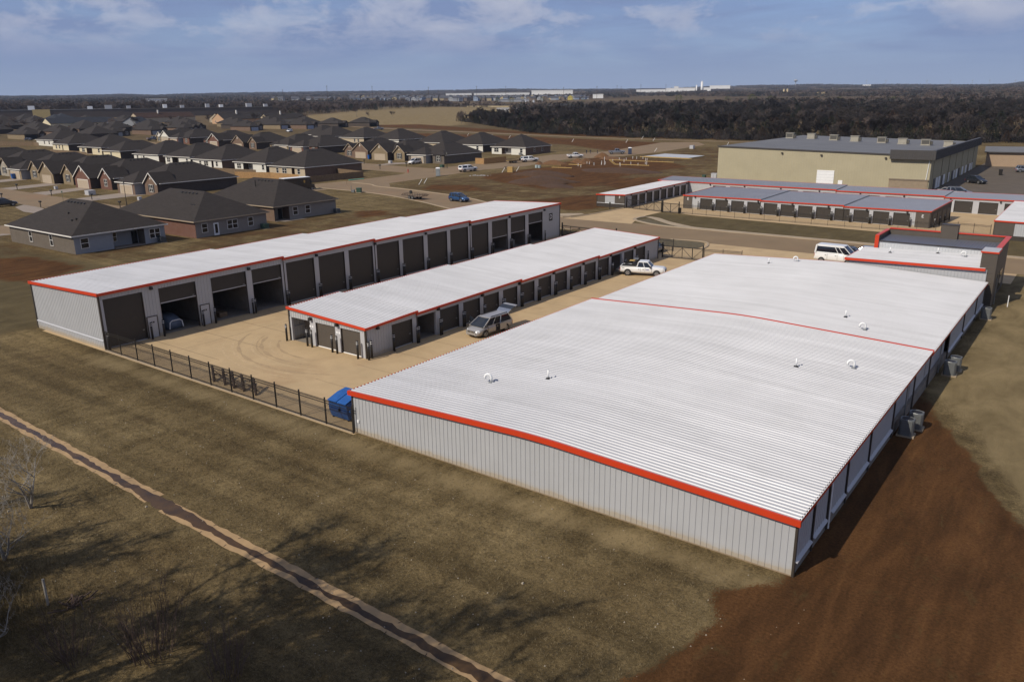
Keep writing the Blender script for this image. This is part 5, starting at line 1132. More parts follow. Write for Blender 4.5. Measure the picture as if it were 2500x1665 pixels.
# older gabled houses in front of the long brown building
def gable_house(label, x, y, rz, W, D, h, wallm, sh, pitch=.55, wins=2, chim=False):
    t = base('gabled_house', label, x, y, rz, 'older gabled houses in front of the long brown building')
    m = MB(); m.extr([(0, -.5), (W, -.5), (W, h), (W/2, h+W/2*pitch), (0, h)], 'y', 0, D); m.build('wall', wallm, t)
    m = MB(); gable(m, 0, W, 0, D+.4, h, pitch); m.build('roof', sh, t)
    for k in range(wins): window(t, W*(.28+.4*k), h*.25, 1.0, 1.5)
    if chim: m = MB(); m.box(W*.55, W*.55+1., D*.4, D*.4+1., h, h+W/2*pitch+2.4); m.build('chimney', M_FRIEZE, t)
    return t
gable_house('cream gabled house with long blue-grey roof', -623, 274, 0, 13, 40, 4.6, M_CREAM, M_SHING2)
gable_house('white gabled house among the blue-grey roofs', -622, 311, 0, 10, 12, 4.8, M_SIDW, M_SHING2)
gable_house('blue-grey roofed house right of the white gable', -618, 330, R(35), 14, 18, 3.4, M_SIDG, M_SHING2)
gable_house('tan gabled house with long red-brown roof', -705, 384, 0, 14, 55, 4.2, M_SIDT, M_SHING3, chim=True)
gable_house('red-brown roofed house in the far row', -640, 420, R(8), 15, 40, 3.4, M_SIDT, M_SHING3)
gable_house('peach gabled house with dark roof and white chimney', -612, 404, 0, 17, 42, 3.6, mat('peach_siding', (.46, .29, .17), .7), M_SHING, chim=True)
gable_house('dark-roofed house with white chimney by the bare trees', -598, 440, 0, 14, 40, 3.0, M_SIDT, M_SHING, chim=True)
gable_house('blue-grey roofed house at the far left edge', -640, 205, 0, 14, 34, 3.8, M_SIDG, M_SHING2, chim=True)
# long brown building with roof units
t = thing('long_building', 'long low brown building with a yellow panel behind the houses', 'building', (-905, 417, 9.0), math.atan2(95, 46)*1.0)
LB = 232; m = MB(); m.box(-60, LB, 0, 40, -1, 9.2); m.build('wall', mat('brown_block', (.085, .066, .055), .8, var=.1), t)
m = MB(); m.box(-60.3, LB+.3, -.3, 40.3, 9.2, 9.6); m.build('roof', M_GROOF, t)
m = MB(); m.box(-24, -8, -.5, -.05, 0, 9.9); m.build('yellow_panel', mat('yellow_stucco', (.50, .38, .16), .7), t)
m = MB(); m.box(60, LB, -.4, -.05, 8.6, 9.7); m.build('fascia', M_BRONZEW, t)
for k, (x, w_) in enumerate(((30, 5), (48, 7), (68, 4), (105, 4), (123, 4), (150, 4), (165, 4), (196, 6), (215, 4), (-25, 6))):
    m = MB(); m.box(x-w_/2, x+w_/2, 8, 14, 9.6, 12.6+(k % 2)); m.build('roof_unit', M_PANELB if k % 3 else M_WHITE, t)

# ------------------------------------------------------------------ vehicles (local +x is forward)
def paint(name, col, rough=.28, metal=.0): return mat(name, col, rough, metal=metal, coat=.5, var=.03, scale=.8)
P_WHITE = paint('white_car_paint', (.72, .72, .71)); P_SILV = paint('champagne_silver_paint', (.36, .345, .33), .3, .35); P_BLUE = paint('blue_car_paint', (.022, .075, .19), .25, .3)
P_DARK = paint('dark_car_paint', (.02, .022, .028)); P_GREY = paint('grey_car_paint', (.20, .215, .25), .3, .3); P_BROWN = paint('dark_brown_paint', (.022, .014, .009), .4)
M_LAMP = mat('headlamp_lens', (.65, .67, .68), .1, spec=.8, var=.02); M_TAIL = mat('tail_lamp_lens', (.35, .02, .015), .2, var=.05); M_CHROME = mat('chrome', (.6, .6, .6), .15, metal=.9, var=.02)
def wheel(t, x, y, r, w=.23):
    s = 1 if y > 0 else -1
    m = MB(); m.tube([(x, y-s*w, r), (x, y-s*.03, r), (x, y, r)], [r, r, r*.9], 20); o = m.build('wheel', M_TYRE, t, True)
    m = MB(); m.tube([(x, y-s*.02, r), (x, y+s*.012, r)], [r*.66, r*.62], 16); rm = m.build('rim', M_RIM, o)
    m = MB()
    for k in range(5):
        a = 2*math.pi*k/5+.3; m.bar((x+math.cos(a)*r*.12, y+s*.016, r+math.sin(a)*r*.12), (x+math.cos(a+.0)*r*.55, y+s*.016, r+math.sin(a)*r*.55), .05, .012)
    for k in range(5):
        a = 2*math.pi*(k+.5)/5+.3; m.tube([(x+math.cos(a)*r*.4, y+s*.010, r+math.sin(a)*r*.4), (x+math.cos(a)*r*.4, y+s*.017, r+math.sin(a)*r*.4)], r*.13, 6)
    m.build('spoke', M_TYRE, o)
def ring(x, hw, zb, zt, crown=.04, tuck=.9):
    return [(x, -hw*tuck, zb), (x, -hw, zb+.28*(zt-zb)), (x, -hw, zt-.16), (x, -hw*.95, zt-.03), (x, -hw*.6, zt+crown), (x, hw*.6, zt+crown), (x, hw*.95, zt-.03), (x, hw, zt-.16), (x, hw, zb+.28*(zt-zb)), (x, hw*tuck, zb)]
def vehicle(name, label, cat, loc, rz, pnt, stations, cab, wheels, scale=1., pillars=(), seams=(), grille=None, lamps=True, group=None, front=None, rail=False, glass_back=True, arch=True, bumper=None):
    """stations: (x, half width, z bottom, z belt); cab: (xb0, xb1, zb, xt0, xt1, zt, hw0, hw1) rear/front at the belt and at the roof."""
    t = thing(name, label, cat, loc, rz, group)
    m = MB(); m.loft([ring(*s) for s in stations]); m.build('body', pnt, t, True)
    xb0, xb1, zb, xt0, xt1, zt, h0, h1 = cab
    m = MB(); g = .02; zi = zt-.06
    m.loft([[(xb0, -h0, zb), (xb1, -h0, zb), (xb1+.05, -h0*.5, zb), (xb1+.05, h0*.5, zb), (xb1, h0, zb), (xb0, h0, zb)], [(xt0, -h1, zi), (xt1, -h1, zi), (xt1+.05, -h1*.5, zi), (xt1+.05, h1*.5, zi), (xt1, h1, zi), (xt0, h1, zi)]]); m.build('glass', M_GLASS, t)
    m = MB(); e = .03; rr = []
    for z, k in ((zi-.02, 1.), (zt-.03, 1.), (zt+.02, .9)): rr.append([((xt0-e)*k+(xt0+xt1)/2*(1-k), -(h1+e)*k, z), ((xt1+e)*k+(xt0+xt1)/2*(1-k), -(h1+e)*k, z), ((xt1+.12)*k+(xt0+xt1)/2*(1-k), 0, z), ((xt1+e)*k+(xt0+xt1)/2*(1-k), (h1+e)*k, z), ((xt0-e)*k+(xt0+xt1)/2*(1-k), (h1+e)*k, z)])
    m.loft(rr); m.build('roof', pnt, t)
    m = MB()
    for s in (-1, 1):
        m.bar((xb1, s*(h0+.01), zb-.02), (xt1, s*(h1+.01), zi), .075); m.bar((xb0, s*(h0+.01), zb-.02), (xt0, s*(h1+.01), zi), .1)
        for f, w_ in pillars:
            m.bar((xb0+(xb1-xb0)*f, s*(h0+.012), zb-.02), (xt0+(xt1-xt0)*f, s*(h1+.012), zi), w_, .05)
        m.bar((xb0, s*(h0+.012), zb), (xb1, s*(h0+.012), zb), .06)
    m.build('pillar', pnt, t)
    hw = max(s[1] for s in stations)
    for x, r in wheels:
        for s in (-1, 1):
            if arch:
                m = MB(); m.tube([(x, s*(hw-.3), r+.02), (x, s*(hw+.004), r+.02)], r*1.2, 20); m.build('wheel_arch', M_BLACK, t)
            wheel(t, x, s*(hw+.015), r)
    xf = stations[-1][0]; xr = stations[0][0]; zf = stations[-1][3]; fw = stations[-1][1]
    if lamps:
        for s in (-1, 1):
            m = MB(); m.box(xf-.32, xf+.02, *sorted((s*(fw-.36), s*(fw+.02))), zf-.30, zf-.10); m.build('headlight', M_LAMP, t)
            m = MB(); zr = stations[0][3]; m.box(xr-.03, xr+.10, *sorted((s*(stations[0][1]-.22), s*(stations[0][1]+.015))), zr-.48, zr-.10); m.build('tail_light', M_TAIL, t)
            m = MB(); m.box(xb1-.32, xb1-.12, *sorted((s*(h0+.04), s*(h0+.27))), zb+.02, zb+.2); m.build('mirror', P_DARK if pnt is not P_WHITE else M_BLACK, t)
    m = MB(); m.box(xf-.02, xf+.05, -fw*.55, fw*.55, zf-.34, zf-.1); m.build('grille', M_BLACK, t)
    m = MB(); b0 = stations[-1][2]; m.box(xf-.06, xf+.09, -fw*.98, fw*.98, b0+.05, b0+.26); m.build('bumper', bumper or pnt, t); m = MB(); b0 = stations[0][2]; m.box(xr-.10, xr+.05, -fw*.98, fw*.98, b0+.06, b0+.26); m.build('bumper', bumper or pnt, t)
    if seams:
        for s in (-1, 1):
            for x, z0, z1 in seams: m = MB(); m.box(x-.012, x+.012, *sorted((s*(hw-.02), s*(hw+.005))), z0, z1); m.build('door_seam', M_BLACK, t)
            for x, z0, z1 in seams[:-1]: m = MB(); m.box(x-.32, x-.12, *sorted((s*(hw-.02), s*(hw+.03))), z1-.2, z1-.15); m.build('door_handle', pnt if pnt is not P_WHITE else M_BLACK, t)
    if rail:
        m = MB()
        for s in (-1, 1): m.bar((xt0+.1, s*(h1-.06), zt+.07), (xt1-.2, s*(h1-.06), zt+.07), .05)
        m.build('roof_rail', M_BLACK, t)
    if scale != 1.: t.scale = (scale,)*3
    return t

def pickup(label, loc, rz, pnt, scale=1., cap=False, group=None, toolbox=False):
    st = [(-2.9, .93, .50, 1.12), (-2.8, .97, .44, 1.14), (-.75, .99, .42, 1.14), (-.7, 1.0, .40, 1.16), (1.0, 1.0, .40, 1.18), (1.15, .99, .42, 1.20), (2.5, .96, .44, 1.14), (2.85, .86, .48, 1.02)]
    t = vehicle('pickup_truck', label, 'pickup truck', loc, rz, pnt, st, (-.72, 1.25, 1.15, -.55, .62, 1.86, .90, .74), [(-1.9, .40), (1.85, .40)], scale=scale, pillars=((.5, .1),), seams=((-.25, .62, 1.1), (.35, .62, 1.1), (1.2, .62, 1.1)), group=group, bumper=M_CHROME)
    # bed: dark open box set into the body
    if not cap:
        m = MB(); m.box(-2.78, -.82, -.82, .82, 1.14, 1.19); m.build('bed_liner', M_DARK, t)
        m = MB(); m.box(-2.84, -.74, -.985, -.82, 1.12, 1.235); m.box(-2.84, -.74, .82, .985, 1.12, 1.235); m.box(-2.92, -2.78, -.985, .985, 1.12, 1.235); m.build('bed_rail', pnt, t)
        m = MB(); m.box(-.80, -.72, -.82, .82, 1.19, 1.3); m.build('bed_front', pnt, t)
    else:
        m = MB(); m.loft([[(-2.86, -.93, 1.12), (-.72, -.93, 1.12), (-.72, .93, 1.12), (-2.86, .93, 1.12)], [(-2.7, -.74, 1.82), (-.70, -.76, 1.84), (-.70, .76, 1.84), (-2.7, .74, 1.82)]]); m.build('bed_cap', pnt, t)
        for s in (-1, 1):
            m = MB(); y = sorted((s*.80, s*.93)); m.quad((-2.55, s*.925, 1.22), (-.95, s*.925, 1.22), (-1.0, s*.80, 1.7), (-2.45, s*.80, 1.7)); m.build('cap_window', M_GLASS, t)
        m = MB(); m.quad((-2.885, -.7, 1.2), (-2.885, .7, 1.2), (-2.745, .62, 1.72), (-2.745, -.62, 1.72)); m.build('cap_window', M_GLASS, t)
    m = MB(); m.box(-2.95, -2.9, -.7, .7, .72, 1.05); m.build('tailgate', pnt, t)
    if toolbox:
        m = MB(); m.box(-1.5, -.95, -.75, .75, 1.2, 1.42); m.build('toolbox', M_BLACK, t)
        m = MB()
        for y in (-.78, .78): m.bar((-.85, y, 1.2), (-.85, y, 1.95), .06); m.bar((-2.6, y, 1.22), (-.9, y, 1.5), .05)
        m.bar((-.85, -.78, 1.95), (-.85, .78, 1.95), .06); m.build('rack', M_BLACK, t)
        m = MB(); m.box(-1.35, -.75, .0, .75, 1.98, 2.06); m.build('light_bar', M_STEEL, t)
        m = MB(); m.box(-1.9, -1.2, .1, .8, 1.72, 1.80); m.build('yellow_load', M_LUMBER, t)
        m = MB(); m.box(.42, .86, -1.008, -1.001, .90, .96); m.box(.5, .82, -1.008, -1.001, .83, .87); m.build('door_lettering', mat('blue_lettering', (.10, .12, .35), .6), t)
        m = MB(); m.box(-2.7, -2.35, -.992, -.985, 1.0, 1.05); m.build('bed_decal', M_STEEL, t)
        m = MB(); m.box(-3.5, -2.9, -.9, .9, .68, .74); m.build('lowered_tailgate', M_STEEL, t)
    return t
pickup('white pickup with extended cab parked at the far end of the middle row', (-47.75, 92.4, .012), R(18.4), P_WHITE, toolbox=True)
# silver minivan, tailgate up and doors open
VAN = (-47.68, 59.75, .012)
st = [(-2.5, .90, .38, 1.02), (-2.4, .97, .30, 1.05), (-1.2, 1.0, .26, 1.06), (.9, 1.0, .25, 1.03), (1.35, .98, .25, 1.0), (2.1, .92, .24, .86), (2.42, .80, .26, .70), (2.52, .62, .30, .58)]
t = vehicle('minivan', 'champagne silver minivan with raised tailgate and open front door', 'minivan', VAN, R(-94.5), P_SILV, st, (-2.42, 1.75, 1.02, -2.05, .62, 1.74, .93, .74), [(-1.5, .34), (1.52, .34)], pillars=((.42, .09), (.70, .07)), seams=((-.55, .4, 1.0), (.05, .4, 1.0), (1.15, .4, .98)), rail=True)
m = MB(); m.box(2.46, 2.575, -.46, .46, .52, .74); m.build('grille_surround', P_SILV, t)
m = MB(); m.box(2.56, 2.585, -.42, .42, .545, .715); m.build('grille', M_BLACK, t)
m = MB(); m.box(2.58, 2.598, -.035, .035, .53, .73); m.box(2.58, 2.598, -.44, .44, .612, .650); m.build('cross_emblem', M_CHROME, t)
m = MB(); m.box(2.50, 2.555, -.5, .5, .30, .38); m.build('air_intake', M_BLACK, t)
for s in (-1, 1):
    m = MB(); m.loft([[(2.16, s*.55, .62), (2.46, s*.52, .60), (2.34, s*.86, .60), (1.98, s*.94, .62)], [(2.10, s*.58, .82), (2.40, s*.50, .76), (2.28, s*.80, .77), (1.94, s*.90, .84)]]); m.build('headlight', M_LAMP, t)
m = MB(); m.loft([[(-2.05, -.78, 1.73), (-2.05, .78, 1.73), (-2.1, .78, 1.79), (-2.1, -.78, 1.79)], [(-2.45, -.82, 1.93), (-2.45, .82, 1.93), (-2.45, .82, 2.0), (-2.45, -.82, 2.0)]]); hg = m.build('tailgate', M_CHROME, t)
m = MB(); m.loft([[(-2.45, -.82, 1.93), (-2.45, .82, 1.93), (-2.45, .82, 1.99), (-2.45, -.82, 1.99)], [(-3.05, -.84, 2.16), (-3.05, .84, 2.16), (-3.05, .84, 2.22), (-3.05, -.84, 2.22)]]); m.build('tailgate_glass', M_GLASS, hg)
m = MB(); m.loft([[(-3.05, -.84, 2.15), (-3.05, .84, 2.15), (-3.05, .84, 2.23), (-3.05, -.84, 2.23)], [(-3.4, -.82, 2.20), (-3.4, .82, 2.20), (-3.4, .82, 2.27), (-3.4, -.82, 2.27)]]); m.build('tailgate_lower', P_SILV, hg)
m = MB(); m.box(-.50, .02, .90, 1.012, .36, 1.0); m.box(-.45, 0, .80, .95, 1.0, 1.62); m.build('sliding_door_gap', M_DARK, t)
m = MB(); m.bar((1.2, -1.0, .98), (1.5, 1.9, .98), .05, .1) if False else m.loft([[(1.16, -1.0, .32), (1.20, -1.0, .32), (1.20, -1.0, 1.0), (1.16, -1.0, 1.0)], [(.72, -1.98, .36), (.76, -1.98, .36), (.76, -1.98, 1.0), (.72, -1.98, 1.0)]]); od = m.build('open_door', P_SILV, t)
m = MB(); m.loft([[(1.17, -1.02, 1.0), (1.19, -1.02, 1.0), (1.05, -.95, 1.35), (1.03, -.95, 1.35)], [(.74, -1.94, 1.0), (.76, -1.94, 1.0), (.70, -1.9, 1.55), (.68, -1.9, 1.55)]]); m.build('door_glass', M_GLASS, od)
m = MB(); m.loft([[(-1.45, 1.02, .36), (-.50, 1.02, .36), (-.50, 1.06, .36), (-1.45, 1.06, .36)], [(-1.45, 1.02, 1.0), (-.50, 1.02, 1.0), (-.50, 1.06, 1.0), (-1.45, 1.06, 1.0)]]); m.build('sliding_door', P_SILV, t)
# white passenger van and the cars beside it
st = [(-2.75, .93, .42, 1.38), (-2.65, 1.0, .36, 1.42), (1.3, 1.02, .34, 1.42), (1.9, .99, .36, 1.30), (2.55, .88, .40, .95), (2.7, .76, .44, .82)]
t = vehicle('passenger_van', 'long white passenger van with one dark window band, parked behind the big roof', 'van', (-29.4, 114.0, .012), R(-1), P_WHITE, st, (-2.68, 2.2, 1.38, -2.55, 1.05, 2.5, .97, .84), [(-1.75, .36), (1.75, .36)], pillars=((0.0, .35), (.66, .16), (.79, .1)), seams=((-1.0, .6, 1.3), (.35, .6, 1.3), (1.2, .6, 1.3)))
m = MB()
for s in (-1, 1): m.loft([[(-2.68, s*.975, 1.37), (1.2, s*.975, 1.37), (1.2, s*.955, 1.52), (-2.68, s*.955, 1.52)], [(-2.69, s*.95, 1.37), (1.2, s*.95, 1.37), (1.2, s*.93, 1.52), (-2.69, s*.93, 1.52)]]); m.loft([[(-2.56, s*.882, 2.28), (1.05, s*.882, 2.28), (1.05, s*.85, 2.48), (-2.54, s*.85, 2.48)], [(-2.56, s*.83, 2.28), (1.05, s*.83, 2.28), (1.05, s*.80, 2.48), (-2.54, s*.80, 2.48)]])
m.build('window_surround', P_WHITE, t)
def car(label, loc, rz, pnt, scale=1., suv=True, group=None, cat='car', name='parked_car'):
    if suv:
        st = [(-2.28, .84, .42, .98), (-2.2, .90, .34, 1.02), (-.9, .93, .28, 1.02), (.9, .93, .28, .98), (1.3, .91, .29, .97), (2.05, .84, .32, .84), (2.3, .7, .36, .74)]
        return vehicle(name, label, cat, loc, rz, pnt, st, (-2.15, 1.35, .98, -1.85, .25, 1.68, .86, .66), [(-1.4, .36), (1.42, .36)], scale=scale, pillars=((.22, .1), (.52, .07)), seams=((-.75, .4, .95), (.1, .4, .95), (1.05, .4, .93)), rail=True, group=group)
    st = [(-2.35, .80, .40, .90), (-2.2, .88, .32, .95), (-.9, .91, .26, .94), (.9, .91, .26, .92), (1.9, .86, .28, .80), (2.3, .7, .34, .68)]
    return vehicle(name, label, cat, loc, rz, pnt, st, (-1.75, 1.2, .92, -1.05, .25, 1.42, .84, .62), [(-1.4, .33), (1.4, .33)], scale=scale, pillars=((.5, .07),), seams=((-.2, .4, .9), (1.0, .4, .88)), group=group)
car('dark car mostly hidden behind the white passenger van', (-28.3, 117.4, .02), R(2), P_DARK, 1.05, True)
car('pale grey car nose behind the office roof edge', (-26.6, 120.8, .02), R(0), P_GREY, 1.05, False)
car('grey car peeping round the end of the middle row by the gate', (-53.9, 107.4, .02), R(95), P_GREY, 1.0, True)
car('dark blue crossover driving along the curved street', (-120.4, 140.9, .03), R(-6), P_BLUE, 1.12)
car('white crossover parked in a driveway of the middle street', (-200.4, 211.2, tz(-200, 211)+.04), R(-92), P_WHITE, 1.15)
pickup('white pickup with bed cap on the side street beside the portable toilet', (-165.9, 198.9, tz(-166, 199)+.03), R(80), P_WHITE, 1.12, cap=True)
pickup('white crew pickup with trailer parked by the new wooden fence', (-169.4, 237.6, tz(-169, 238)+.03), R(60), P_WHITE, 1.1, cap=True)
pickup('white work pickup among the dirt mounds', (-164.2, 259.6, tz(-164, 260)+.03), R(50), P_WHITE, 1.05, toolbox=False)
pickup('silver pickup beside the blue portable toilet', (-159.6, 282.8, tz(-160, 283)+.03), R(35), P_GREY, 1.1)
pickup('silver pickup parked in front of the cream gables', (-427.5, 244.6, tz(-427, 244)+.05), R(85), P_GREY, 1.15)
pickup('silver pickup on the pale road across the red soil', (-400.5, 388.6, tz(-400, 388)+.06), R(60), P_GREY, 1.15)
car('white car parked before the blue-grey garage', (-434, 342, tz(-434, 342)+.05), R(-60), P_WHITE, 1.15, True); car('pale car beside the white car in the far rows', (-440, 346, tz(-440, 346)+.05), R(-60), P_GREY, 1.1, False)
car('dark blue car at the left edge of the near street', (-203.8, 78.4, tz(-204, 78)+.03), R(80), P_DARK, 1.1, True)
car('dark car in front of the far left tan house', (-490, 207, tz(-490, 207)+.05), R(10), P_DARK, 1.1, False)
car('black crossover parked beside the warehouse docks', (-28.9, 236.0, tz(-29, 236)+.04), R(-35), P_DARK, 1.12)
car('silver car behind the longest far storage row', (-28.4, 206.6, tz(-28, 206)+.04), R(5), P_GREY, 1.2); car('pale car next to the silver car by the warehouse corner', (-30.8, 209.6, tz(-31, 209)+.04), R(5), P_SILV, 1.05, False)
car('silver car at the right edge of the asphalt lot', (-21.5, 272.0, tz(-22, 272)+.04), R(20), P_GREY, 1.1)
# brown step van on the street behind the third house
t = thing('delivery_van', 'dark brown delivery step van with white roof on the street behind the third house', 'delivery van', (-171.4, 136.6, .03), R(80)); t.scale = (1.15,)*3
m = MB(); m.loft([[(-4.2, -1.15, .6), (-4.2, 1.15, .6), (-4.2, 1.15, 3.0), (-4.2, -1.15, 3.0)], [(2.2, -1.15, .6), (2.2, 1.15, .6), (2.2, 1.15, 3.0), (2.2, -1.15, 3.0)], [(2.7, -1.1, .6), (2.7, 1.1, .6), (2.45, 1.1, 2.85), (2.45, -1.1, 2.85)]]); m.build('body', P_BROWN, t)
m = MB(); m.box(-4.22, 2.3, -1.17, 1.17, 3.0, 3.08); m.build('roof', M_WHITE, t)
m = MB(); m.loft([[(2.6, -.95, .55), (2.6, .95, .55), (2.6, .95, 1.5), (2.6, -.95, 1.5)], [(3.5, -.85, .6), (3.5, .85, .6), (3.45, .8, 1.35), (3.45, -.8, 1.35)]]); m.build('hood', P_BROWN, t)
m = MB(); m.quad((2.66, -1.0, 1.6), (2.66, 1.0, 1.6), (2.49, 1.0, 2.6), (2.49, -1.0, 2.6)); m.quad((1.3, -1.16, 1.5), (2.3, -1.16, 1.5), (2.25, -1.16, 2.5), (1.3, -1.16, 2.5)); m.build('windscreen', M_GLASS, t)
m = MB(); m.extr([(.55, 2.42), (.95, 2.42), (.95, 1.98), (.75, 1.75), (.55, 1.98)], 'y', -1.168, -1.152); m.build('shield_emblem', mat('gold_emblem', (.45, .27, .05), .5), t)
for s in (-1, 1):
    m = MB(); m.box(3.44, 3.53, *sorted((s*.5, s*.8)), .85, 1.1); m.build('headlight', M_LAMP, t); m = MB(); m.box(2.3, 2.5, *sorted((s*1.15, s*1.45)), 1.7, 2.2); m.build('mirror', M_BLACK, t)
    wheel(t, 2.7, s*1.02, .42, .28); wheel(t, -2.4, s*1.1, .42, .3)
m = MB(); m.box(3.4, 3.62, -1.0, 1.0, .45, .65); m.build('bumper', M_BLACK, t)

# utility trailers
def trailer(label, loc, rz, scale=1., load=False):
    t = thing('utility_trailer', label, 'trailer', loc, rz); t.scale = (scale,)*3
    m = MB(); m.box(-2.6, 2.6, -1.0, 1.0, .62, .70); m.build('deck', M_WOODO, t)
    m = MB()
    for y in (-1.02, 1.02):
        for z in (.62, 1.0): m.box(-2.62, 2.62, y-.035, y+.035, z, z+.07)
        for k in range(8): x = -2.6+k*.743; m.box(x-.03, x+.03, y-.03, y+.03, .62, 1.05)
    for x in (-2.62, 2.62): m.box(x-.035, x+.035, -1., 1., 1.0, 1.07)
    m.build('side_rail', M_RUST, t)
    m = MB(); m.bar((-2.6, -.8, .62), (-3.9, 0, .55), .1); m.bar((-2.6, .8, .62), (-3.9, 0, .55), .1); m.box(-4.1, -3.85, -.08, .08, .5, .64); m.build('tongue', M_RUST, t)
    m = MB()
    for k in range(9): m.bar((2.62, -.9+k*.225, .66), (3.3, -.9+k*.225, .62 if load else 1.0), .03)
    m.bar((3.3, -.95, .62 if load else 1.0), (3.3, .95, .62 if load else 1.0), .05); m.build('ramp_gate', M_RUST, t)
    for x in (-.45, .45):
        for s in (-1, 1): wheel(t, x, s*1.22, .37, .2)
    for s in (-1, 1):
        m = MB(); m.box(-.95, .95, *sorted((s*1.03, s*1.25)), .76, .8); m.build('fender', M_RUST, t)
    m = MB(); m.tube([(-2.2, .82, 1.18), (-2.2, 1.02, 1.18)], .36, 14); m.build('spare_wheel', M_TYRE, t)
    if load:
        m = MB()
        for k in range(6): m.box(-2.3, 2.2, -.8+k*.27, -.58+k*.27, .72, .95)
        m.build('lumber_load', M_LUMBER, t)
    return t
trailer('rusty tandem-axle trailer with spare wheel parked on the curved street', (-132.6, 139.2, .03), R(-4), 1.15)
trailer('trailer loaded with yellow lumber behind the white crew pickup', (-171.9, 231.0, tz(-172, 231)+.03), R(250), 1.05, True)

# ------------------------------------------------------------------ street furniture and building-site things
def at(x, y, dz=0.): return (x, y, tz(x, y)+dz)
def porta(label, x, y, rz, body):
    t = thing('portable_toilet', label, 'portable toilet', at(x, y, .03), rz); t.scale = (1.12,)*3
    m = MB(); m.box(-.57, .57, -.57, .57, .1, 2.05); m.build('cabin', body, t); m = MB(); m.box(-.62, .62, -.62, .62, 0, .1); m.build('skid', M_BLACK, t)
    m = MB(); m.loft([[(-.62, -.62, 2.05), (.62, -.62, 2.05), (.62, .62, 2.05), (-.62, .62, 2.05)], [(-.55, -.55, 2.22), (.55, -.55, 2.22), (.55, .55, 2.22), (-.55, .55, 2.22)], [(-.2, -.4, 2.32), (.2, -.4, 2.32), (.2, .4, 2.32), (-.2, .4, 2.32)]]); m.build('roof', M_WHITE, t)
    m = MB(); m.box(-.4, .4, -.6, -.57, .15, 1.9); m.build('door', body, t); m = MB(); m.box(-.45, .45, -.59, -.565, 1.9, 1.95); m.build('vent', M_DARK, t)
porta('grey portable toilet with white roof at the street corner', -164.0, 182.6, R(40), mat('grey_plastic', (.27, .29, .29), .5)); porta('blue portable toilet beside the silver pickup', -154.6, 284.2, R(35), mat('dark_blue_plastic', (.04, .055, .10), .5))
def mailbox(x, y, label):
    t = thing('mailbox', label, 'mailbox', at(x, y), R(0), 'mailboxes along the streets'); t.scale = (1.2,)*3
    m = MB(); m.box(-.06, .06, -.06, .06, 0, 1.05); m.build('post', M_BRONZE, t); m = MB(); m.extr([(-.16, .98), (.16, .98), (.16, 1.15), (.1, 1.25), (-.1, 1.25), (-.16, 1.15)], 'x', -.32, .32); m.build('box', M_BLACK, t)
for x, y, l in ((-238.4, 95.6, 'black mailbox before the tan brick house with dormer'), (-215.7, 94.2, 'black mailbox before the red-brown twin-gable house'), (-198.7, 95.9, 'black mailbox peeping over the nearest roof ridge'), (-194.5, 82.2, 'black mailbox at the walk corner of the near street'),
                (-218.5, 83.8, 'black mailbox above the dark blue car'), (-196.3, 190.1, 'black mailbox at the corner of the fenced lawn'), (-216.1, 201.7, 'black mailbox before the brown twin-gable house'), (-195.1, 201.3, 'black mailbox beside the white crossover'), (-178.3, 92., 'black mailbox behind the second nearest roof')): mailbox(x, y, l)
def lamp(x, y, h, label):
    t = thing('street_lamp', label, 'street lamp', at(x, y)); m = MB(); m.tube([(0, 0, 0), (0, 0, .8), (0, 0, h-.6)], [.13, .08, .06], 8); m.build('pole', M_BLACK, t)
    m = MB(); m.tube([(0, 0, h-.62), (0, 0, h-.55), (0, 0, h-.1)], [.08, .14, .2], 8); m.build('lantern', mat('lantern_glass', (.22, .22, .2), .3), t); m = MB(); m.tube([(0, 0, h-.1), (0, 0, h-.02), (0, 0, h+.15)], [.26, .2, .03], 8); m.build('cap', M_BLACK, t)
lamp(-181.4, 95.2, 5.4, 'black lamp post between the brown brick house and the second nearest roof'); lamp(-178.9, 203.8, 5.2, 'black lamp post before the grey brick house by the side street')
def wood_fence(label, pts, h=1.85, m_=None, back=True):
    t = thing('wooden_fence', label, 'fence', at(*pts[0])); ox_, oy_, oz_ = t.location; m_ = m_ or M_WOOD
    for i in range(len(pts)-1):
        A, B = Vector(pts[i]), Vector(pts[i+1]); L = (B-A).length; n = max(1, int(L/.16)); m = MB(); d = (B-A)/L; nn = Vector((-d.y, d.x))*.012
        for k in range(n):
            a, b = A+d*(k*L/n+.008), A+d*((k+1)*L/n-.008); z = tz(a.x, a.y)-oz_; hh = h+rng.uniform(-.02, .02)
            P = [(a-nn), (b-nn), (b+nn), (a+nn)]; m.loft([[(p.x-ox_, p.y-oy_, z-.2) for p in P], [(p.x-ox_, p.y-oy_, z+hh) for p in P]])
        m.build('board_panel', m_, t)
        m = MB(); z = tz(*A)-oz_
        for zz in (.4, 1.4): m.bar((A.x-ox_+nn.x*4, A.y-oy_+nn.y*4, z+zz), (B.x-ox_+nn.x*4, B.y-oy_+nn.y*4, tz(*B)-oz_+zz), .06, .09)
        m.build('rail', M_LUMBER if m_ is M_WOOD else m_, t)
        m = MB(); m.box(A.x-ox_-.05, A.x-ox_+.05, A.y-oy_-.05, A.y-oy_+.05, z-.2, z+h+.03); m.build('post', m_, t)
    return t
wood_fence('new yellow wooden fence behind the brown brick house', [(-214, 147), (-203, 151.5), (-190, 151.5)]); wood_fence('weathered wooden fence beside the tan back wall house', [(-183.3, 150.4), (-182.6, 159), (-181.3, 168.5), (-196, 171)], m_=M_WOODO)
wood_fence('new wooden fence corner against the grey brick house side', [(-181.6, 222), (-178.0, 222.2), (-176.0, 232.5)], h=2.0); wood_fence('short new wooden fence behind the second nearest roof', [(-202, 121), (-201.4, 126.5), (-192, 126)])
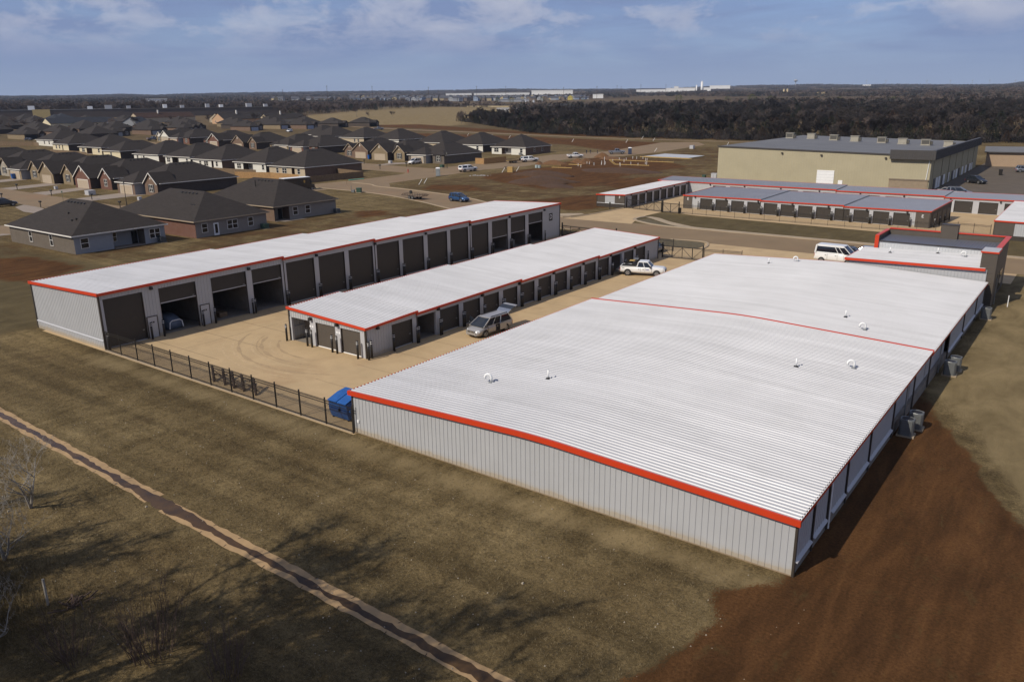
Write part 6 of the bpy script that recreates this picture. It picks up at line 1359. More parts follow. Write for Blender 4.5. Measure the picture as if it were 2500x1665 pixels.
wood_fence('long weathered wooden fence at the left edge before the white back walls', [(-470, 170), (-438, 187), (-430, 186)], m_=M_WOODO); wood_fence('shaded wooden fence before the deep patio', [(-236, 152), (-222, 153), (-214, 154.5)], m_=M_WOODO); wood_fence('small wooden fence before the cream patio house', [(-372, 165), (-352, 166), (-340, 165)], m_=M_WOODO)
def ubox(label, x, y, w, h, m_, rz=0.):
    t = thing('utility_box', label, 'utility box', at(x, y), rz); m = MB(); m.box(-w/2, w/2, -w*.45, w*.45, .1, h); m.box(-w/2-.03, w/2+.03, -w*.45-.03, w*.45+.03, h, h+.06); m.build('cabinet', m_, t); m = MB(); m.box(-w*.6, w*.6, -w*.55, w*.55, -.05, .1); m.build('pad', M_WALK, t); m = MB(); m.box(-w/2+.06, w/2-.06, -w*.45-.02, -w*.45, .2, h-.08); m.build('door', m_, t)
ubox('green transformer box in the dry lawn by the curved street', -153.8, 141.2, 1.15, 1.15, M_GREEN, R(30)); ubox('green transformer box by the lamp post on the side street', -182.2, 205, 1.2, .9, M_GREEN); ubox('pale utility box on the lawn before the red-brown twin-gable house', -208.8, 100.6, 2.0, 1.15, M_PANELB); ubox('green-white utility box before the tan brick house with dormer', -229.3, 101.6, .8, .8, M_PANELB)
ubox('small pale utility box before the brown brick house', -187.4, 101.7, .8, .8, M_PANELB); ubox('pale utility box on the lawn of the tan twin-gable house', -209.6, 208.2, 1.1, .9, M_PANELB); ubox('grey box on the far plots beside the slab', -145.1, 320.5, 1.6, 1.4, M_PANELB)
m = MB(); m.box(-.5, -.1, -.2, .2, 0, .6); m.box(-.05, .3, -.2, .2, 0, .7); m.box(-.9, -.8, -.05, .05, 0, 1.7); tag(m.build('meter_pedestals', M_STEEL), 'grey meter pedestals and stake next to the green transformer box', 'pedestals', loc=at(-155.4, 140.8))
def ac_unit(label, x, y, s=.85, m_=None):
    t = thing('air_conditioner', label, 'air conditioner', at(x, y)); m = MB(); m.box(-s/2, s/2, -s/2, s/2, .08, .95); m.build('casing', m_ or M_STEEL, t); m = MB(); m.box(-s*.6, s*.6, -s*.6, s*.6, 0, .08); m.build('pad', M_WALK, t); m = MB(); m.tube([(0, 0, .95), (0, 0, .98)], s*.38, 14); m.build('fan_grille', M_BLACK, t)
ac_unit('dark grey condenser at the corner of the nearest house', -126.5, 71.5, 1.0, mat('condenser_dark', (.05, .055, .06), .5)); ac_unit('green-grey condenser at the corner of the second nearest house', -124.5, 90.6, 1.1, M_GREEN); ac_unit('dark condenser at the corner of the third nearest house', -129.3, 112.2, 1.0, MATS['condenser_dark']); ac_unit('condenser beside the lone white back wall house', -190.0, 260.2, .9, M_STEEL)
def bin_(label, x, y, m_, s=1.25):
    t = thing('wheelie_bin', label, 'bin', at(x, y)); t.scale = (s,)*3; m = MB(); m.loft([[(-.24, -.26, .1), (.24, -.26, .1), (.24, .26, .1), (-.24, .26, .1)], [(-.3, -.34, 1.0), (.3, -.34, 1.0), (.3, .34, 1.0), (-.3, .34, 1.0)]]); m.build('body', m_, t); m = MB(); m.box(-.32, .32, -.38, .36, 1.0, 1.08); m.build('lid', m_, t); m = MB(); m.tube([(-.3, .26, .12), (.3, .26, .12)], .12, 10); m.build('wheel', M_TYRE, t)
bin_('blue wheelie bin before the tan hip-garage house', -269.5, 107.6, M_BLUEP, 1.5); bin_('blue wheelie bin between the two middle-street gabled houses', -229.6, 217.0, M_BLUEP, 1.5); bin_('dark bin on the asphalt lot', -26.3, 260.5, M_BLACK, 1.5)
t = thing('fire_hydrant', 'red fire hydrant on the lawn corner of the side street', 'fire hydrant', at(-180.3, 186.7)); t.scale = (1.4,)*3; M_HYD = mat('hydrant_red', (.30, .03, .015), .5)
m = MB(); m.tube([(0, 0, 0), (0, 0, .08), (0, 0, .1), (0, 0, .62), (0, 0, .72), (0, 0, .78)], [.17, .17, .11, .11, .14, .05], 10); m.build('barrel', M_HYD, t, True)
for s in (-1, 1): m = MB(); m.tube([(0, 0, .45), (s*.2, 0, .45)], .06, 8); m.build('outlet', M_HYD, t)
m = MB(); m.tube([(0, 0, 0), (0, 0, 2.6)], .03, 6); m.box(-.3, .3, -.015, .015, 2.2, 2.6); tag(m.build('street_sign', M_GREEN), 'thin street sign post at the corner before the red-brown house', 'street sign', loc=at(-200.3, 89.9))
for x, y, l in ((-173, 190.5, 'thin dark sign post near the hydrant'), (-170.9, 152.5, 'thin stake at the bend of the side street'), (-155, 158.5, 'thin stake on the red soil corner')):
    m = MB(); m.tube([(0, 0, 0), (0, 0, 1.5)], .035, 6); tag(m.build('survey_stake', M_WOODO), l, 'stake', loc=at(x, y))
m = MB(); m.tube([(0, 0, .12), (-.8, -5, .12)], .14, 8); m.tube([(.3, 0, .12), (-.5, -5, .12)], .12, 8); tag(m.build('pipe_bundle', mat('teal_pipe', (.10, .30, .22), .5)), 'teal pipes lying along the weathered wooden fence', 'pipes', loc=at(-177.8, 165.2))
# leaning white stub pipes on the plots
for x, y, l in ((-153.5, 162.9, 'left of the near pair'), (-154.2, 165.7, 'right of the near pair'), (-154.4, 201.6, 'beside the plywood crate'), (-152.7, 206.8, 'just past the plywood crate'), (-264., 351.3, 'behind the charcoal roofs'), (-216.8, 339.7, 'on the far red plots'), (-190, 345, 'right along the far red plots'), (-300, 360, 'left along the far red plots'), (-280, 356, 'second left along the far red plots'), (-196, 372, 'left of the silver pickup on the far plots'), (-184, 361, 'near the far road bend'), (-140, 345, 'beyond the grey slab'), (-152, 300, 'beyond the blue toilet')):
    m = MB(); m.tube([(0, 0, 0), (.75, .55, 1.45)], .07, 6); tag(m.build('stub_pipe', M_PVC), 'leaning white stub pipe '+l, 'stub pipe', 'leaning white stub pipes on the plots', loc=at(x, y))
# plywood crate, drum, stones, dirt mounds
t = thing('plywood_crate', 'tall yellow plywood crate at the edge of the red soil', 'crate', at(-152.3, 203.2), R(20)); m = MB(); m.box(-.85, .85, -.6, .6, .1, 1.75); m.build('box', mat('plywood', (.42, .26, .08), .75), t); m = MB()
for x in (-.8, 0, .8): m.box(x-.05, x+.05, -.63, -.6, .1, 1.75)
for z in (.1, 1.65): m.box(-.85, .85, -.62, -.6, z, z+.1)
m.build('batten', M_LUMBER, t); m = MB(); m.box(-.85, .85, -.6, .6, 0, .1); m.build('pallet', M_WOODO, t)
m = MB(); m.tube([(0, 0, 0), (0, 0, .9)], .5, 14); m.tube([(1.0, .2, 0), (1.0, .2, .85)], .45, 14); tag(m.build('water_drums', mat('pale_drum', (.34, .40, .40), .5)), 'pale drums beside the dirt mounds', 'drums', loc=at(-154.1, 220))
m = MB(); m.box(-1.3, 1.3, -.5, .5, .75, .85)
for x in (-1.1, 1.1): m.bar((x, -.4, 0), (x, 0, .75), .06); m.bar((x, .4, 0), (x, 0, .75), .06)
tag(m.build('saw_horse', M_RUST), 'saw bench at the edge of the side street', 'saw bench', loc=at(-159, 211))
M_MOUND = mat('mound_soil', (.125, .062, .025), .95, var=.3, scale=2, bump=.6); M_MOUNDD = mat('dark_mound_soil', (.062, .030, .012), .95, var=.3, scale=1.5, bump=.6)
def mound(label, x, y, rx, ry, h, m_, seed):
    r = random.Random(seed); ph = [r.uniform(0, 6) for _ in range(6)]; mb = MB(); n, k = 22, 7; rings = []
    for j in range(k):
        f = 1-j/(k-1); z = h*(1-f**1.5); rings.append([])
        for i in range(n):
            a = 2*math.pi*i/n; w = 1+.16*math.sin(2*a+ph[0])+.1*math.sin(5*a+ph[1]+j)+.05*math.sin(9*a+ph[2]+2*j); X_, Y_ = x+math.cos(a)*rx*f*w, y+math.sin(a)*ry*f*w
            rings[-1].append((X_, Y_, tz(X_, Y_)-.15+z*(.85+.2*math.sin(3*a+ph[3])*f)))
    mb.loft(rings); tag(mb.build('dirt_mound', m_, smooth=True), label, 'dirt mound', 'mounds of loose soil on the building plots')
for a in (('long orange dirt mound left of the white work pickup', -156.3, 233.5, 5.0, 3.2, 1.9, M_MOUND, 1), ('orange dirt mound before the white work pickup', -147.6, 240, 3.2, 3.0, 2.5, M_MOUND, 2), ('small orange mound below the work pickup tailgate', -152.6, 243, 2.6, 2.2, 1.9, M_MOUND, 3), ('orange dirt mound before the silver pickup', -156.4, 266, 3.0, 2.6, 2.3, M_MOUND, 4),
          ('small mound left of the long orange mound', -161, 231.5, 2.0, 1.8, 1.3, M_MOUND, 5), ('broad dark mound facing the storage yard', -128, 186, 12, 8, 2.0, M_MOUNDD, 6), ('second broad dark mound behind the first', -139, 201, 10, 7, 1.9, M_MOUNDD, 7), ('low dark mound right of the footing boards', -124, 222, 13, 8, 1.5, M_MOUNDD, 8), ('low tongue of dark soil nearest the storage yard', -118.5, 178.5, 6, 4.5, .9, M_MOUNDD, 9), ('flat mound beyond the footing boards', -150, 262, 6, 4, 1.2, M_MOUND, 10)): mound(*a)
# footing boards and pipe stubs
def boards(label, A, B, w=.3):
    m = MB(); A, B = Vector(A), Vector(B); z0 = tz(*A); z1 = tz(*B); o = (A.x, A.y, z0)
    for s in (-1, 1):
        nn = Vector((-(B-A).y, (B-A).x)).normalized()*s*w; m.bar((nn.x, nn.y, .32), (B.x-A.x+nn.x, B.y-A.y+nn.y, z1-z0+.32), .05, .16)
    n = int((B-A).length/2)
    for k in range(n+1): p = (B-A)*k/max(1, n); m.bar((p.x, p.y, 0), (p.x, p.y, .6), .06)
    tag(m.build('footing_boards', M_LUMBER), label, 'form boards', 'yellow form boards for house footings', loc=o)
boards('nearest yellow form boards on the red soil', (-148.9, 221.4), (-142, 222.3)); boards('short yellow form boards before the dirt mounds', (-149.9, 233.2), (-144.7, 232.7)); boards('longest yellow form boards before the grey slab', (-146.7, 255.1), (-122.5, 256)); boards('yellow form boards near the warehouse side', (-136.3, 240.4), (-124.2, 241.4)); boards('yellow form boards along the left of the footing', (-146.7, 255), (-136.3, 240.4)); boards('yellow form boards by the side street edge', (-154, 222), (-150, 228)); boards('yellow form boards below the grey slab', (-143.5, 272), (-123, 271.5))
r_ = random.Random(21)
for i in range(26):
    x, y = (r_.uniform(-146, -124), r_.uniform(236, 268)) if i > 6 else (r_.uniform(-150, -140), r_.uniform(228, 244)); h = r_.choice((.8, 1.0, 1.2, 2.6 if i % 6 == 0 else .9))
    m = MB(); m.tube([(0, 0, 0), (0, 0, h)], .075, 6); tag(m.build('pipe_stub', M_PVC), 'upright white pipe stub in the red soil of the footings', 'pipe stub', 'white pipe stubs standing in the footings', loc=at(x, y))
sl_ = sheet('slab', [(-143.3, 274.6), (-125.1, 273.8), (-124.4, 286.3), (-141.8, 288.8)], .34, mat('fresh_slab', (.40, .41, .43), .8, var=.05), 5., 'fresh pale concrete house slab on the red soil')
m = MB(); P = [(-143.3, 274.6), (-125.1, 273.8), (-124.4, 286.3), (-141.8, 288.8)]
for k in range(4):
    a, b = P[k], P[(k+1) % 4]; m.quad((*a, tz(*a)-.1), (*b, tz(*b)-.1), (*b, tz(*b)+.34), (*a, tz(*a)+.34))
kind(m.build('slab_edge', M_LUMBER), 'structure', 'yellow form edge round the fresh slab')
m = MB(); r_ = random.Random(5)
for k in range(30):
    x, y = r_.gauss(0, 1.6), r_.gauss(0, .6); s = r_.uniform(.06, .18); m.box(x-s, x+s, y-s*.7, y+s*.7, -.02, s)
o = m.build('rubble', M_PANELB); kind(o, 'stuff', 'scatter of pale concrete rubble at the kerb'); o.location = at(-155, 190, .02); o.rotation_euler = (0, 0, R(30))
# small litter of pale stones in the foreground turf
m = MB(); r_ = random.Random(15)
for k in range(420):
    x, y = r_.uniform(-60, -8), r_.uniform(12, 34); s = r_.uniform(.012, .035)*(2 if k % 40 == 0 else 1); m.box(x-s, x+s, y-s, y+s, .0, s*1.1, .6)
kind(m.build('loose_stones', mat('pale_stone_chip', (.32, .27, .20), .9)), 'stuff', 'loose pale stones and scraps in the dormant turf')

# ------------------------------------------------------------------ three people far off by the plots
def person(label, loc, rz, shirt, trousers, arm):
    pts = {'pelvis': (0, 0, .95), 'waist': (0, 0, 1.1), 'chest': (0, .02, 1.35), 'neck': (0, .0, 1.5), 'head': (0, -.02, 1.62), 'crown': (0, -.02, 1.74)}
    V = list(pts.values()); E = [(0, 1), (1, 2), (2, 3), (3, 4), (4, 5)]; Rr = [.15, .14, .16, .06, .10, .07]
    for s in (-1, 1):
        b = len(V); V += [(s*.19, 0, 1.43), (s*.25, .03, 1.17), (s*(.22 if arm else .27), -.12 if arm else -.03, .95), (s*(.2 if arm else .27), -.2 if arm else -.05, .86)]; Rr += [.065, .05, .038, .035]; E += [(2, b), (b, b+1), (b+1, b+2), (b+2, b+3)]
        b = len(V); V += [(s*.1, 0, .88), (s*.12, -.02, .48), (s*.13, .02, .08), (s*.14, -.12, .03)]; Rr += [.10, .07, .05, .045]; E += [(0, b), (b, b+1), (b+1, b+2), (b+2, b+3)]
    me = bpy.data.meshes.new('person'); me.from_pydata(V, E, []); o = bpy.data.objects.new('person', me); COL.objects.link(o); md = o.modifiers.new('skin', 'SKIN')
    for i, sv in enumerate(me.skin_vertices[0].data): sv.radius = (Rr[i], Rr[i]); sv.use_root = (i == 0)
    o.modifiers.new('sub', 'SUBSURF').levels = 1; o.modifiers['sub'].render_levels = 1
    m = mat('cloth_'+shirt[0], shirt[1], .9); mm = bpy.data.materials.new('clothed_'+shirt[0]); mm.use_nodes = True; t = mm.node_tree; b = t.nodes['Principled BSDF']; b.inputs['Roughness'].default_value = .9
    tc_ = N(t, 'ShaderNodeTexCoord'); s_ = N(t, 'ShaderNodeSeparateXYZ'); t.links.new(tc_.outputs['Object'], s_.inputs[0]); t.links.new(ramp(t, mth(t, 'MULTIPLY', s_.outputs[2], .5), [(.0, (.03, .022, .016)), (.04, trousers), (.47, shirt[1]), (.755, (.35, .2, .14))], 'CONSTANT'), b.inputs['Base Color']); me.materials.append(mm)
    tag(o, label, 'person', 'people standing by the dirt mounds', loc=loc); o.rotation_euler = (0, 0, rz)
    h = MB(); h.tube([(0, -.01, 1.68), (0, -.01, 1.75), (0, 0, 1.79)], [.112, .1, .03], 10); h.build('hair', mat('dark_hair', (.02, .015, .012), .8), o, True)
person('person in dark jacket standing left of two others by the dirt mounds', at(-170.6, 278.0), R(60), ('navy', (.03, .035, .06)), (.03, .035, .06), True); person('person in dark work clothes standing in the middle by the dirt mounds', at(-169.5, 279.2), R(200), ('charcoal', (.035, .03, .03)), (.05, .05, .07), False); person('person in brown jacket standing apart on the right by the dirt mounds', at(-167.6, 281.4), R(150), ('brown', (.07, .045, .03)), (.03, .03, .045), False)

# ------------------------------------------------------------------ trees
M_BARK = mat('grey_bark', (.16, .14, .12), .9, var=.25, scale=3); M_PALEB = mat('pale_dead_bark', (.27, .245, .21), .85, var=.2, scale=4)
M_TWIG = mat('brown_twigs', (.095, .070, .058), .9, var=.3, scale=.08); M_TWIGD = mat('cloud_shaded_twigs', (.033, .0265, .0235), .95, var=.4, scale=.05); M_TWIGR = mat('reddish_twigs', (.10, .065, .048), .9, var=.3, scale=.2)  # cloud shadow over the wood is put into its dark twig and cedar colours
M_CEDAR = mat('cedar_foliage', (.022, .025, .013), .9, var=.45, scale=.12); M_CEDARB = mat('rusty_cedar', (.046, .026, .015), .9, var=.35, scale=.1); M_OLIVE = mat('olive_foliage', (.10, .105, .035), .9, var=.3, scale=.3)
M_FARTREE = mat('far_wood', (.080, .058, .046), .95, var=.4, scale=.006); M_FARDARK = mat('far_dark_wood', (.038, .036, .030), .95, var=.4, scale=.006)
def bare_tree(seed, h=9., trunks=1, spread=.55, depth=4, twig=(1.0, .05), ntw=9, r0=.16, lean=0.):
    r = random.Random(seed); T, C = MB(), MB(); ends = []
    def grow(p, d, L, rad, lev):
        pts = [p]; rr = [rad]; n = 3
        for k in range(n):
            d = (d + Vector((r.uniform(-.2, .2), r.uniform(-.2, .2), r.uniform(-.02, .16)))).normalized(); p = p + d*L/n; pts.append(p); rr.append(rad*(1-.4*(k+1)/n))
            if lev >= 2: ends.append((p, d, L))
        (T if lev <= 1 else C).tube(pts, rr, 5 if lev == 0 else (4 if lev == 1 else 3), cap=False)
        if lev >= depth: return
        for k in range(r.choice((2, 3, 3)) if lev else r.choice((3, 4, 5))):
            a = r.uniform(0, 2*math.pi); o = Vector((math.cos(a), math.sin(a), 0)); nd = (d*(1-spread) + o*spread + Vector((0, 0, .12))).normalized()
            q = pts[-1] if k < 2 else pts[-2]; grow(q, nd, L*r.uniform(.58, .82), rr[-1]*r.uniform(.55, .75), lev+1)
    for k in range(trunks):
        a = r.uniform(0, 6.28); d = Vector((math.cos(a)*(.35 if trunks > 1 else .06)+lean*(.5+.5*k), math.sin(a)*(.35 if trunks > 1 else .06), 1)).normalized(); grow(Vector((0, 0, -.1)), d, h*.36, r0*h/9, 0)
    for p, d, L in ends:
        for k in range(ntw):
            v = (d*.5 + Vector((r.gauss(0, .6), r.gauss(0, .6), r.gauss(.15, .5)))).normalized(); l = twig[0]*r.uniform(.5, 1.2)*L/1.5; a = p - d*r.uniform(0, L*.3); s = v.orthogonal().normalized()*twig[1]*.5
            C.quad(a-s, a+s, a+v*l)
    return T, C
def cedar(seed, h=7., w=2.2, n=900, flat=False):
    r = random.Random(seed); T, C = MB(), MB(); T.tube([(0, 0, -.1), (0, 0, h*.75)], [.16, .05], 5, cap=False); ph = [r.uniform(0, 6) for _ in range(5)]
    for k in range(n):
        f = r.random()**.8; z = h*(.06+.94*f); a = r.uniform(0, 6.283); pr = (1-f)**.7 if not flat else math.sqrt(max(0, 1-(2*f-.9)**2))
        R_ = w*pr*(1+.25*math.sin(3*a+ph[0]+f*7)+.18*math.sin(5*a+ph[1]-f*9)); q = R_*math.sqrt(r.uniform(.35, 1.)); p = Vector((math.cos(a)*q, math.sin(a)*q, z))
        d = Vector((math.cos(a)+r.gauss(0, .4), math.sin(a)+r.gauss(0, .4), r.gauss(.25, .4))).normalized(); s = d.orthogonal().normalized(); s = (Matrix.Rotation(r.uniform(0, 6.28), 3, d) @ s); l = r.uniform(.25, .6)*h/7; wd = l*.45
        C.quad(p-s*wd, p+d*l*.4+s*wd*.2, p+s*wd, p+d*l)
    return T, C
def proto(name, T, C, mt, mc): return (T.mesh('trunk', mt), C.mesh('crown', mc))
def plant(name, label, cat, pr, loc, rz, s, group=None, sz=None):
    t = thing(name, label, cat, loc, rz, group); t.scale = (s, s, s*(sz or 1))
    for nm, me in (('trunk', pr[0]), ('crown', pr[1])):
        o = bpy.data.objects.new(nm, me); COL.objects.link(o); o.parent = t
    return t
BARE = [proto('b', *bare_tree(100+i, 9, ntw=6, twig=(1.1, .075)), M_BARK, M_TWIG) for i in range(4)]
BARED = [proto('d', *bare_tree(200+i, 9, ntw=7, twig=(1.2, .10)), M_TWIGD, M_TWIGD) for i in range(4)]
CED = [proto('c', *cedar(300+i, 7, 2.4), M_TWIGD, M_CEDAR) for i in range(3)]; CEDB = [proto('r', *cedar(320+i, 7, 2.6), M_TWIGD, M_CEDARB) for i in range(2)]
OLI = [proto('o', *cedar(340+i, 7, 2.8, 900, True), M_BARK, M_OLIVE) for i in range(2)]

# pale leafless trees reaching in at the left edge, thicket and shrub in the near turf
for i, (x, y, h, tr_, sd, lab) in enumerate(((-47.0, 16.4, 5.2, 3, 11, 'pale leafless multi-stemmed tree reaching in at the left edge below the channel'), (-42.3, 13.1, 4.6, 3, 14, 'pale leafless tree at the left edge nearest the thicket'), (-35.4, 9.7, 3.8, 2, 19, 'pale leafless tree in the bottom left corner'))):
    T, C = bare_tree(sd, h, tr_, .55, 4, (.8, .013), 2, .13, .55); plant('leafless_tree', lab, 'tree', proto('p', T, C, M_PALEB, M_PALEB), (x, y, 0), 0, 1.)
def shrub(seed, h, n, w, tw): 
    r = random.Random(seed); m = MB()
    for k in range(n):
        a = r.uniform(0, 6.28); q = w*.25*math.sqrt(r.random()); p = Vector((math.cos(a)*q, math.sin(a)*q, 0)); d = Vector((math.cos(a)*.25+r.gauss(0, .12), math.sin(a)*.25+r.gauss(0, .12), 1)).normalized(); L = h*r.uniform(.55, 1.)
        pts = [p]
        for j in range(4): d = (d+Vector((r.gauss(0, .1), r.gauss(0, .1), .02))).normalized(); pts.append(pts[-1]+d*L/4)
        m.tube(pts, [tw, tw*.8, tw*.6, tw*.4, tw*.15], 3, cap=False)
        for j in range(5):
            f = r.uniform(.3, 1.); b = pts[min(3, int(f*4))].lerp(pts[min(4, int(f*4)+1)], (f*4) % 1); v = (d+Vector((r.gauss(0, .5), r.gauss(0, .5), r.gauss(.1, .3)))).normalized(); l = L*r.uniform(.12, .3); s = v.orthogonal().normalized()*tw*.45; m.quad(b-s, b+s, b+v*l)
    return m
for x, y, h, n, w, sd, lab in ((-29.2, 13.6, 3.6, 70, 3.6, 4, 'leafless reddish shrub at the bottom edge left of the channel'), (-25.6, 14.6, 2.6, 45, 2.6, 6, 'smaller leafless shrub at the bottom edge nearest the channel'), (-31.6, 11.4, 2.8, 45, 2.6, 8, 'leafless reddish shrub half out of the bottom edge')):
    tag(shrub(sd, h, n, w, .017).build('leafless_shrub', M_TWIGR), lab, 'shrub', loc=(x, y, 0))
# tall weeds in the corner
m = MB(); r_ = random.Random(31); M_WEED = mat('dry_weeds', (.115, .085, .038), .95, var=.4, scale=.6)
for k in range(9000):
    x, y = r_.gauss(-39.5, 3.4), r_.gauss(10.6, 1.7); z = r_.uniform(.15, .6)*math.exp(-((x+39)**2+(y-10)**2)/40)
    a = r_.uniform(0, 6.28); s = (math.cos(a)*.012, math.sin(a)*.012); m.quad((x-s[0], y-s[1], 0), (x+s[0], y+s[1], 0), (x+r_.gauss(0, .15), y+r_.gauss(0, .15), z+.1))
kind(m.build('weeds', M_WEED), 'stuff', 'tall dry weeds in the bottom left corner')
m = MB(); m.tube([(0, 0, 0), (-.08, .02, 1.35)], .06, 7); tag(m.build('stump_post', M_PALEB), 'pale leaning post stub in the weeds', 'post', loc=(-36.4, 12.6, 0))
m = MB(); r_ = random.Random(8)
for k in range(24): x, y = r_.gauss(0, .3), r_.gauss(0, .2); m.bar((x, y, .02), (x+r_.gauss(0, .3), y+r_.gauss(0, .3), .2+r_.random()*.2), .05)
kind(m.build('debris', M_TWIGR), 'stuff', 'small heap of pale brush beside the post stub').location = (-35.4, 13.2, 0)
# dormant grass tufts over the nearer lawn
def tufts(name, label, n, box, seed, hmax, m_, avoid=None):
    r = np.random.default_rng(seed); x = r.uniform(box[0], box[1], n); y = r.uniform(box[2], box[3], n)
    d = np.hypot(x, y); k = r.random(n) < np.clip((85-d)/45, 0, 1)*.8
    if avoid is not None:
        for p in avoid: k &= ~inpoly(x, y, p)
    x, y = x[k], y[k]; n = len(x); a = r.uniform(0, 6.283, n); h = hmax*r.uniform(.35, 1., n); w = .008+.018*r.random(n); lx, ly = r.normal(0, .05, n), r.normal(0, .05, n)
    V = np.stack([np.stack([x-np.cos(a)*w, y-np.sin(a)*w, np.zeros(n)], -1), np.stack([x+np.cos(a)*w, y+np.sin(a)*w, np.zeros(n)], -1), np.stack([x+lx, y+ly, h], -1)], 1).reshape(-1, 3)
    me = bpy.data.meshes.new(name); me.vertices.add(3*n); me.vertices.foreach_set('co', V.ravel()); me.loops.add(3*n); me.loops.foreach_set('vertex_index', np.arange(3*n)); me.polygons.add(n); me.polygons.foreach_set('loop_start', np.arange(0, 3*n, 3)); me.update(calc_edges=True); me.validate()
    me.materials.append(m_); o = bpy.data.objects.new(name, me); COL.objects.link(o); kind(o, 'stuff', label); return o
M_TUFT = mat('straw_grass', (.15, .115, .062), 1., var=.35, scale=1.2)
tufts('grass', 'short dormant grass of the foreground lawn', 150000, (-105, -10, 9, 34.2), 3, .10, M_TUFT, avoid=[[(-95, 23.2), (-42, 21.9), (-12, 21.15), (-12, 20.0), (-42, 20.5), (-95, 21.8)]] + DIRT[:1])
# bare trees standing south of the picture; their shadows fall over the lawn
SH = [proto('s', *bare_tree(400+i, 19, 1, .36, 4, (1.2, .085), 7, .32), M_BARK, M_TWIG) for i in range(3)]
for i, (x, y, s, lab) in enumerate(((-33.5, -.5, 1., 'bare tree south of the lawn, its shadow crossing the channel'), (-28.6, .5, 1.05, 'bare tree south of the lawn next to the first'), (-25.4, .2, 1.1, 'bare tree south of the lawn behind the others'), (-50, -3, .8, 'bare tree south of the thicket'), (-60, 0, .7, 'bare tree south-west of the thicket'), (-31, 1.5, .95, 'bare tree south of the shrubs'), (-21.5, -5, 1.25, 'bare tree farthest right of those south of the lawn'), (-44.5, -5, .95, 'bare tree south of the weeds'), (-40.5, -3.5, .9, 'second bare tree south of the weeds'), (-37.5, -5.5, 1.0, 'third bare tree south of the weeds'), (-53.5, 4.5, .62, 'small bare tree west of the thicket'), (-46.5, 1.5, .66, 'small bare tree south of the stub post'), (-22.8, -1.5, 1.15, 'tallest bare tree south of the lawn'))):
    plant('bare_tree', lab, 'tree', SH[i % 3], (x, y, 0), i*1.7, s)

# ---- wood beyond the plots: front edge tree by tree, the mass behind as one scatter
def scatter(name, label, pts, rots, scl, protos):
    c = bpy.data.collections.new(name+'_source')
    for i, me in enumerate(protos): c.objects.link(bpy.data.objects.new(name+'_source', me))
    me = bpy.data.meshes.new(name); me.from_pydata([tuple(p) for p in pts], [], [])
    a = me.attributes.new('rot', 'FLOAT', 'POINT'); a.data.foreach_set('value', np.asarray(rots, np.float32)); a = me.attributes.new('scl', 'FLOAT', 'POINT'); a.data.foreach_set('value', np.asarray(scl, np.float32))
    o = bpy.data.objects.new(name, me); COL.objects.link(o); kind(o, 'stuff', label)
    g = bpy.data.node_groups.new(name, 'GeometryNodeTree'); g.interface.new_socket('Geometry', in_out='INPUT', socket_type='NodeSocketGeometry'); g.interface.new_socket('Geometry', in_out='OUTPUT', socket_type='NodeSocketGeometry')
    gi, go = g.nodes.new('NodeGroupInput'), g.nodes.new('NodeGroupOutput'); ip = g.nodes.new('GeometryNodeInstanceOnPoints'); ci = g.nodes.new('GeometryNodeCollectionInfo'); ci.inputs['Collection'].default_value = c; ci.inputs['Separate Children'].default_value = True; ci.inputs['Reset Children'].default_value = True
    na = g.nodes.new('GeometryNodeInputNamedAttribute'); na.data_type = 'FLOAT'; na.inputs['Name'].default_value = 'rot'; nb = g.nodes.new('GeometryNodeInputNamedAttribute'); nb.data_type = 'FLOAT'; nb.inputs['Name'].default_value = 'scl'
    cx = g.nodes.new('ShaderNodeCombineXYZ'); rv = g.nodes.new('FunctionNodeRandomValue'); rv.data_type = 'INT'; rv.inputs[4].default_value = 0; rv.inputs[5].default_value = len(protos)-1
    L = g.links.new; L(gi.outputs[0], ip.inputs['Points']); L(ci.outputs[0], ip.inputs['Instance']); ip.inputs['Pick Instance'].default_value = True; L(rv.outputs[2], ip.inputs['Instance Index'])
    L(na.outputs[0], cx.inputs[2]); L(cx.outputs[0], ip.inputs['Rotation']); L(nb.outputs[0], ip.inputs['Scale']); L(ip.outputs[0], go.inputs[0])
    md = o.modifiers.new('scatter', 'NODES'); md.node_group = g; return o
def joined(pr):   # trunk and crown of a prototype as one source mesh
    bm = bmesh.new(); bm.from_mesh(pr[0]); n = len(bm.faces); bm.from_mesh(pr[1]); bm.faces.ensure_lookup_table()
    for f in bm.faces[n:]: f.material_index = 1
    me = bpy.data.meshes.new('tree_source'); bm.to_mesh(me); bm.free(); me.materials.append(pr[0].materials[0]); me.materials.append(pr[1].materials[0]); return me
EDGE = [(-445, 530), (-431, 518), (-360, 462), (-284, 403), (-225, 385), (-169, 380), (-110, 392), (-48, 402), (30, 410), (90, 415)]
WOOD = EDGE + [(190, 900), (-87, 985), (-300, 1000), (-400, 960), (-440, 800), (-480, 690), (-470, 590)]
J_BD = [joined(p) for p in BARED]; J_C = [joined(p) for p in CED]; J_CB = [joined(p) for p in CEDB]; J_B = [joined(p) for p in BARE]
def fill(poly, n, seed, mind):
    r = np.random.default_rng(seed); xs = [p[0] for p in poly]; ys = [p[1] for p in poly]; x = r.uniform(min(xs), max(xs), n*4); y = r.uniform(min(ys), max(ys), n*4); k = inpoly(x, y, poly); x, y = x[k], y[k]
    seen = set(); out = []
    for a, b in zip(x, y):
        c = (int(a/mind), int(b/mind))
        if c in seen: continue
        seen.add(c); out.append((a, b, tz(a, b)-.2))
        if len(out) >= n: break
    return out
P = fill(WOOD, 4200, 5, 5.5); n = len(P)
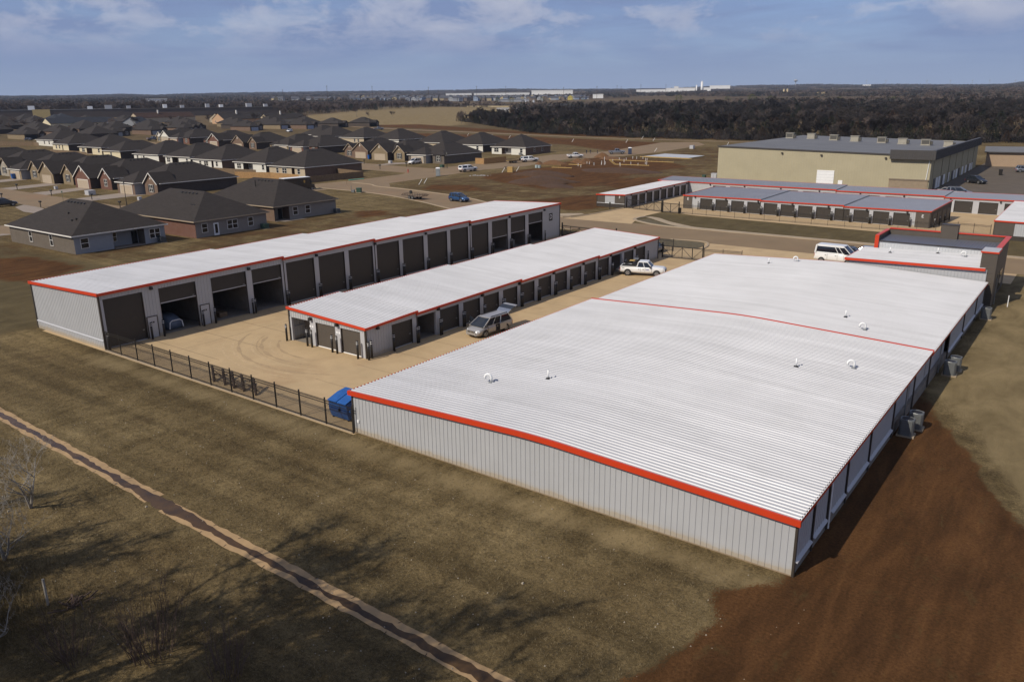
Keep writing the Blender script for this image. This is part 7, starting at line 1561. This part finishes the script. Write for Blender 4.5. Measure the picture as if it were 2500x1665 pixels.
scatter('woodland', 'dark winter wood filling the ground behind the warehouse', P, nrng.uniform(0, 6.28, n), np.clip(nrng.normal(.95, .22, n), .5, 1.6), J_BD + J_C + [J_BD[0], J_BD[2], J_B[1]] + J_CB)
def low_clump(seed):
    r = random.Random(seed); m = MB()
    for j in range(220):
        a = r.uniform(0, 6.28); q = 4.*math.sqrt(r.random()); z = r.uniform(0, 3.4)*(1-q/6); p = Vector((math.cos(a)*q, math.sin(a)*q, z)); d = Vector((r.gauss(0, .7), r.gauss(0, .7), r.gauss(.8, .5))).normalized(); s = d.orthogonal().normalized()*r.uniform(.06, .16); m.quad(p-s, p+s, p+d*r.uniform(.7, 1.8))
    return m.mesh('undergrowth_source', M_TWIGD)
BAND = EDGE + [(p[0]-12*(1 if i < 4 else .2), p[1]+26) for i, p in reversed(list(enumerate(EDGE)))]
P = fill(BAND, 1500, 12, 3.2); n = len(P); scatter('undergrowth', 'dark leafless undergrowth along the front of the wood', P, nrng.uniform(0, 6.28, n), nrng.uniform(.6, 1.3, n), [low_clump(i) for i in range(3)])
r_ = random.Random(77); e = smooth_line(EDGE, 12); k = 0; nxt = 0.; s_ = 0.
for i in range(len(e)-1):
    A, B = Vector(e[i]), Vector(e[i+1]); L = (B-A).length
    while nxt < s_+L:
        p = A.lerp(B, (nxt-s_)/L); c = r_.random(); q = (r_.uniform(-6, 6)); nn = Vector((-(B-A).y, (B-A).x)).normalized()
        if c < .30: pr, lb = r_.choice(BARED), 'dark leafless tree along the front of the wood'
        elif c < .8: pr, lb = r_.choice(CED), 'dark evergreen along the front of the wood'
        else: pr, lb = r_.choice(CEDB), 'rusty brown evergreen along the front of the wood'
        x, y = p.x+nn.x*q, p.y+nn.y*q; plant('wood_edge_tree', lb, 'tree', pr, at(x, y, -.1), r_.uniform(0, 6.28), r_.uniform(.6, 1.15), lb.replace(' tree', ' trees').replace('evergreen ', 'evergreens ')); nxt += r_.uniform(3.5, 7)
    s_ += L
# trees on and round the dry field
for (x, y, s, pr, lab) in ((-619, 572, 1.35, BARE[0], 'broad leafless tree at the left of the dry field'), (-579, 551, .85, BARE[1], 'small leafless tree right of the broad one on the dry field'), (-583, 585, .8, BARE[2], 'scrubby leafless tree in the middle of the dry field'), (-412, 488, 1.2, BARE[3], 'lone leafless tree in front of the wood corner'),
        (-985, 640, 1.7, CED[0], 'tall dark evergreen left of the far rooftops'), (-960, 655, 1.4, CED[1], 'dark evergreen second from the left behind the rooftops'), (-880, 640, 1.5, CED[2], 'broad dark evergreen behind the red-brown roofs'), (-800, 655, 1.4, CED[0], 'dark evergreen behind the white chimney house'), (-770, 640, 1.1, CED[1], 'small dark evergreen right of the white chimney house'), (-690, 470, 1.0, BARE[1], 'leafless tree over the dark-roofed far house'), (-640, 500, .9, BARE[2], 'leafless tree at the edge of the far houses')):
    plant('field_tree', lab, 'tree', pr, at(x, y, -.1), r_.uniform(0, 6), s)
r2 = random.Random(91)
for x, y in ((-560, 220), (-600, 245), (-575, 300), (-618, 262), (-650, 285), (-610, 335), (-585, 385), (-660, 320), (-700, 285), (-720, 350), (-560, 420), (-540, 440), (-770, 310), (-640, 385), (-590, 430), (-520, 425)):
    plant('yard_tree', 'leafless tree standing among the far rooftops', 'tree', r2.choice(BARE), at(x, y, -.1), r2.uniform(0, 6), r2.uniform(.75, 1.1), 'leafless trees among the far rooftops')
TL = smooth_line([(-700, 555), (-742, 590), (-770, 660), (-800, 760), (-850, 860), (-840, 985)], 6); k = 0
for i in range(0, len(TL)-1):
    for j in range(2):
        A = Vector(TL[i]).lerp(Vector(TL[i+1]), j/2+r_.uniform(0, .4)); c = r_.random(); pr, lb = (r_.choice(CEDB), 'rusty evergreen in the tree line behind the dry field') if c < .3 else ((r_.choice(CED), 'dark evergreen in the tree line behind the dry field') if c < .45 else (r_.choice(BARE), 'leafless tree in the tree line behind the dry field'))
        plant('treeline_tree', lb, 'tree', pr, at(A.x+r_.uniform(-14, 8), A.y+r_.uniform(-8, 8), -.1), r_.uniform(0, 6), r_.uniform(.8, 1.35), lb.replace('tree in', 'trees in').replace('evergreen in', 'evergreens in'))
for i, (x, y, s) in enumerate(((-950, 1230, 1.6), (-925, 1240, 1.7), (-880, 1275, 1.5), (-800, 1290, 1.2), (-560, 1180, 2.0), (-470, 1150, 1.6), (-430, 1140, 2.0), (-400, 1130, 1.7), (-300, 1100, 1.5), (-235, 1090, 1.4))):
    plant('olive_tree', 'olive green round tree standing in the open land beyond the wood', 'tree', OLI[i % 2], at(x, y), i, s, 'olive green trees in the open land')
TRL = [(-1500, 520), (-1250, 760), (-1050, 980), (-860, 1010), (-850, 900), (-800, 700), (-745, 640), (-800, 600), (-830, 640), (-1000, 640), (-1080, 560), (-1250, 420)]
P = fill(TRL, 1500, 8, 8.5); n = len(P); scatter('treeline', 'leafless woodland strip behind the brown building and the dry field', P, nrng.uniform(0, 6.28, n), nrng.uniform(.85, 1.4, n), J_B + J_CB[:1] + J_B[:2] + J_C[:1])
P = fill([(-1400, 300), (-1500, 520), (-1250, 420), (-1080, 560), (-1000, 640), (-960, 600), (-1020, 520), (-1130, 380)], 420, 10, 9); n = len(P); scatter('treeline', 'taller leafless trees behind the left end of the brown building', P, nrng.uniform(0, 6.28, n), nrng.uniform(1.2, 2.1, n), J_B)

# ---- far land: low clumps of wood out to the horizon
def clump(seed, m_, n=9):
    r = random.Random(seed); m = MB()
    for k in range(n):
        x, y, h, w = r.gauss(0, 13), r.gauss(0, 7), r.uniform(5, 9), r.uniform(3, 6)
        for j in range(26):
            a = r.uniform(0, 6.28); q = w*math.sqrt(r.random()); z = h*r.uniform(.15, 1.); q *= math.sqrt(max(.05, 1-(z/h)**2)); p = Vector((x+math.cos(a)*q, y+math.sin(a)*q, z)); d = Vector((r.gauss(0, 1), r.gauss(0, 1), r.gauss(.6, .6))).normalized(); s = d.orthogonal().normalized()*r.uniform(.5, 1.2); m.quad(p-s, p+s, p+d*r.uniform(1, 2.4))
    return m.mesh('clump_source', m_)
CL = [clump(i, M_FARTREE) for i in range(4)] + [clump(10+i, M_FARDARK) for i in range(2)]
gr = bpy.data.objects['ground'].data; nv = len(gr.vertices); gv = np.empty(nv*3); gr.vertices.foreach_get('co', gv); gv = gv.reshape(-1, 3)
gaz = np.arctan2(gv[:, 0], gv[:, 1]); grr = np.hypot(gv[:, 0], gv[:, 1])
from mathutils.bvhtree import BVHTree
BV = BVHTree.FromPolygons([tuple(v) for v in gv], [tuple(p.vertices) for p in gr.polygons])
def gz(x, y):
    h = BV.ray_cast(Vector((x, y, 900)), Vector((0, 0, -1))); return h[0].z if h[0] else tz(x, y)
OPEN = [[(-1600, 1250), (-1300, 1700), (-900, 1950), (-350, 1800), (-300, 1150), (-480, 1000), (-830, 1000), (-1250, 1280)], PALE[0], PALE[2]]
r = np.random.default_rng(4); N_ = 26000; az = r.uniform(YAW-R(40), YAW+R(40), N_); rad = np.sqrt(r.uniform(950**2, 7600**2, N_)); rad = np.where(r.random(N_) < .4, np.sqrt(r.uniform(950**2, 3500**2, N_)), rad)
x, y = np.sin(az)*rad, np.cos(az)*rad; f = np.sin(x*.0047+.7)*np.sin(y*.0039+2.1)+.6*np.sin(x*.013+y*.006)+.5*np.sin(y*.019-x*.004+1) + r.normal(0, .45, N_); k = f > -.15
for p in OPEN: k &= ~inpoly(x, y, p)
k &= ~((x < -560) & (y < 720) & (np.hypot(x, y) < 1320))
x, y = x[k], y[k]; P = [(a, b, gz(a, b)-.5) for a, b in zip(x.tolist(), y.tolist())]; n = len(P)
scatter('far_woodland', 'hazy brown woodland rolling to the horizon', P, r.uniform(0, 6.28, n), r.uniform(.7, 1.25, n), CL)

# ------------------------------------------------------------------ far buildings, poles and towers
def far_at(px, py, dist):
    d = cf + cr*((px-1250)/FPX) - cu*((py-832.5)/FPX); k = dist/math.hypot(d.x, d.y); return Vector((d.x*k, d.y*k, CAM_Z+d.z*k)), math.atan2(d.x, d.y)
M_FWHITE = mat('far_white_wall', (.74, .73, .70), .6, var=.03, scale=.05); M_FGREY = mat('far_grey_wall', (.30, .31, .33), .7, var=.1, scale=.05); M_FROOF = mat('far_dark_roof', (.07, .07, .08), .8); M_FTAN = mat('far_tan_wall', (.42, .34, .20), .8)
def far_block(name, label, px0, px1, py0, py1, dist, m_, depth=.5, cat='building', roof=None, gab=False, group=None):
    """Block whose near face spans the given width and height at its own distance."""
    A, a = far_at((px0+px1)/2, py1, dist); w = (px1-px0)/FPX*dist; h = (py1-py0)/FPX*dist; A.z = min(A.z, gz(A.x, A.y)+2) if False else A.z
    t = thing(name, label, cat, tuple(A), -a, group); m = MB(); dp = w*depth
    if gab: m.extr([(0, -12), (dp, -12), (dp, h*.75), (dp/2, h), (0, h*.75)], 'x', -w/2, w/2)
    else: m.box(-w/2, w/2, 0, dp, -12, h*.86)
    m.build('wall', m_, t); m = MB()
    if gab: m.extr([(-.5, h*.74), (dp/2, h*1.0), (dp+.5, h*.74), (dp+.5, h*.78), (dp/2, h*1.05), (-.5, h*.78)], 'x', -w/2-.5, w/2+.5)
    else: m.box(-w/2-.6, w/2+.6, -.6, dp+.6, h*.86, h)
    m.build('roof', roof or m_, t); return t
for a in (('white_warehouse', 'longest white warehouse with sloped end on the far plain', 1300, 1396, 222, 233, 2700, M_FWHITE, .4), ('white_warehouse', 'low white warehouse left of the longest far one', 1160, 1290, 227.5, 231.5, 2900, M_FWHITE, .2), ('white_warehouse', 'low white warehouse strip farther left on the plain', 1090, 1150, 228.5, 231.5, 3000, M_FWHITE, .2), ('white_warehouse', 'thin white roof strip over the far houses', 905, 925, 234, 237, 2700, M_FWHITE, .3), ('factory', 'long white factory front on the far plain', 1556, 1630, 220, 228.5, 3600, M_FWHITE, .4), ('factory', 'higher white factory hall left of the silos', 1628, 1694, 216.5, 226, 3900, M_FWHITE, .4), ('factory', 'white block at the foot of the tall silo', 1718, 1734, 215.5, 225, 3900, M_FWHITE, .6), ('factory', 'small white factory penthouse above the halls', 1646, 1656, 212, 218, 4000, M_FWHITE, .6),
        ('white_shed', 'small white shed between the far houses and the factory', 1448, 1472, 231, 238, 2100, M_FWHITE, .5), ('white_building', 'white building among bare trees at the far left', 362, 404, 243, 250, 1900, M_FWHITE, .4), ('white_building', 'row of low white roofs at the far left', 328, 352, 251, 254, 1850, M_FWHITE, .3), ('white_building', 'thin low white roofs at the far left edge of the row', 276, 312, 252.5, 255, 1850, M_FWHITE, .3), ('white_trailer', 'white box trailer at the far edge of the dry field', 1214, 1242, 265, 275, 960, M_FWHITE, .3), ('camper', 'white camper parked beyond the box trailer', 1293, 1314, 262, 268.5, 1060, M_FWHITE, .3), ('white_trailer', 'small cream trailer left of the camper', 1255, 1267, 265, 270, 1050, M_FWHITE, .4),
        ('yellow_plant', 'long yellow plant building before the right hills', 1950, 2018, 227, 233, 2400, M_FTAN, .3), ('yellow_plant', 'low white sheds beside the yellow plant', 1912, 1926, 229.5, 233, 2380, M_FWHITE, .4), ('white_building', 'thin white roofs on the right skyline', 1735, 1780, 209.5, 212.5, 5200, M_FWHITE, .3), ('white_building', 'pair of white roofs on the right hill', 2108, 2124, 207.5, 209.5, 5200, M_FWHITE, .4), ('white_building', 'white roof in the trees right of the yellow plant', 2196, 2202, 243, 246, 1750, M_FWHITE, .5), ('white_building', 'second white roof in the trees right of the yellow plant', 2243, 2250, 242, 245.5, 1750, M_FWHITE, .5), ('white_building', 'long white farm roof at the far edge of the field', 1218, 1290, 243, 250, 1750, M_FGREY, .2)):
    far_block(*a)
t = far_block('white_house', 'white-walled house with blue-grey roof beyond the wood', 1370, 1392, 257, 271, 1000, M_FWHITE, .7, 'house', M_SHING2, True)
A, a = far_at(1140, 262.5, 1290); B, b = far_at(1385, 263.5, 1180); wfz = thing('boundary_wall', 'pale boundary wall along the far edge of the dry field', 'wall', tuple(A)); m = MB(); m.bar((0, 0, 1), (B.x-A.x, B.y-A.y, B.z-A.z+1), .3, 2.2); m.build('panel', M_FTAN, wfz)
def far_tube(name, label, cat, px, py0, py1, dist, wpx, m_, cone=False, group=None):
    A, a = far_at(px, py1, dist); h = (py1-py0)/FPX*dist; r = wpx/2/FPX*dist; t = thing(name, label, cat, tuple(A), 0, group); m = MB(); m.tube([(0, 0, -15), (0, 0, h*.9)], r, 14); m.build('shaft', m_, t, True); m = MB(); m.tube([(0, 0, h*.9), (0, 0, h)], [r*1.03, r*.45], 14); m.build('cap', m_, t, True); return t
for a in (('silo', 'tall white silo of the far factory', 'silo', 1713, 201.5, 225, 3850, 5, M_FWHITE), ('silo', 'shorter white silo left of the tall one', 'silo', 1700, 210, 225, 3850, 3, M_FWHITE), ('silo', 'left yellow silo of the far plant', 'silo', 1913, 219.5, 231, 2380, 3.4, M_FTAN), ('silo', 'right yellow silo of the far plant', 'silo', 1921.5, 219, 231, 2380, 3.4, M_FTAN), ('silo', 'left grey silo before the far houses', 'silo', 1283, 244, 254, 1600, 5, M_FGREY), ('silo', 'middle grey silo before the far houses', 'silo', 1303, 245, 254, 1600, 5, M_FGREY), ('silo', 'right slim grey silo before the far houses', 'silo', 1324, 240, 255, 1620, 3, M_FGREY)): far_tube(*a)
A, a = far_at(1942, 208, 6600); t = thing('water_tower', 'blue-grey water tower on the right skyline', 'water tower', tuple(A)); m = MB(); m.tube([(0, 0, -25), (0, 0, 22)], [4, 2.5], 10); m.build('stem', M_FGREY, t); m = MB(); m.tube([(0, 0, 20), (0, 0, 26), (0, 0, 32), (0, 0, 38), (0, 0, 40)], [3, 12, 15, 9, 2], 16); m.build('tank', M_FGREY, t, True)
# houses of the far subdivision, one mesh each (a few pixels)
def far_house(m_):
    m = MB(); m.cur = 0; m.extr([(-5.5, -6), (5.5, -6), (5.5, 5.6), (0, 9.2), (-5.5, 5.6)], 'y', 0, 11); m.cur = 1; m.extr([(-6.1, 5.2), (0, 9.3), (6.1, 5.2), (6.1, 5.6), (0, 9.8), (-6.1, 5.6)], 'y', -.4, 11.4); m.cur = 2; m.box(-2.6, -1.2, -.1, -.02, 3.4, 4.9); m.box(1.2, 2.6, -.1, -.02, 3.4, 4.9); return m.mesh('far_house', [m_, M_FROOF, M_GLASS])
FH = [(far_house(M_FTAN), 'tan'), (far_house(M_FGREY), 'grey'), (far_house(mat('far_blue_wall', (.22, .27, .36), .7)), 'blue-grey'), (far_house(M_FWHITE), 'pale'), (far_house(mat('far_brown_wall', (.16, .12, .09), .8)), 'brown')]
r_ = random.Random(42)
for px in list(np.arange(676, 830, 9.5)) + list(np.arange(864, 1440, 8.2)):
    for row in ((0,) if px < 860 else (0, 1)):
        if r_.random() < (.35 if px < 860 else .12): continue
        A, a = far_at(px+r_.uniform(-2, 2), (246 if px < 860 else 245.5-(px-860)*.0022)-row*4, 1950+row*170+r_.uniform(-30, 30)); k = r_.choice((0, 0, 3, 3, 1)) if px < 800 else r_.choice((1, 1, 4, 4, 2, 0, 1)); o = bpy.data.objects.new('far_house', FH[k][0]); COL.objects.link(o)
        o.location = A; o.rotation_euler = (0, 0, -a+r_.choice((0, .5, 1.57, -.4, 1.2))); o.scale = (1., 1., .85); tag(o, 'small %s gabled house in the far subdivision' % FH[k][1], 'house', 'gabled %s houses of the far subdivision' % FH[k][1])
A, a = far_at(1392, 243, 1900); o = bpy.data.objects.new('far_house', far_house(mat('far_yellow_wall', (.50, .40, .08), .7))); COL.objects.link(o); o.location = A; o.rotation_euler = (0, 0, -a); tag(o, 'bright yellow house at the right end of the far subdivision', 'house')
for i, (px, py0, py1, d) in enumerate(((800, 213, 244, 1700), (910, 214, 245, 1700), (1047, 215, 243, 1800), (692, 222, 244, 1800), (1164, 213, 240, 2000), (1235, 213, 240, 2000), (1376, 215, 236, 2000), (1457, 213, 238, 1900), (1506, 211, 232, 2300), (1516, 213, 232, 2400), (1564, 209, 234, 2200), (1625, 209, 230, 2400), (1894, 215, 234, 2300), (1137, 240, 256, 1350), (520, 246, 262, 1250), (628, 247, 262, 1300))):
    A, a = far_at(px, py1, d); h = (py1-py0)/FPX*d; t = thing('utility_pole', 'thin dark utility pole standing over the far plain', 'utility pole', tuple(A), -a, 'utility poles across the far plain'); m = MB(); m.tube([(0, 0, -4), (0, 0, h)], [.42, .28], 6); m.build('pole', M_RUST, t); m = MB(); m.box(-1.8, 1.8, -.12, .12, h*.93, h*.93+.28); m.build('cross_arm', M_RUST, t)
for i, px in enumerate((2115, 2162, 2262, 2319, 2373, 2415, 2478)):
    A, a = far_at(px, 208, 5600); t = thing('pylon', 'faint lattice pylon on the right skyline', 'pylon', tuple(A), -a, 'pylons on the right skyline'); m = MB()
    for s in (-1, 1): m.bar((s*4, 0, -12), (s*.8, 0, 30), .8); m.bar((s*9, 0, 24), (0, 0, 26), .7)
    m.build('lattice', M_FGREY, t)

# ------------------------------------------------------------------ air
HAZE = True
if HAZE:
    m = MB(); m.box(-9000, 6000, -300, 10500, -120, 330)
    hm = bpy.data.materials.new('haze_air'); hm.use_nodes = True; t = hm.node_tree; t.nodes.clear(); o_ = N(t, 'ShaderNodeOutputMaterial'); v = N(t, 'ShaderNodeVolumePrincipled')
    v.inputs['Color'].default_value = (.62, .76, 1, 1); v.inputs['Density'].default_value = 4.8e-5; v.inputs['Anisotropy'].default_value = .0; t.links.new(v.outputs[0], o_.inputs['Volume'])
    kind(m.build('haze', hm), 'stuff', 'thin blue haze over the far land')
